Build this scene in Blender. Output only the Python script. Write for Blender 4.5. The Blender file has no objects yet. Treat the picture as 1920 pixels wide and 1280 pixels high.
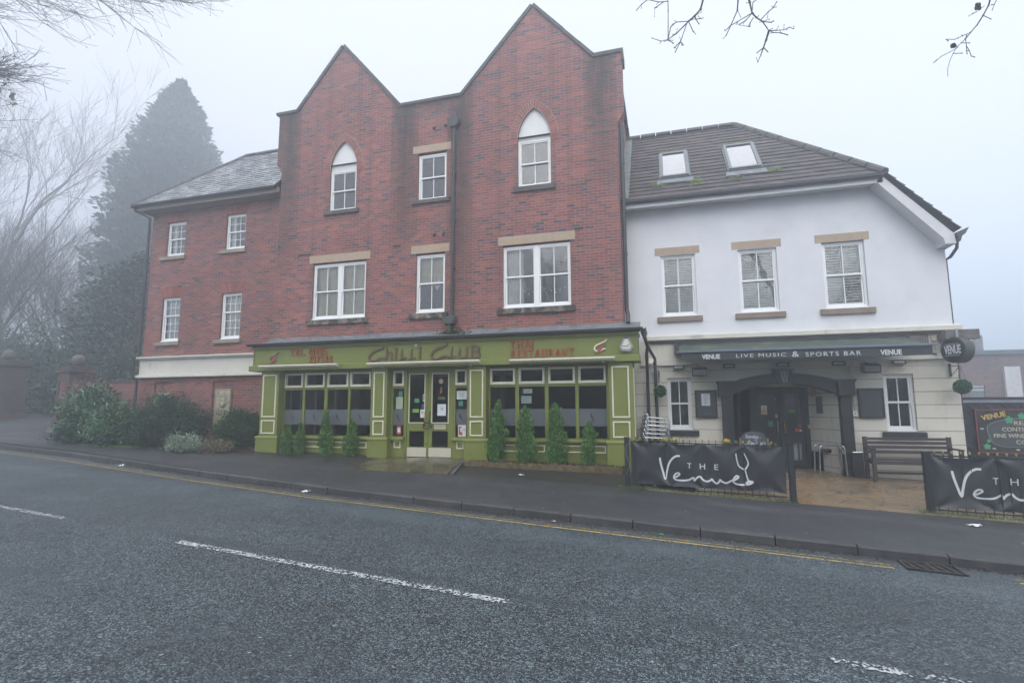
import bpy, math, random
import numpy as np
from mathutils import Vector, Matrix
R = math.radians
random.seed(7); RNG = np.random.default_rng(7)
S = bpy.context.scene
C = S.collection

# ------------------------------------------------------------------ camera
cam = bpy.data.objects.new('camera', bpy.data.cameras.new('camera')); C.objects.link(cam); S.camera = cam
cam.data.sensor_width = 36; cam.data.lens = 36*1000/1920; cam.data.clip_start = .05; cam.data.clip_end = 600
yaw, pitch, roll = R(16.19), R(7.03), R(-0.226)
fw = Vector((-math.sin(yaw)*math.cos(pitch), math.cos(yaw)*math.cos(pitch), math.sin(pitch)))
rt = Vector((math.cos(yaw), math.sin(yaw), 0)); up = rt.cross(fw)
r2 = math.cos(roll)*rt + math.sin(roll)*up; u2 = -math.sin(roll)*rt + math.cos(roll)*up
cam.matrix_world = Matrix(((r2.x, u2.x, -fw.x, 0), (r2.y, u2.y, -fw.y, -12.65), (r2.z, u2.z, -fw.z, 1.6), (0, 0, 0, 1)))

# ------------------------------------------------------------------ sky, light, exposure
W = bpy.data.worlds.new('World'); S.world = W; W.use_nodes = True
nt = W.node_tree; bg = nt.nodes['Background']
sky = nt.nodes.new('ShaderNodeTexSky'); sky.sky_type = 'NISHITA'; sky.sun_disc = False
SUN_EL, SUN_ROT = R(36), R(168)
sky.sun_elevation = SUN_EL; sky.sun_rotation = SUN_ROT
sky.air_density = 1; sky.dust_density = 6; sky.ozone_density = 1
# overcast sky: soft white-blue, brighter towards the zenith
tc = nt.nodes.new('ShaderNodeTexCoord'); sx = nt.nodes.new('ShaderNodeSeparateXYZ'); nt.links.new(tc.outputs['Generated'], sx.inputs[0])
cr = nt.nodes.new('ShaderNodeValToRGB'); nt.links.new(sx.outputs[2], cr.inputs[0])
el = cr.color_ramp.elements; el[0].position = 0; el[0].color = (.745, .815, .97, 1); el[1].position = .68; el[1].color = (.63, .655, .71, 1)
e3 = el.new(1.0); e3.color = (1.95, 1.98, 2.1, 1); e4 = el.new(.30); e4.color = (.68, .722, .82, 1)
sc10 = nt.nodes.new('ShaderNodeVectorMath'); sc10.operation = 'SCALE'; sc10.inputs['Scale'].default_value = 10; nt.links.new(cr.outputs[0], sc10.inputs[0])
mx = nt.nodes.new('ShaderNodeMix'); mx.data_type = 'RGBA'; mx.inputs['Factor'].default_value = .95
nt.links.new(sky.outputs[0], mx.inputs['A']); nt.links.new(sc10.outputs[0], mx.inputs['B']); nt.links.new(mx.outputs['Result'], bg.inputs['Color'])
bg.inputs['Strength'].default_value = .1
sd = bpy.data.lights.new('sun', 'SUN'); sd.energy = 1.5; sd.angle = R(60); sd.color = (1, .97, .93)
sun = bpy.data.objects.new('sun', sd); C.objects.link(sun)
az = SUN_ROT
sdir = Vector((math.sin(az)*math.cos(SUN_EL), math.cos(az)*math.cos(SUN_EL), math.sin(SUN_EL)))
sun.rotation_euler = sdir.to_track_quat('Z', 'Y').to_euler(); sun.location = (6, -14, 20)
S.view_settings.view_transform = 'Standard'; S.view_settings.look = 'None'
S.view_settings.exposure = 0.64; S.view_settings.gamma = 1; S.view_settings.use_curve_mapping = False
S.render.engine = 'CYCLES'
cy = S.cycles
cy.max_bounces = 6; cy.diffuse_bounces = 3; cy.glossy_bounces = 3; cy.transmission_bounces = 4
cy.transparent_max_bounces = 12; cy.volume_bounces = 3; cy.use_denoising = True
cy.caustics_reflective = False; cy.caustics_refractive = False

# ------------------------------------------------------------------ helpers
def wloc(o):
    v = Vector((0, 0, 0))
    while o: v = v + o.location; o = o.parent
    return v
def tag(o, label=None, cat=None, group=None, kind=None):
    if label: o['label'] = label
    if cat: o['category'] = cat
    if group: o['group'] = group
    if kind: o['kind'] = kind
    return o
def thing(name, label, cat, loc=(0, 0, 0), group=None):
    o = bpy.data.objects.new(name, None); C.objects.link(o); o.location = loc
    o.empty_display_size = .2
    return tag(o, label, cat, group)
def copy_tree(o, parent=None):
    c = o.copy(); C.objects.link(c); c.parent = parent
    for ch in list(o.children): copy_tree(ch, c)
    return c

class MB:
    def __init__(s, xf=None): s.v = []; s.f = []; s.m = []; s.xf = xf; s.mi = 0
    def add(s, vs, fs, mi=None):
        b = len(s.v); s.v += [tuple(s.xf(p)) if s.xf else tuple(p) for p in vs]
        s.f += [tuple(b+i for i in f) for f in fs]; s.m += [s.mi if mi is None else mi]*len(fs); return s
    def box(s, x0, x1, y0, y1, z0, z1, mi=None):
        return s.add([(x, y, z) for z in (z0, z1) for y in (y0, y1) for x in (x0, x1)],
              [(0, 2, 3, 1), (4, 5, 7, 6), (0, 1, 5, 4), (2, 6, 7, 3), (0, 4, 6, 2), (1, 3, 7, 5)], mi)
    def frame(s, x0, x1, z0, z1, w, y0, y1, mi=None, wb=None, wt=None):   # picture-frame moulding in the xz plane
        wb = w if wb is None else wb; wt = w if wt is None else wt
        s.box(x0, x0+w, y0, y1, z0, z1, mi); s.box(x1-w, x1, y0, y1, z0, z1, mi)
        s.box(x0+w, x1-w, y0, y1, z0, z0+wb, mi); s.box(x0+w, x1-w, y0, y1, z1-wt, z1, mi); return s
    def prism(s, poly, a, b, axis='y', mi=None):    # polygon in the other two axes, extruded from a to b
        def P(p, d): return (p[0], d, p[1]) if axis == 'y' else ((d, p[0], p[1]) if axis == 'x' else (p[0], p[1], d))
        n = len(poly); vs = [P(p, a) for p in poly]+[P(p, b) for p in poly]
        return s.add(vs, [tuple(range(n)), tuple(range(2*n-1, n-1, -1))]+[(i, (i+1) % n, n+(i+1) % n, n+i) for i in range(n)], mi)
    def tube(s, pts, r, n=6, mi=None, cap=True):
        pts = [Vector(p) for p in pts]; m = len(pts)
        rs = r if isinstance(r, (list, tuple)) else [r]*m
        vs = []; N = None
        for i, p in enumerate(pts):
            t = (pts[min(i+1, m-1)]-pts[max(i-1, 0)]); t = t.normalized() if t.length > 1e-9 else Vector((0, 0, 1))
            if N is None: N = t.orthogonal().normalized()
            N = (N-t*N.dot(t)); N = N.normalized() if N.length > 1e-6 else t.orthogonal().normalized()
            B = t.cross(N)
            for k in range(n):
                a = 2*math.pi*k/n; vs.append(p+(N*math.cos(a)+B*math.sin(a))*rs[i])
        fs = [(i*n+k, i*n+(k+1) % n, (i+1)*n+(k+1) % n, (i+1)*n+k) for i in range(m-1) for k in range(n)]
        if cap: fs += [tuple(range(n-1, -1, -1)), tuple((m-1)*n+k for k in range(n))]
        return s.add(vs, fs, mi)
    def lathe(s, c, prof, n=16, mi=None, axis='z'):
        vs = []
        for r, h in prof:
            for k in range(n):
                a = 2*math.pi*k/n; x, y = r*math.cos(a), r*math.sin(a)
                vs.append((c[0]+x, c[1]+y, c[2]+h) if axis == 'z' else (c[0]+x, c[1]+h, c[2]+y))
        m = len(prof); fs = [(i*n+k, i*n+(k+1) % n, (i+1)*n+(k+1) % n, (i+1)*n+k) for i in range(m-1) for k in range(n)]
        fs += [tuple(range(n-1, -1, -1)), tuple((m-1)*n+k for k in range(n))]
        return s.add(vs, fs, mi)
    def ball(s, c, r, n=14, m=9, mi=None, sz=1):
        return s.lathe(c, [(max(r*math.sin(math.pi*i/m), 1e-4), -r*sz*math.cos(math.pi*i/m)) for i in range(m+1)], n, mi)
    def build(s, name, mats, parent=None, smooth=False, bevel=0):
        me = bpy.data.meshes.new(name); L = wloc(parent) if parent else Vector((0, 0, 0))
        me.from_pydata([(a-L.x, b-L.y, c-L.z) for a, b, c in s.v], [], s.f)
        mats = mats if isinstance(mats, (list, tuple)) else [mats]
        for m in mats: me.materials.append(m)
        if len(mats) > 1: me.polygons.foreach_set('material_index', s.m)
        if smooth: me.polygons.foreach_set('use_smooth', [True]*len(me.polygons))
        me.update(); o = bpy.data.objects.new(name, me); C.objects.link(o); o.parent = parent
        if bevel:
            b = o.modifiers.new('bevel', 'BEVEL'); b.width = bevel; b.segments = 2; b.limit_method = 'ANGLE'
        return o

def spline(P, k=6):
    P = [Vector(p) for p in P]; out = []
    for i in range(len(P)-1):
        p0, p1, p2, p3 = P[max(i-1, 0)], P[i], P[i+1], P[min(i+2, len(P)-1)]
        for j in range(k):
            t = j/k; out.append(.5*((2*p1)+(p2-p0)*t+(2*p0-5*p1+4*p2-p3)*t*t+(-p0+3*p1-3*p2+p3)*t*t*t))
    out.append(P[-1]); return out
def ribbon(mb, pts, w, y, th=.006, smooth=0, mi=None):   # flat strip of lettering in the xz plane, front face at y
    P = spline([(a, b) for a, b in pts], smooth) if smooth else [Vector(p) for p in pts]
    n = len(P); vs = []
    ws = [w]*n if not isinstance(w, (list, tuple)) else [w[0]+(w[-1]-w[0])*0 if False else np.interp(i/(n-1), np.linspace(0, 1, len(w)), w) for i in range(n)]
    for i, p in enumerate(P):
        a = (p-P[i-1]).normalized() if i else (P[1]-P[0]).normalized()
        b = (P[i+1]-p).normalized() if i < n-1 else a
        t = (a+b); t = t.normalized() if t.length > .2 else b
        nn = Vector((-t.y, t.x)); c = max(.5, abs(nn.dot(Vector((-b.y, b.x)))))
        q = nn*(ws[i]/2/c)
        vs += [(p.x+q.x, y, p.y+q.y), (p.x-q.x, y, p.y-q.y), (p.x+q.x, y+th, p.y+q.y), (p.x-q.x, y+th, p.y-q.y)]
    fs = []
    for i in range(n-1):
        a = 4*i; b = a+4
        fs += [(a, a+1, b+1, b), (a+2, b+2, b+3, a+3), (a, b, b+2, a+2), (a+1, a+3, b+3, b+1)]
    fs += [(0, 2, 3, 1), (4*n-4, 4*n-3, 4*n-1, 4*n-2)]
    return mb.add(vs, fs, mi)

def text(parent, name, s, x0, x1, z0, z1, y, mat, bold=0, ex=.003, xf=None, space=1.0, slant=0):
    cu = bpy.data.curves.new('t', 'FONT'); cu.body = s; cu.extrude = .02; cu.offset = bold; cu.space_character = space
    cu.resolution_u = 3; cu.shear = slant
    ob = bpy.data.objects.new('t', cu); C.objects.link(ob)
    bpy.context.view_layer.update()
    me = bpy.data.meshes.new_from_object(ob.evaluated_get(bpy.context.evaluated_depsgraph_get()))
    bpy.data.objects.remove(ob); bpy.data.curves.remove(cu)
    n = len(me.vertices); co = np.empty(n*3); me.vertices.foreach_get('co', co); co = co.reshape(-1, 3)
    mn, mxx = co.min(0), co.max(0)
    X = x0+(co[:, 0]-mn[0])/(mxx[0]-mn[0])*(x1-x0); Z = z0+(co[:, 1]-mn[1])/(mxx[1]-mn[1])*(z1-z0)
    Y = y-(co[:, 2]/.02)*ex/2
    P = np.stack([X, Y, Z], 1)
    if xf: P = np.array([xf(p) for p in P])
    L = wloc(parent); P -= np.array(L)
    me.vertices.foreach_set('co', P.ravel()); me.update(); me.name = name
    me.materials.clear(); me.materials.append(mat)
    o = bpy.data.objects.new(name, me); C.objects.link(o); o.parent = parent
    return o

A6 = R(-6.045); ex, ey = math.cos(A6), math.sin(A6); nx, ny = -math.sin(A6), math.cos(A6)
KX, KY = -6.013, -4.031
# ---------------------------------------------------------------- materials
def newmat(name):
    m = bpy.data.materials.new(name); m.use_nodes = True; t = m.node_tree
    return m, t, t.nodes['Principled BSDF']
def N(t, typ, **k):
    n = t.nodes.new('ShaderNode'+typ)
    for a, b in k.items():
        if hasattr(n, a): setattr(n, a, b)
    return n
def coord(t): return N(t, 'NewGeometry').outputs['Position']
def objco(t): return N(t, 'TexCoord').outputs['Object']
def noise(t, co, scale, detail=4, rough=.55, dist=0):
    n = N(t, 'TexNoise'); n.inputs['Scale'].default_value = scale; n.inputs['Detail'].default_value = detail
    n.inputs['Roughness'].default_value = rough; n.inputs['Distortion'].default_value = dist
    t.links.new(co, n.inputs['Vector']); return n.outputs['Fac']
def ramp(t, fac, stops, interp='LINEAR'):
    r = N(t, 'ValToRGB'); r.color_ramp.interpolation = interp; el = r.color_ramp.elements
    while len(el) < len(stops): el.new(.5)
    for e, (p, c) in zip(el, stops):
        e.position = p; e.color = (c[0], c[1], c[2], 1) if hasattr(c, '__len__') else (c, c, c, 1)
    t.links.new(fac, r.inputs[0]); return r.outputs[0]
def mixc(t, fac, a, b, mode='MIX'):
    m = N(t, 'Mix'); m.data_type = 'RGBA'; m.blend_type = mode
    for k, v in (('Factor', fac), ('A', a), ('B', b)):
        if hasattr(v, 'is_linked') or hasattr(v, 'links'): t.links.new(v, m.inputs[k] if k == 'Factor' else [i for i in m.inputs if i.name == k and i.type == 'RGBA'][0])
        else:
            if k == 'Factor': m.inputs['Factor'].default_value = v
            else: [i for i in m.inputs if i.name == k and i.type == 'RGBA'][0].default_value = (v[0], v[1], v[2], 1)
    return [o for o in m.outputs if o.type == 'RGBA'][0]
def mth(t, op, a, b=None, c=None, clamp=False):
    m = N(t, 'Math', operation=op); m.use_clamp = clamp
    for i, v in enumerate((a, b, c)):
        if v is None: continue
        if isinstance(v, (int, float)): m.inputs[i].default_value = v
        else: t.links.new(v, m.inputs[i])
    return m.outputs[0]
def bump(t, bs, h, dist, strength=1):
    b = N(t, 'Bump'); b.inputs['Distance'].default_value = dist; b.inputs['Strength'].default_value = strength
    t.links.new(h, b.inputs['Height']); t.links.new(b.outputs[0], bs.inputs['Normal'])
def sc(c, k): return (c[0]*k, c[1]*k, c[2]*k)
def P(name, col, rough=.6, var=.14, scale=5, bmp=0, bscale=50, metal=0, spec=.4, island=0, dirt=None):
    m, t, b = newmat(name); co = coord(t)
    f = noise(t, co, scale, 6, .6)
    c = ramp(t, f, [(.3, sc(col, 1-var)), (.7, sc(col, 1+var))])
    if island:
        g = N(t, 'NewGeometry'); v = ramp(t, g.outputs['Random Per Island'], [(0, 1-island), (1, 1+island)])
        c = mixc(t, 1, c, v, 'MULTIPLY')
    if dirt:
        d = noise(t, co, dirt[1], 7, .65, .4)
        c = mixc(t, ramp(t, d, [(dirt[2], 0), (dirt[2]+.12, dirt[3])]), c, dirt[0])
    t.links.new(c, b.inputs['Base Color']); b.inputs['Roughness'].default_value = rough
    b.inputs['Metallic'].default_value = metal; b.inputs['Specular IOR Level'].default_value = spec
    if bmp: bump(t, b, noise(t, co, bscale, 3), bmp)
    return m
def uvz(t, co=None):
    co = co or coord(t); s = N(t, 'SeparateXYZ'); t.links.new(co, s.inputs[0])
    u = mth(t, 'ADD', s.outputs[0], s.outputs[1]); c = N(t, 'CombineXYZ')
    t.links.new(u, c.inputs[0]); t.links.new(s.outputs[2], c.inputs[1]); return c.outputs[0], s, u
def bricknode(t, vec, bw, bh, mortar, squash=1, off=.5, ms=.1):
    b = N(t, 'TexBrick'); b.offset = off; b.squash = squash
    t.links.new(vec, b.inputs['Vector']); b.inputs['Scale'].default_value = 1
    b.inputs['Brick Width'].default_value = bw; b.inputs['Row Height'].default_value = bh
    b.inputs['Mortar Size'].default_value = mortar; b.inputs['Mortar Smooth'].default_value = ms; b.inputs['Bias'].default_value = 0
    b.inputs['Color1'].default_value = (0, 0, 0, 1); b.inputs['Color2'].default_value = (1, 1, 1, 1); b.inputs['Mortar'].default_value = (.5, .5, .5, 1)
    return b
def brickmat(name, tone=1, streaks=(), mort=(.31, .255, .235), shade=(1, 1, 1), top_dirt=None):
    m, t, b = newmat(name); vec, s, u = uvz(t)
    br = bricknode(t, vec, .225, .075, .0048)
    def q(c): return (c[0]*tone*shade[0]*.91, c[1]*tone*shade[1]*1.03, c[2]*tone*shade[2]*1.15)
    col = ramp(t, br.outputs['Color'], [(0, q((.270, .085, .066))), (.14, q((.225, .078, .066))), (.30, q((.300, .098, .074))), (.44, q((.245, .090, .077))),
              (.56, q((.190, .078, .071))), (.68, q((.33, .108, .072))), (.78, q((.24, .084, .069))), (.86, q((.165, .085, .078))), (.935, q((.105, .072, .075)))], 'CONSTANT')
    fn = noise(t, coord(t), 40, 4); col = mixc(t, 1, col, ramp(t, fn, [(.25, .78), (.75, 1.22)]), 'MULTIPLY')
    lg = noise(t, coord(t), .55, 5, .65); col = mixc(t, 1, col, ramp(t, lg, [(.3, .80), (.7, 1.18)]), 'MULTIPLY')
    mn = noise(t, coord(t), 3, 4); mcol = mixc(t, mn, sc(mort, .8), sc(mort, 1.2))
    col = mixc(t, br.outputs['Fac'], col, mcol)
    # wet, algae-dark runs of dirt below the valleys and along the coping
    st = None
    for (xc, w, zt, zb, k) in streaks:
        d = mth(t, 'ABSOLUTE', mth(t, 'SUBTRACT', s.outputs[0], xc))
        a = mth(t, 'SUBTRACT', 1, mth(t, 'DIVIDE', d, w), clamp=True)
        z = mth(t, 'DIVIDE', mth(t, 'SUBTRACT', s.outputs[2], zb), zt-zb, clamp=True)
        e = mth(t, 'MULTIPLY', mth(t, 'MULTIPLY', mth(t, 'POWER', a, .45), mth(t, 'POWER', z, .6)), k)
        st = e if st is None else mth(t, 'MAXIMUM', st, e)
    if st is not None:
        nv = N(t, 'Mapping'); t.links.new(coord(t), nv.inputs[0]); nv.inputs['Scale'].default_value = (5, 5, .8)
        nn = noise(t, nv.outputs[0], 1.3, 6, .7)
        fac = mth(t, 'MULTIPLY', st, mth(t, 'MULTIPLY_ADD', nn, 3.0, -.5, clamp=True), clamp=True)
        col = mixc(t, fac, col, (.045, .047, .043))
    t.links.new(col, b.inputs['Base Color']); b.inputs['Roughness'].default_value = .85; b.inputs['Specular IOR Level'].default_value = .25
    h = mth(t, 'SUBTRACT', mth(t, 'MULTIPLY', fn, .35), br.outputs['Fac']); bump(t, b, h, .006, .8)
    return m

BR_T = brickmat('brick_main', 1.05, streaks=[(-10.55, .42, 10.4, 5.2, 1), (-6.75, .45, 10.0, 5.4, 1), (-1.35, .42, 10.5, 6.9, 1), (-5.1, .4, 10.0, 3.6, .95), (-10.9, .3, 10.4, 8, .9), (-6.0, 1.0, 10.05, 9.55, .8), (-9.62, .09, 3.95, 3.6, .22), (-7.82, .09, 3.95, 3.6, .22), (-4, .09, 3.95, 3.6, .22), (-2.15, .09, 3.95, 3.5, .22), (-9.2, .09, 7.06, 6.3, .22), (-8.2, .09, 7.06, 6.5, .22), (-3.55, .09, 7.1, 6.4, .22), (-2.57, .09, 7.1, 6.3, .22), (-6.42, .09, 7.1, 6.5, .22)])
BR_W = brickmat('brick_wing', .92)
BR_OLD = brickmat('brick_old', .55, mort=(.13, .12, .11), shade=(.8, 1.15, 1.15))
BR_FAR = brickmat('brick_far_hazed', .9, shade=(.72, 1.15, 1.25))  # haze put into the brick colour: less red, bluer
BR_ARCH = P('brick_arch', (.245, .088, .070), .85, .25, 30, island=.25)
MORT = P('mortar', (.33, .28, .26), .9)
STONE = P('sandstone', (.40, .31, .225), .85, .10, 7, .002, 60)
STONED = P('sandstone_weathered', (.24, .20, .16), .9, .3, 7, .003, 50, dirt=((.035, .037, .034), 4, .43, .95))
SILLG = P('sill_stone', (.27, .235, .19), .9, .2, 6, .002, 50)
UPVC = P('white_frame', (.78, .79, .79), .35, .03, 4, spec=.5, dirt=((.45, .47, .42), 9, .62, .5))
WHITE = P('white_paint', (.70, .70, .70), .6, .05, 3)
STUC = P('white_render', (.68, .685, .715), .9, .045, 1.4, .003, 90, dirt=((.55, .56, .59), .9, .56, .4))
BARGE = P('soffit_white', (.62, .62, .63), .6, .06, 3)
CREAMW = P('cream_band', (.60, .585, .52), .7, .06, 2.5, .001, 60, dirt=((.33, .33, .27), 2.2, .57, .6))
BROWNB = P('brown_moulding', (.12, .10, .085), .8, .25, 6)
GREEN = P('green_paint', (.175, .200, .045), .5, .07, 3, .0008, 30, spec=.4, dirt=((.12, .14, .035), 3, .56, .5))
CREAMT = P('cream_trim', (.68, .65, .52), .5, .06, 5)
CREAMK = P('cream_plate', (.55, .52, .42), .45, .05, 5, dirt=((.30, .27, .2), 6, .6, .6))
MAROON = P('brown_letters', (.115, .060, .045), .45, .1, 6)
RED = P('red_letters', (.40, .03, .028), .45, .1, 6)
BLACKP = P('black_paint', (.010, .011, .013), .45, .3, 6, .0006, 80, spec=.5)
BLACKS = P('black_sill', (.022, .024, .028), .5, .3, 6)
DGUT = P('gutter_plastic', (.018, .02, .024), .4, .3, 6, spec=.5)
GREYP = P('grey_plastic', (.3, .31, .32), .5)
LEAD = P('lead_slate', (.16, .175, .19), .55, .3, 6, .004, 12, dirt=((.06, .07, .05), 4, .55, .8))
CHROME = P('polished_aluminium', (.62, .64, .66), .22, .08, 20, metal=1)
BRASS = P('brass', (.55, .36, .12), .3, .1, 20, metal=1)
GOLD = P('gold_tip', (.36, .28, .10), .45, .1, 20, metal=.5)
VINYL = P('banner_vinyl', (.032, .034, .038), .38, .10, 4, spec=.55)
PRINT = P('white_print', (.62, .63, .65), .5, .04, 6)
AWN = P('awning_canvas', (.060, .078, .065), .85, .2, 3, .003, 20, dirt=((.13, .15, .07), 3, .55, .8))
AWNV = P('awning_valance', (.030, .036, .038), .75, .2, 4)
AWNB = P('awning_bar', (.12, .15, .20), .45, .1, 5)
BENCH = P('bench_wood', (.045, .034, .036), .55, .25, 9, .002, 30, dirt=((.05, .045, .045), 6, .55, .7))
CHALK = P('chalk', (.6, .62, .63), .9)
SLATEB = P('chalkboard', (.050, .056, .062), .8, .3, 5)
WOODF = P('board_frame', (.16, .11, .075), .7, .25, 9)
TAN = P('tan_curtain', (.50, .45, .30), .9, .15, 5)
NET = P('net_curtain', (.68, .68, .62), .9, .1, 4)
GREYC = P('grey_blind', (.55, .58, .58), .9, .1, 4)
SHUT = P('white_shutter', (.80, .84, .82), .5, .05, 4)
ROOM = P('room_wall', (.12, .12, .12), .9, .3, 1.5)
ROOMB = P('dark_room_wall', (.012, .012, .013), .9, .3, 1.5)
FROST = P('frosted_film', (.10, .112, .125), .6, .04, 3)
CHIL = P('chilli_print', (.025, .027, .03), .5, .2)
CHILR = P('chilli_orange_print', (.20, .07, .03), .5, .2)
PAPERW = P('paper_white', (.62, .66, .68), .8, .05)
PAPERG = P('paper_green', (.42, .48, .36), .8, .05)
STGREEN = P('sticker_green', (.06, .30, .13), .6)
STTEAL = P('sticker_teal', (.05, .22, .16), .6)
STBLUE = P('sticker_blue', (.04, .09, .28), .6)
STRED = P('sticker_red', (.42, .05, .05), .6)
STYEL = P('sticker_yellow', (.50, .36, .09), .6)
INK = P('ink_grey', (.2, .22, .24), .8)
BARK = P('bark', (.075, .062, .05), .95, .35, 8, .01, 30)
TWIG = P('twig_dark', (.045, .04, .04), .9, .2, 8)
SOIL = P('soil', (.05, .035, .025), .95, .4, 20, .02, 30)
LOGR = P('log_edging', (.16, .12, .065), .9, .35, 12, .004, 40, dirt=((.06, .07, .03), 7, .5, .8))
KERBM = P('kerb_stone', (.060, .059, .060), .75, .25, 6, .004, 40, island=.22, dirt=((.045, .043, .043), 2, .5, .7))
MISTW = P('pale_panel', (.55, .55, .56), .7)
SLATW = P('window_grey', (.14, .17, .2), .4)
def leafm(name, col, isl=.5, var=.3, rough=.55, spec=.3, scale=2.5):
    m = P(name, col, rough, var, scale, spec=spec, island=isl); return m
L_CON = leafm('foliage_conical', (.085, .19, .045), isl=.75, var=.4)
SKYBL = P('skylight_blind', (.20, .25, .31), .8)
L_BUSH = leafm('foliage_rhododendron', (.060, .130, .055), rough=.35, spec=.5)
L_DARK = leafm('foliage_dark', (.028, .062, .030))
L_FINE = leafm('foliage_box', (.030, .075, .030))
L_SILV = leafm('foliage_silver', (.23, .30, .22))
L_HEDGE = leafm('foliage_hedge', (.040, .075, .045), rough=.4, spec=.5)
L_FAR = leafm('foliage_conifer', (.022, .045, .030))
L_TOP = leafm('foliage_topiary', (.045, .13, .06))
L_DEAD = leafm('dead_leaves', (.10, .055, .035))
L_GRASS = leafm('grass_tufts', (.085, .15, .035))
L_MOSS = leafm('moss', (.12, .17, .04))

def glassmat(name, tint=.75, ior=1.5, boost=1.6, rough=.01):
    m = bpy.data.materials.new(name); m.use_nodes = True; t = m.node_tree; t.nodes.clear()
    o = N(t, 'OutputMaterial'); mixs = N(t, 'MixShader'); tr = N(t, 'BsdfTransparent'); gl = N(t, 'BsdfGlossy')
    tr.inputs[0].default_value = (tint, tint*1.02, tint*1.03, 1); gl.inputs['Roughness'].default_value = rough
    fr = N(t, 'Fresnel'); fr.inputs['IOR'].default_value = ior
    n1 = noise(t, coord(t), 3.0, 2); b = N(t, 'Bump'); b.inputs['Distance'].default_value = .004; b.inputs['Strength'].default_value = .5
    t.links.new(n1, b.inputs['Height']); t.links.new(b.outputs[0], gl.inputs['Normal'])
    f = mth(t, 'MULTIPLY', fr.outputs[0], boost, clamp=True)
    t.links.new(f, mixs.inputs[0]); t.links.new(tr.outputs[0], mixs.inputs[1]); t.links.new(gl.outputs[0], mixs.inputs[2])
    t.links.new(mixs.outputs[0], o.inputs[0]); return m
GLASS = glassmat('window_glass', .9, 1.5, 3.6)
GLASSD = glassmat('shop_glass', .5, 1.45, .7)
GLASSR = glassmat('roof_glass', .35, 1.5, 3.2)

# joints of the rendered lower storey
def jointmat():
    m, t, b = newmat('cream_render_joints'); co = coord(t); s = N(t, 'SeparateXYZ'); t.links.new(co, s.inputs[0])
    f = noise(t, co, 1.6, 5); c = ramp(t, f, [(.3, (.60, .575, .50)), (.7, (.69, .665, .58))])
    z = mth(t, 'FRACT', mth(t, 'DIVIDE', mth(t, 'SUBTRACT', s.outputs[2], .10), .2765))
    ln = mth(t, 'LESS_THAN', mth(t, 'ABSOLUTE', mth(t, 'SUBTRACT', z, .5)), .02)
    ln = mth(t, 'MULTIPLY', ln, mth(t, 'LESS_THAN', s.outputs[2], 2.45))
    c = mixc(t, ln, c, (.10, .10, .095))
    mp = N(t, 'Mapping'); t.links.new(co, mp.inputs[0]); mp.inputs['Scale'].default_value = (3, 3, .6)
    d = noise(t, mp.outputs[0], 1.4, 6, .7); c = mixc(t, ramp(t, d, [(.55, 0), (.7, .45)]), c, (.28, .29, .26))
    t.links.new(c, b.inputs['Base Color']); b.inputs['Roughness'].default_value = .85
    bump(t, b, mth(t, 'SUBTRACT', mth(t, 'MULTIPLY', noise(t, co, 60, 3), .2), ln), .008, .7); return m
JOINT = jointmat()

def tilemat(name, a, bcol, c3, w, row, moss=0, off=.5):
    m, t, b = newmat(name); co = coord(t); vec, s, u = uvz(t, co)
    br = bricknode(t, vec, w, row, .004, off=off)
    c = ramp(t, br.outputs['Color'], [(0, a), (.5, bcol), (1, c3)])
    c = mixc(t, 1, c, ramp(t, noise(t, co, 5, 6, .7), [(.3, .6), (.7, 1.4)]), 'MULTIPLY')
    c = mixc(t, br.outputs['Fac'], c, sc(a, .3))
    if moss:
        c = mixc(t, ramp(t, noise(t, co, 2.4, 6, .75), [(.56, 0), (.66, moss)]), c, (.075, .10, .03))
        c = mixc(t, ramp(t, noise(t, co, 9, 5, .8), [(.62, 0), (.68, moss*.8)]), c, (.16, .20, .18))
    t.links.new(c, b.inputs['Base Color']); b.inputs['Roughness'].default_value = .75; b.inputs['Specular IOR Level'].default_value = .35
    bump(t, b, mth(t, 'SUBTRACT', mth(t, 'MULTIPLY', noise(t, co, 30, 4), .5), br.outputs['Fac']), .008, .7); return m
TILE = tilemat('roof_tile_brown', (.060, .052, .056), (.075, .062, .064), (.095, .075, .074), .30, .2, .5)
SLATE = tilemat('roof_slate_grey', (.16, .17, .185), (.24, .255, .27), (.34, .36, .38), .30, .16, .0)
LEADF = P('roof_ridge', (.09, .08, .08), .8, .2, 6)

# ---------------------------------------------------------------- ground surfaces
SL = -0.03366
def to_xy(s, u): return (KX+ex*s+nx*u, KY+ey*s+ny*u)      # s along the kerb, u away from the road
def to_su(x, y): dx, dy = x-KX, y-KY; return dx*ex+dy*ey, dx*nx+dy*ny
TK_S = [-60, -30, -20, -12.7, -8.95, -6.6, -3.7, -1.8, 0, 60]; TK_U = [3.5, 1.7, 1.2, .94, .83, .58, .27, .13, 0, 0]
def uk(s): return float(np.interp(s, TK_S, TK_U))
def ztop(s): return .164+SL*max(-26, min(26, s))
def H(x, y):
    s, u = to_su(x, y)
    k = float(np.interp(x, [-1.2, .2], [.10, .060]))
    z = ztop(s)+.03*min(u, 2.35)
    if u > 2.35: z += k*min(u-2.35, 3.2)
    if x > 4.5 and u > 3.5: z -= .02*min(x-4.5, 6)
    return z
def zroad(s, u):
    t = -u
    base = ztop(s)-.11
    return base+(.02*min(t, 3.5)-.025*max(0, t-3.5) if t > 0 else .02*t)

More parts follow.
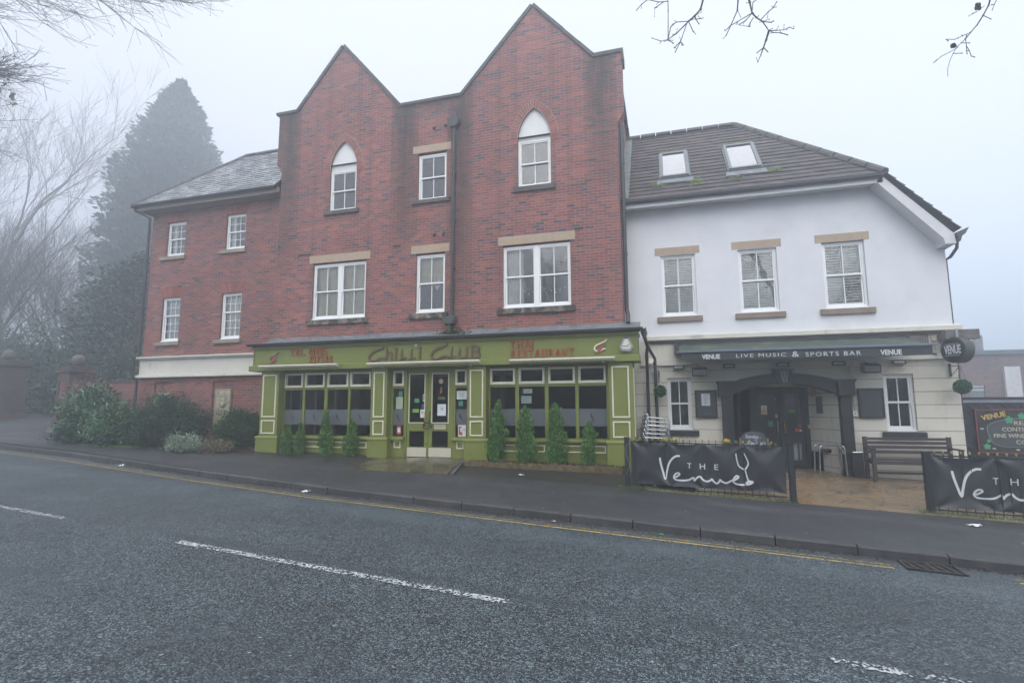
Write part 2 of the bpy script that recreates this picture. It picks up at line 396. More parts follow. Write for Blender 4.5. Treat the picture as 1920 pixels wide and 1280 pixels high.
def sheet(name, poly_s, poly_u, zf, mat, kind='structure', ds=.5, du=.4, off=0):
    s0, s1 = poly_s; ns = max(1, int(math.ceil((s1-s0)/ds))); mb = MB()
    rows = []
    for i in range(ns+1):
        s = s0+(s1-s0)*i/ns; ua, ub = poly_u(s); nu = max(1, int(math.ceil(abs(poly_u(s0)[1]-poly_u(s0)[0])/du)))
        r = []
        for j in range(nu+1):
            u = ua+(ub-ua)*j/nu; x, y = to_xy(s, u); r.append((x, y, zf(s, u)+off))
        rows.append(r)
    w = len(rows[0]); mb.add([p for r in rows for p in r], [(i*w+j, (i+1)*w+j, (i+1)*w+j+1, i*w+j+1) for i in range(ns) for j in range(w-1)])
    o = mb.build(name, mat, smooth=True); o['kind'] = kind; return o

def asphalt(name, base, chip, scale, wet=.45, speck=0, bmp=.004, dist=.0, con=0, seam=None):
    m, t, b = newmat(name); co = coord(t)
    v = N(t, 'TexVoronoi'); v.inputs['Scale'].default_value = scale; t.links.new(co, v.inputs['Vector'])
    s = N(t, 'SeparateColor'); t.links.new(v.outputs['Color'], s.inputs[0])
    c = ramp(t, s.outputs[0], [(0, sc(base, .55)), (.45, base), (.8, chip), (1, sc(chip, 1.35))])
    if con:
        n2 = noise(t, co, 26, 3, .6, .8); c = mixc(t, 1, c, ramp(t, n2, [(.36, 1-con), (.66, 1+con)]), 'MULTIPLY')
        tr_ = noise(t, co, 9, 2); c = mixc(t, ramp(t, tr_, [(.45, 0), (.7, .35)]), c, sc(chip, .9))
    edge = ramp(t, v.outputs['Distance'], [(.35, 1), (.75, .25)]); c = mixc(t, 1, c, edge, 'MULTIPLY')
    c = mixc(t, 1, c, ramp(t, noise(t, co, .45, 5, .6), [(.3, .82), (.7, 1.18)]), 'MULTIPLY')
    c = mixc(t, 1, c, ramp(t, noise(t, co, 3.5, 5, .7), [(.3, .85), (.7, 1.15)]), 'MULTIPLY')
    if speck:
        v2 = N(t, 'TexVoronoi'); v2.inputs['Scale'].default_value = 2.6; v2.inputs['Randomness'].default_value = 1; t.links.new(co, v2.inputs['Vector'])
        c = mixc(t, mth(t, 'LESS_THAN', v2.outputs['Distance'], speck), c, (.34, .35, .36))
        v3 = N(t, 'TexVoronoi'); v3.inputs['Scale'].default_value = 1.3; t.links.new(co, v3.inputs['Vector'])
        c = mixc(t, mth(t, 'LESS_THAN', v3.outputs['Distance'], speck*.8), c, (.028, .026, .024))
    if seam:
        dt = N(t, 'VectorMath', operation='DOT_PRODUCT'); t.links.new(co, dt.inputs[0]); dt.inputs[1].default_value = (nx, ny, 0)
        u = mth(t, 'SUBTRACT', dt.outputs['Value'], KX*nx+KY*ny)
        wob = mth(t, 'MULTIPLY_ADD', noise(t, co, 1.1, 4, .6), .35, -.175)
        def line(u0, w, k, col, nz=3):
            nonlocal c
            d = mth(t, 'ABSOLUTE', mth(t, 'SUBTRACT', mth(t, 'ADD', u, wob), u0)); f = mth(t, 'MULTIPLY', mth(t, 'SUBTRACT', 1, mth(t, 'DIVIDE', d, w), clamp=True), k)
            f = mth(t, 'MULTIPLY', f, ramp(t, noise(t, co, nz, 4, .7), [(.35, 0), (.6, 1)])); c = mixc(t, f, c, col)
        if seam == 'road':
            line(-3.32, .14, 1.0, sc(base, .75), 1.2); line(-2.0, .55, .45, sc(base, .95), .7); line(-5.0, .6, .4, sc(base, .9), .7); line(-1.0, .5, .35, sc(chip, .95), .6); line(-.12, .22, .9, (.035, .030, .026), 2)
        else:
            line(1.30, .030, 1.0, (.018, .018, .018), 1.5); line(.75, .3, .5, sc(base, .8), 1); line(2.2, .25, .6, (.035, .034, .026), 1.6); line(1.75, .25, .4, sc(chip, 1.1), .9)
    t.links.new(c, b.inputs['Base Color'])
    t.links.new(ramp(t, noise(t, co, .8, 4), [(.3, wet), (.7, wet+.22)]), b.inputs['Roughness']); b.inputs['Specular IOR Level'].default_value = .5
    h = mth(t, 'SUBTRACT', 1, v.outputs['Distance']); bump(t, b, h, bmp, .9); return m
ROADM = asphalt('road_chippings', (.038, .048, .057), (.112, .148, .166), 66, .5, bmp=.008, con=.34, seam='road')
ROADB = asphalt('far_pavement_asphalt', (.055, .055, .058), (.08, .08, .085), 110, .5)
PAVEM = asphalt('pavement_asphalt', (.046, .048, .053), (.076, .078, .085), 120, .48, speck=.045, bmp=.003, seam='pave')
FOREM = asphalt('forecourt_asphalt', (.038, .035, .030), (.060, .054, .045), 120, .4, speck=.03, bmp=.003)
GROUNDM = P('ground_earth', (.055, .055, .040), .95, .4, 3, .02, 12)

def patio_mat():
    m, t, b = newmat('patio_stamped'); co = coord(t)
    mp = N(t, 'Mapping'); t.links.new(co, mp.inputs[0]); mp.inputs['Rotation'].default_value = (0, 0, R(28))
    v = N(t, 'TexVoronoi'); v.feature = 'DISTANCE_TO_EDGE'; v.inputs['Scale'].default_value = 2.6; t.links.new(mp.outputs[0], v.inputs['Vector'])
    f = noise(t, co, 1.1, 6, .65, .5); c = ramp(t, f, [(.3, (.10, .085, .07)), (.5, (.20, .145, .09)), (.66, (.27, .17, .085)), (.8, (.17, .14, .11))])
    c = mixc(t, 1, c, ramp(t, noise(t, co, 14, 5, .7), [(.25, .7), (.75, 1.3)]), 'MULTIPLY')
    c = mixc(t, ramp(t, v.outputs['Distance'], [(.0, .6), (.03, 0)]), c, (.06, .05, .04))
    t.links.new(c, b.inputs['Base Color']); t.links.new(ramp(t, noise(t, co, 2, 3), [(.35, .22), (.7, .55)]), b.inputs['Roughness'])
    bump(t, b, mth(t, 'ADD', ramp(t, v.outputs['Distance'], [(0, 0), (.04, 1)]), noise(t, co, 18, 4)), .008, .7); return m
PATIOM = patio_mat()
def apron_mat():
    m, t, b = newmat('wet_slabs'); co = coord(t)
    br = bricknode(t, co, .95, .75, .012, off=0); f = noise(t, co, 1.3, 6, .6)
    c = ramp(t, f, [(.3, (.060, .055, .032)), (.6, (.11, .092, .055)), (.8, (.16, .13, .08))])
    c = mixc(t, 1, c, ramp(t, noise(t, co, 12, 5, .7), [(.25, .75), (.75, 1.2)]), 'MULTIPLY')
    c = mixc(t, br.outputs['Fac'], c, (.05, .045, .03)); t.links.new(c, b.inputs['Base Color'])
    t.links.new(ramp(t, noise(t, co, 1.8, 3), [(.35, .10), (.65, .4)]), b.inputs['Roughness'])
    bump(t, b, mth(t, 'SUBTRACT', mth(t, 'MULTIPLY', noise(t, co, 25, 4), .3), br.outputs['Fac']), .005, .6); return m
APRONM = apron_mat()
def worn_paint(name, col, thr, bandscale=85):
    m = bpy.data.materials.new(name); m.use_nodes = True; t = m.node_tree; b = t.nodes['Principled BSDF']; o = t.nodes['Material Output']
    co = coord(t); v = N(t, 'TexVoronoi'); v.inputs['Scale'].default_value = bandscale; t.links.new(co, v.inputs['Vector'])
    s = N(t, 'SeparateColor'); t.links.new(v.outputs['Color'], s.inputs[0])
    w = mth(t, 'ADD', mth(t, 'MULTIPLY', s.outputs[0], .55), mth(t, 'MULTIPLY', noise(t, co, 5, 4, .7), .9))
    f = mth(t, 'GREATER_THAN', w, thr)
    c = ramp(t, noise(t, co, 8, 4), [(.3, sc(col, .75)), (.7, col)]); t.links.new(c, b.inputs['Base Color']); b.inputs['Roughness'].default_value = .6
    tr = N(t, 'BsdfTransparent'); mx_ = N(t, 'MixShader'); t.links.new(f, mx_.inputs[0]); t.links.new(tr.outputs[0], mx_.inputs[1]); t.links.new(b.outputs[0], mx_.inputs[2])
    t.links.new(mx_.outputs[0], o.inputs[0]); return m
PWHITE = worn_paint('worn_white_paint', (.50, .52, .54), .76, 60)
PYEL = worn_paint('worn_yellow_paint', (.50, .36, .10), .61, 60)
PYEL2 = worn_paint('worn_yellow_paint_faint', (.44, .32, .10), .76, 60)
PWHITE2 = worn_paint('worn_white_paint_faint', (.50, .52, .54), .88, 60)

def build_ground():
    mb = MB(); g = []
    xs = [-260, -160, -110, -80, -60, -50, -42, -36, -32, -28, -24, -20, -16, -12, -8, -4, 0, 4, 7, 10, 14, 20, 30, 50, 90, 200]
    ys = [-200, -100, -60, -40, -25, -14, -8, -3, 0, 2, 4, 8, 12, 16, 22, 30, 45, 70, 120, 260]
    for x in xs:
        for y in ys:
            s, u = to_su(x, y)
            z = min(H(x, y), 1.3)-.30 if u > 0 else ztop(s)-.5
            if y > 4: z += min(.02*(y-4), 1.0) if x < 0 else -.05*min(y-4, 20)
            g.append((x, y, z))
    n = len(ys); mb.add(g, [(i*n+j, (i+1)*n+j, (i+1)*n+j+1, i*n+j+1) for i in range(len(xs)-1) for j in range(n-1)])
    tag(mb.build('ground', GROUNDM, smooth=True), kind='structure')
build_ground()
sheet('road', (-50, 40), lambda s: (-7.1, uk(s)), zroad, ROADM)
sheet('far_pavement', (-50, 40), lambda s: (-10.5, -7.22), lambda s, u: ztop(s)-.11+.02*3.5-.025*3.6+.11, ROADB)
sheet('pavement', (-50, 40), lambda s: (uk(s)+.118, 2.45+.5*uk(s)), lambda s, u: H(*to_xy(s, u)), PAVEM)
sheet('forecourt', (-7.2, 5.35), lambda s: (2.45+.5*uk(s), 4.9), lambda s, u: H(*to_xy(s, u)), FOREM, off=.0)
sheet('patio', (5.35, 14), lambda s: (2.45, 7.6), lambda s, u: H(*to_xy(s, u)), PATIOM)
sheet('driveway', (-42, -13.6), lambda s: (2.45+.5*uk(s), 14), lambda s, u: H(*to_xy(s, u)), PAVEM, off=-.002)
def build_kerb():
    mb = MB()
    for (u0, u1, side) in ((0, 0, 1), (0, 0, -1)):
        s = -45.75
        while s < 36:
            q = []
            for ss in (s+.008, s+.907):
                if side == 1: a, b = uk(ss), uk(ss)+.125; zt = ztop(ss)+.002
                else: a, b = -7.1, -7.23; zt = zroad(ss, -7.1)+.11
                if side == -1: a, b = b, a
                q.append((ss, a, b, zt))
            prof = lambda ss, a, b, zt: [(a, zt-.35), (a, zt-.018), (a+.012, zt-.004), (a+.03, zt), (b, zt+.003), (b, zt-.35)] if side == 1 else [(a, zt-.35), (a, zt), (b-.03, zt), (b, zt-.02), (b, zt-.35), (b-.01, zt-.4)]
            j = random.uniform(-.004, .004)
            va = [(*to_xy(q[0][0], u+j), z) for u, z in prof(*q[0])]; vb = [(*to_xy(q[1][0], u+j), z) for u, z in prof(*q[1])]
            mb.add(va+vb, [(i, i+1, i+7, i+6) for i in range(5)]+[(0, 5, 4, 3, 2, 1), (6, 7, 8, 9, 10, 11)]); s += .915
    tag(mb.build('kerb', KERBM), kind='structure')
build_kerb()
def strip(name, s0, s1, uf, w, mat):
    o = sheet(name, (s0, s1), lambda s: (uf(s)-w/2, uf(s)+w/2), zroad, mat, off=.004, du=1); return o
strip('road_marking', .95, 5.04, lambda s: -3.53, .10, PWHITE)
strip('road_marking', -5.5, -1.33, lambda s: -3.44, .10, PWHITE)
strip('road_marking', 7.43, 11.6, lambda s: -3.5, .10, PWHITE2)
strip('road_marking', -12, -7.8, lambda s: -3.3+.04*(-s-7), .10, PWHITE)
for a, b in ((-40, 8.5), (9.6, 30)):
    strip('road_marking', a, b, lambda s: uk(s)-.47, .055, PYEL); strip('road_marking', a, b, lambda s: uk(s)-.33, .045, PYEL2)
# sloping slab path up to the restaurant doors
def apron():
    mb = MB()
    P4 = [(-6.75, -.4), (-4.72, -.4), (-4.55, -1.95), (-6.95, -2.15)]
    n = 8; vs = []
    for i in range(n+1):
        for j in range(n+1):
            a, b = i/n, j/n
            x = (P4[0][0]*(1-a)+P4[1][0]*a)*(1-b)+(P4[3][0]*(1-a)+P4[2][0]*a)*b; y = -.4*(1-b)+(P4[3][1]*(1-a)+P4[2][1]*a)*b
            vs.append((x, y, .385*(1-b)+(H(x, y)+.006)*b))
    mb.add(vs, [(i*(n+1)+j, i*(n+1)+j+1, (i+1)*(n+1)+j+1, (i+1)*(n+1)+j) for i in range(n) for j in range(n)])
    mb.add([(-4.72, -.4, .385), (-4.55, -1.95, H(-4.55, -1.95)+.006), (-4.55, -1.95, 0), (-4.72, -.4, 0)], [(0, 1, 2, 3)])
    mb.add([(-6.75, -.4, .385), (-6.95, -2.15, H(-6.95, -2.15)+.006), (-6.95, -2.15, 0), (-6.75, -.4, 0)], [(0, 1, 2, 3)])
    tag(mb.build('entrance_path', APRONM), kind='structure')
    e = MB()
    a = Vector((-4.66, -.85, .40)); b = Vector((-4.50, -1.95, H(-4.5, -1.95)+.02))
    for k in range(4):
        p = a.lerp(b, k/4+.005); q = a.lerp(b, (k+1)/4-.005)
        e.add([(p.x, p.y, p.z), (p.x+.09, p.y, p.z), (q.x+.09, q.y, q.z), (q.x, q.y, q.z), (p.x, p.y, 0), (p.x+.09, p.y, 0), (q.x+.09, q.y, 0), (q.x, q.y, 0)],
              [(0, 1, 2, 3), (0, 3, 7, 4), (1, 5, 6, 2), (0, 4, 5, 1), (3, 2, 6, 7)])
    tag(e.build('edging_kerb', KERBM), kind='structure')
apron()
#@@BUILDINGS
# ================================================================ buildings
def wall(mb, x0, x1, z0, z1, y, holes, depth=.15, mi=None, back=.35):
    xs = sorted({x0, x1, *[h[0] for h in holes], *[h[1] for h in holes]}); zs = sorted({z0, z1, *[h[2] for h in holes], *[h[3] for h in holes]})
    xs = [x for x in xs if x0 <= x <= x1]; zs = [z for z in zs if z0 <= z <= z1]
    for i in range(len(xs)-1):
        for j in range(len(zs)-1):
            cx, cz = (xs[i]+xs[i+1])/2, (zs[j]+zs[j+1])/2
            if any(h[0] < cx < h[1] and h[2] < cz < h[3] for h in holes): continue
            mb.add([(xs[i], y, zs[j]), (xs[i+1], y, zs[j]), (xs[i+1], y, zs[j+1]), (xs[i], y, zs[j+1])], [(0, 1, 2, 3)], mi)
    for a, b, c, d in holes:
        for p, q in (((a, c), (a, d)), ((a, d), (b, d)), ((b, d), (b, c)), ((b, c), (a, c))):
            mb.add([(p[0], y, p[1]), (q[0], y, q[1]), (q[0], y+depth, q[1]), (p[0], y+depth, p[1])], [(0, 1, 2, 3)], mi)

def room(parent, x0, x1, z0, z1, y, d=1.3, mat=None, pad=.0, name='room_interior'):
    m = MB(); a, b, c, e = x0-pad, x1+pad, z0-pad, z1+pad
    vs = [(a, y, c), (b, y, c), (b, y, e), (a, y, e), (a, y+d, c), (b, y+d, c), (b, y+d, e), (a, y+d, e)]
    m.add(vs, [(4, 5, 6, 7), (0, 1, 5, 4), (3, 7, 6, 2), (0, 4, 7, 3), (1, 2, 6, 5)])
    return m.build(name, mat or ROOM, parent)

def sash(bld, x0, x1, z0, z1, y, cols=2, up=1, low=1, mid=.5, sill=None, sillmat=None, lintel=None, cur='dark', units=None, rd=.15, sillproj=.07, bars=.022, horns=True):
    units = units or [(x0, x1)]
    m = MB(); yf = y+.065; g = MB()
    fw_ = .05
    m.frame(x0, x1, z0, z1, fw_, yf, y+rd, wb=.065)
    m.box(x0-.01, x1+.01, yf-.045, yf, z0-.0, z0+.03)
    for k, (a, b) in enumerate(units):
        if k: m.box(units[k-1][1], a, yf-.004, y+rd-.01, z0+.065, z1-fw_)
        a2 = a+(fw_ if k == 0 else 0); b2 = b-(fw_ if k == len(units)-1 else 0)
        zb, zt = z0+.065, z1-fw_; zm = zb+(zt-zb)*mid
        y1, y2 = yf+.012, yf+.04
        m.frame(a2, b2, zm-.02, zt, .035, y1, y1+.035, wb=.045)
        m.frame(a2, b2, zb, zm+.018, .038, y2-.004, y2+.03, wb=.055, wt=.036)
        for (c, d, rows, yy) in ((zm+.025, zt-.035, up, y1+.006), (zb+.055, zm-.018, low, y2+.002)):
            for i in range(1, cols):
                xx = a2+.036+(b2-a2-.072)*i/cols; m.box(xx-bars/2, xx+bars/2, yy, yy+.022, c, d)
            for j in range(1, rows):
                zz = c+(d-c)*j/rows; m.box(a2+.036, b2-.036, yy+.002, yy+.02, zz-bars/2, zz+bars/2)
        if horns:
            for xx in (a2-.004, b2-.024): m.box(xx, xx+.028, y1-.006, y1+.004, zm-.085, zm-.018)
            m.box(a2-.01, b2+.01, y1-.008, y1+.001, zm-.018, zm+.012)
        g.add([(a2+.02, y1+.02, zm), (b2-.02, y1+.02, zm), (b2-.02, y1+.02, zt-.02), (a2+.02, y1+.02, zt-.02)], [(0, 1, 2, 3)])
        g.add([(a2+.02, y2+.018, zb+.03), (b2-.02, y2+.018, zb+.03), (b2-.02, y2+.018, zm), (a2+.02, y2+.018, zm)], [(0, 1, 2, 3)])
    w = m.build('window', UPVC, bld, bevel=.004)
    g.build('pane', GLASS, w)
    if sill:
        s_ = MB().box(sill[0], sill[1], y-sillproj, y+.06, sill[2], sill[3]); s_.add([(sill[0], y-sillproj, sill[3]), (sill[1], y-sillproj, sill[3]), (sill[1], y+.06, sill[3]+.018), (sill[0], y+.06, sill[3]+.018)], [(0, 1, 2, 3)])
        s_.build('sill', sillmat or STONED, w, bevel=.006)
    if lintel:
        MB().box(lintel[0], lintel[1], y-.006, y+.05, lintel[2], lintel[3]).build('lintel', STONE, w, bevel=.004)
    yc = y+rd+.06
    def wavy(c, d, e, f, amp=.012, n=40):
        q = MB(); vs = []
        for i in range(n+1):
            xx = c+(d-c)*i/n; yy = yc+amp*math.sin(i*1.9)+amp*.5*math.sin(i*.7); vs += [(xx, yy, e), (xx, yy, f)]
        q.add(vs, [(2*i, 2*i+2, 2*i+3, 2*i+1) for i in range(n)]); return q
    if cur in ('tan', 'net', 'grey'): wavy(x0+.01, x1-.01, z0, z1).build('curtain', {'tan': TAN, 'net': NET, 'grey': GREYC}[cur], w, smooth=True)
    if cur == 'half': wavy(x0+.01, x1-.01, z0+(z1-z0)*.5, z1, .002).build('blind', TAN, w, smooth=True)
    if cur == 'side': wavy(x0+.01, x0+(x1-x0)*.28, z0, z1, .02, 14).build('curtain', NET, w, smooth=True)
    if cur.startswith('shut'):
        q = MB(); n = int((z1-z0)/.062)
        for (a, b) in ((x0+.07, (x0+x1)/2-.03), ((x0+x1)/2+.03, x1-.07)):
            q.frame(a-.04, b+.04, z0+.04, z1-.03, .045, yc-.015, yc+.015)
            q.box(a, b, yc-.015, yc+.015, (z0+z1)/2-.03, (z0+z1)/2+.03)
            for k in range(n):
                zz = z0+.09+k*.062
                if zz > z1-.1 or abs(zz-(z0+z1)/2) < .05: continue
                tl = .016 if (cur == 'shut_open' and ((zz > (z0+z1)/2) == (a < (x0+x1)/2-.2))) else .03
                q.add([(a, yc-.03, zz-tl), (b, yc-.03, zz-tl), (b, yc+.03, zz+tl), (a, yc+.03, zz+tl), (a, yc-.03, zz-tl+.008), (b, yc-.03, zz-tl+.008), (b, yc+.03, zz+tl+.008), (a, yc+.03, zz+tl+.008)], [(0, 1, 2, 3), (4, 7, 6, 5), (0, 4, 5, 1)])
        q.build('shutter', SHUT, w)
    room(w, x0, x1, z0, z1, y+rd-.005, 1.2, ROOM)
    return w
def gutter(parent, pts, mat=DGUT, r=.062, name='gutter'):
    m = MB()
    for i in range(len(pts)-1):
        a, b = Vector(pts[i]), Vector(pts[i+1]); t = (b-a).normalized(); nrm = Vector((t.y, -t.x, 0))
        pr = [(-r, 0), (-r*.95, -r*.6), (-r*.5, -r*1.05), (r*.5, -r*1.05), (r*.95, -r*.6), (r, 0), (r*.86, 0), (r*.8, -r*.5), (-r*.8, -r*.5), (-r*.86, 0)]
        vs = [p+nrm*c+Vector((0, 0, d)) for p in (a, b) for c, d in pr]; n = len(pr)
        m.add(vs, [(k, (k+1) % n, n+(k+1) % n, n+k) for k in range(n)]+[tuple(range(n-1, -1, -1)), tuple(range(n, 2*n))])
    return m.build(name, mat, parent)
def downpipe(parent, pts, r=.034, clips=True, name='downpipe'):
    m = MB(); m.tube(pts, r, 10)
    if clips:
        for i in range(len(pts)-1):
            a, b = Vector(pts[i]), Vector(pts[i+1])
            if abs(a.x-b.x)+abs(a.y-b.y) < .03 and abs(a.z-b.z) > 1:
                k = int(abs(a.z-b.z)/1.6)
                for j in range(1, k+1):
                    p = a.lerp(b, j/(k+1)); m.tube([(p.x, p.y, p.z-.03), (p.x, p.y, p.z+.03)], r+.008, 10); m.box(p.x-.06, p.x+.06, p.y+r*.4, p.y+r+.02, p.z-.02, p.z+.02)
    return m.build(name, DGUT, parent)
def tiled_roof(parent, e0, e1, r0, r1, rows, mat, name='roof', th=.028):
    """courses of overlapping tiles between the eave line e0-e1 and the ridge line r0-r1"""
    m = MB(); e0, e1, r0, r1 = map(Vector, (e0, e1, r0, r1)); nrm = (e1-e0).cross(r0-e0).normalized(); nrm = nrm if nrm.z > 0 else -nrm
    for i in range(rows):
        a, b = i/rows, (i+1)/rows
        L0, R0, L1, R1 = e0.lerp(r0, a), e1.lerp(r1, a), e0.lerp(r0, b), e1.lerp(r1, b)
        n = max(1, int((R0-L0).length/.33)); d = nrm*th
        for k in range(n):
            s, t_ = k/n, (k+1)/n; j = nrm*random.uniform(-.004, .006); o = nrm*.0
            p, q = L0.lerp(R0, s), L0.lerp(R0, t_); p1, q1 = L1.lerp(R1, s), L1.lerp(R1, t_)
            m.add([p+d+j, q+d+j, q1+o, p1+o, p-nrm*.01, q-nrm*.01], [(0, 1, 2, 3), (0, 4, 5, 1), (0, 3, 4), (1, 5, 2)])
    return m.build(name, mat, parent)
def ridge_tiles(parent, a, b, w=.13, name='ridge_tiles', mat=None, step=.42):
    a, b = Vector(a), Vector(b); n = max(1, int((b-a).length/step)); m = MB(); t = (b-a).normalized(); h = t.cross(Vector((0, 0, 1))).normalized(); u = h.cross(t).normalized()
    for k in range(n):
        p, q = a.lerp(b, k/n), a.lerp(b, (k+1)/n-.008/1); lift = .0+.012*(k % 2)*0+random.uniform(0, .008)
        pr = [(-w, -.075), (-w*.8, -.005), (-w*.3, .04), (w*.3, .04), (w*.8, -.005), (w, -.075)]
        vs = [c+h*x+u*(y_+lift) for c in (p, q) for x, y_ in pr]
        m.add(vs, [(i, i+1, i+7, i+6) for i in range(5)]+[(0, 5, 4, 3, 2, 1), (6, 7, 8, 9, 10, 11)])
    return m.build(name, mat or LEADF, parent)

# ---------------------------------------------------------------- tall brick building
TB = thing('brick_building', 'tall red brick building with two steep pointed gables above the green restaurant front', 'building', (-5.9, .0, .35))
def tower():
    T = TB
    H_ = [(-9.12, -8.25, 7.14, 8.55), (-3.50, -2.63, 7.18, 8.55), (-6.33, -5.49, 7.14, 8.51), (-6.34, -5.50, 4.07, 5.68), (-9.56, -7.85, 4.05, 5.67), (-3.91, -2.17, 4.06, 5.69)]
    w = MB(); wall(w, -10.8, -.94, 3.28, 8.55, 0, H_)
    UP_ = [(-9.12, -8.25, 8.55, 9.24), (-3.50, -2.63, 8.55, 9.32)]; wall(w, -10.8, -.94, 8.55, 9.99, 0, UP_)
    for x, xk in ((-10.8, -10.97), (-.94, -.79)):
        w.add([(x, 0, 8.55), (xk, 0, 8.82), (xk, 0, 9.99), (x, 0, 9.99)], [(0, 1, 2, 3)])
    for g in ([(-10.97, 9.99), (-6.93, 9.99), (-8.81, 12.18), (-10.30, 10.38), (-10.97, 10.38)], [(-5.06, 9.99), (-.79, 9.99), (-.79, 10.40), (-1.52, 10.40), (-3.07, 12.18)]):
        w.add([(x, 0, z) for x, z in g], [(0, 1, 2, 3, 4)])
    # sides and corbelled kneelers
    for x, xk in ((-10.8, -10.97), (-.94, -.79)):
        w.add([(x, 0, 0), (x, 8, 0), (x, 8, 10.0), (x, .33, 10.0), (x, .33, 8.55), (x, 0, 8.55)], [(0, 1, 2, 3, 4, 5)])
        w.box(*((x, x+.10) if x < -5 else (x-.10, x)), -.02, .04, 0, 3.28)
        w.add([(x, 0, 8.55), (x, .33, 8.55), (xk, .33, 8.82), (xk, 0, 8.82)], [(0, 1, 2, 3)])
        w.add([(xk, 0, 8.82), (xk, .33, 8.82), (xk, .33, 10.39), (xk, 0, 10.39)], [(0, 1, 2, 3)])
        w.add([(x, .33, 8.6), (xk, .33, 8.82), (xk, .33, 10.39), (x, .33, 10.39)], [(0, 1, 2, 3)])
    w.add([(-10.8, 8, 0), (-.94, 8, 0), (-.94, 8, 10), (-3.07, 8, 12), (-5.06, 8, 10), (-6.9, 8, 10), (-8.81, 8, 12), (-10.8, 8, 10)], [tuple(range(8))])
    # back of the parapet
    for g in ([(-10.97, 9.0), (-6.93, 9.0), (-6.93, 9.99), (-8.81, 12.18), (-10.30, 10.38), (-10.97, 10.38)], [(-5.06, 9.0), (-.79, 9.0), (-.79, 10.40), (-1.52, 10.40), (-3.07, 12.18), (-5.06, 9.99)]):
        w.add([(x, .33, z) for x, z in g], [tuple(range(len(g)-1, -1, -1))])
    w.add([(-6.93, .33, 9), (-5.06, .33, 9), (-5.06, .33, 9.99), (-6.93, .33, 9.99)], [(3, 2, 1, 0)])
    wl = w.build('wall', BR_T, T)
    # coping
    c = MB()
    for path in ([(-11.06, 10.40), (-10.32, 10.40), (-8.81, 12.20), (-6.92, 10.0), (-5.07, 10.0), (-3.07, 12.19), (-1.50, 10.42), (-.75, 10.42)],):
        for i in range(len(path)-1):
            (xa, za), (xb, zb) = path[i], path[i+1]; L = math.hypot(xb-xa, zb-za); tx, tz = (xb-xa)/L, (zb-za)/L; k = max(1, int(L/.5))
            for j in range(k):
                s0, s1 = L*j/k+(0 if j == 0 else .003), L*(j+1)/k-.003
                o = random.uniform(-.004, .006); h0, h1 = -.015, .065+o
                pr = [(xa+tx*s0-tz*h0, za+tz*s0+tx*h0), (xa+tx*s1-tz*h0, za+tz*s1+tx*h0), (xa+tx*s1-tz*h1, za+tz*s1+tx*h1), (xa+tx*s0-tz*h1, za+tz*s0+tx*h1)]
                c.prism(pr, -.055, .39)
    c.box(-.80, -.745, -.06, .40, 10.19, 10.44)
    c.build('coping', P('coping_stone', (.075, .078, .078), .85, .3, 5, .004, 30), T)
    # roofs behind the parapets
    for xa, xr, xb in ((-10.85, -8.81, -6.93), (-5.03, -3.07, -.86)):
        zr = 11.95; zl = 10.0 if xa < -10 else 9.75; zq = 10.0 if xb > -1 else 9.75
        tiled_roof(T, (xa, 8.1, zl), (xa, .34, zl), (xr, 8.1, zr), (xr, .34, zr), 9, TILE)
        tiled_roof(T, (xb, .34, zq), (xb, 8.1, zq), (xr, .34, zr), (xr, 8.1, zr), 9, TILE)
    MB().box(-6.95, -5.0, .33, 8.1, 9.68, 9.74).build('flat_roof', LEAD, T)
    # windows
    sash(T, *(-6.33, -5.49, 7.14, 8.47), 0, sill=(-6.48, -5.37, 7.06, 7.16), sillmat=P('dark_sill', (.09, .09, .088), .9, .3, 5, .003), lintel=(-6.49, -5.37, 8.52, 8.73), cur='dark')
    sash(T, *(-6.34, -5.50, 4.07, 5.65), 0, sill=(-6.5, -5.39, 3.91, 4.05), lintel=(-6.49, -5.38, 5.69, 5.91), cur='half')
    sash(T, *(-9.56, -7.85, 4.05, 5.64), 0, units=[(-9.56, -8.75), (-8.64, -7.85)], sill=(-9.69, -7.74, 3.90, 4.03), lintel=(-9.69, -7.73, 5.68, 5.90), cur='tan')
    sash(T, *(-3.91, -2.17, 4.06, 5.66), 0, units=[(-3.91, -3.09), (-2.98, -2.17)], sill=(-4.05, -2.07, 3.91, 4.05), lintel=(-4.03, -2.05, 5.70, 5.92), cur='side')
    dk = bpy.data.materials['dark_sill']
    a = sash(T, *(-9.12, -8.25, 7.14, 8.38), 0, sill=(-9.26, -8.13, 7.05, 7.16), sillmat=dk, cur='dark')
    b = sash(T, *(-3.50, -2.63, 7.18, 8.46), 0, sill=(-3.62, -2.51, 7.06, 7.19), sillmat=dk, cur='dark')
    # pointed panel and brick arch
    def gothic(w, xl, xr, zb, za, zo):
        xc = (xl+xr)/2; hw = (xr-xl)/2; hh = za-zb; Rr = (hh*hh+hw*hw)/(2*hw)
        def arc(off, n=14, side=1):
            out = []; cxx = xc-side*(Rr-hw); ro = Rr+off; amax = math.acos(min(1, (Rr-hw)/ro))
            for i in range(n+1):
                q = amax*i/n; out.append((cxx+side*ro*math.cos(q), zb+ro*math.sin(q)))
            return out
        pts = arc(0)+arc(0, side=-1)[::-1][1:]
        m = MB(); m.prism([(xl-.02, zb-.03), (xr+.02, zb-.03), (xr+.02, za+.02), (xl-.02, za+.02)], .075, .10); m.build('arch_panel', WHITE, w)
        sp = MB()
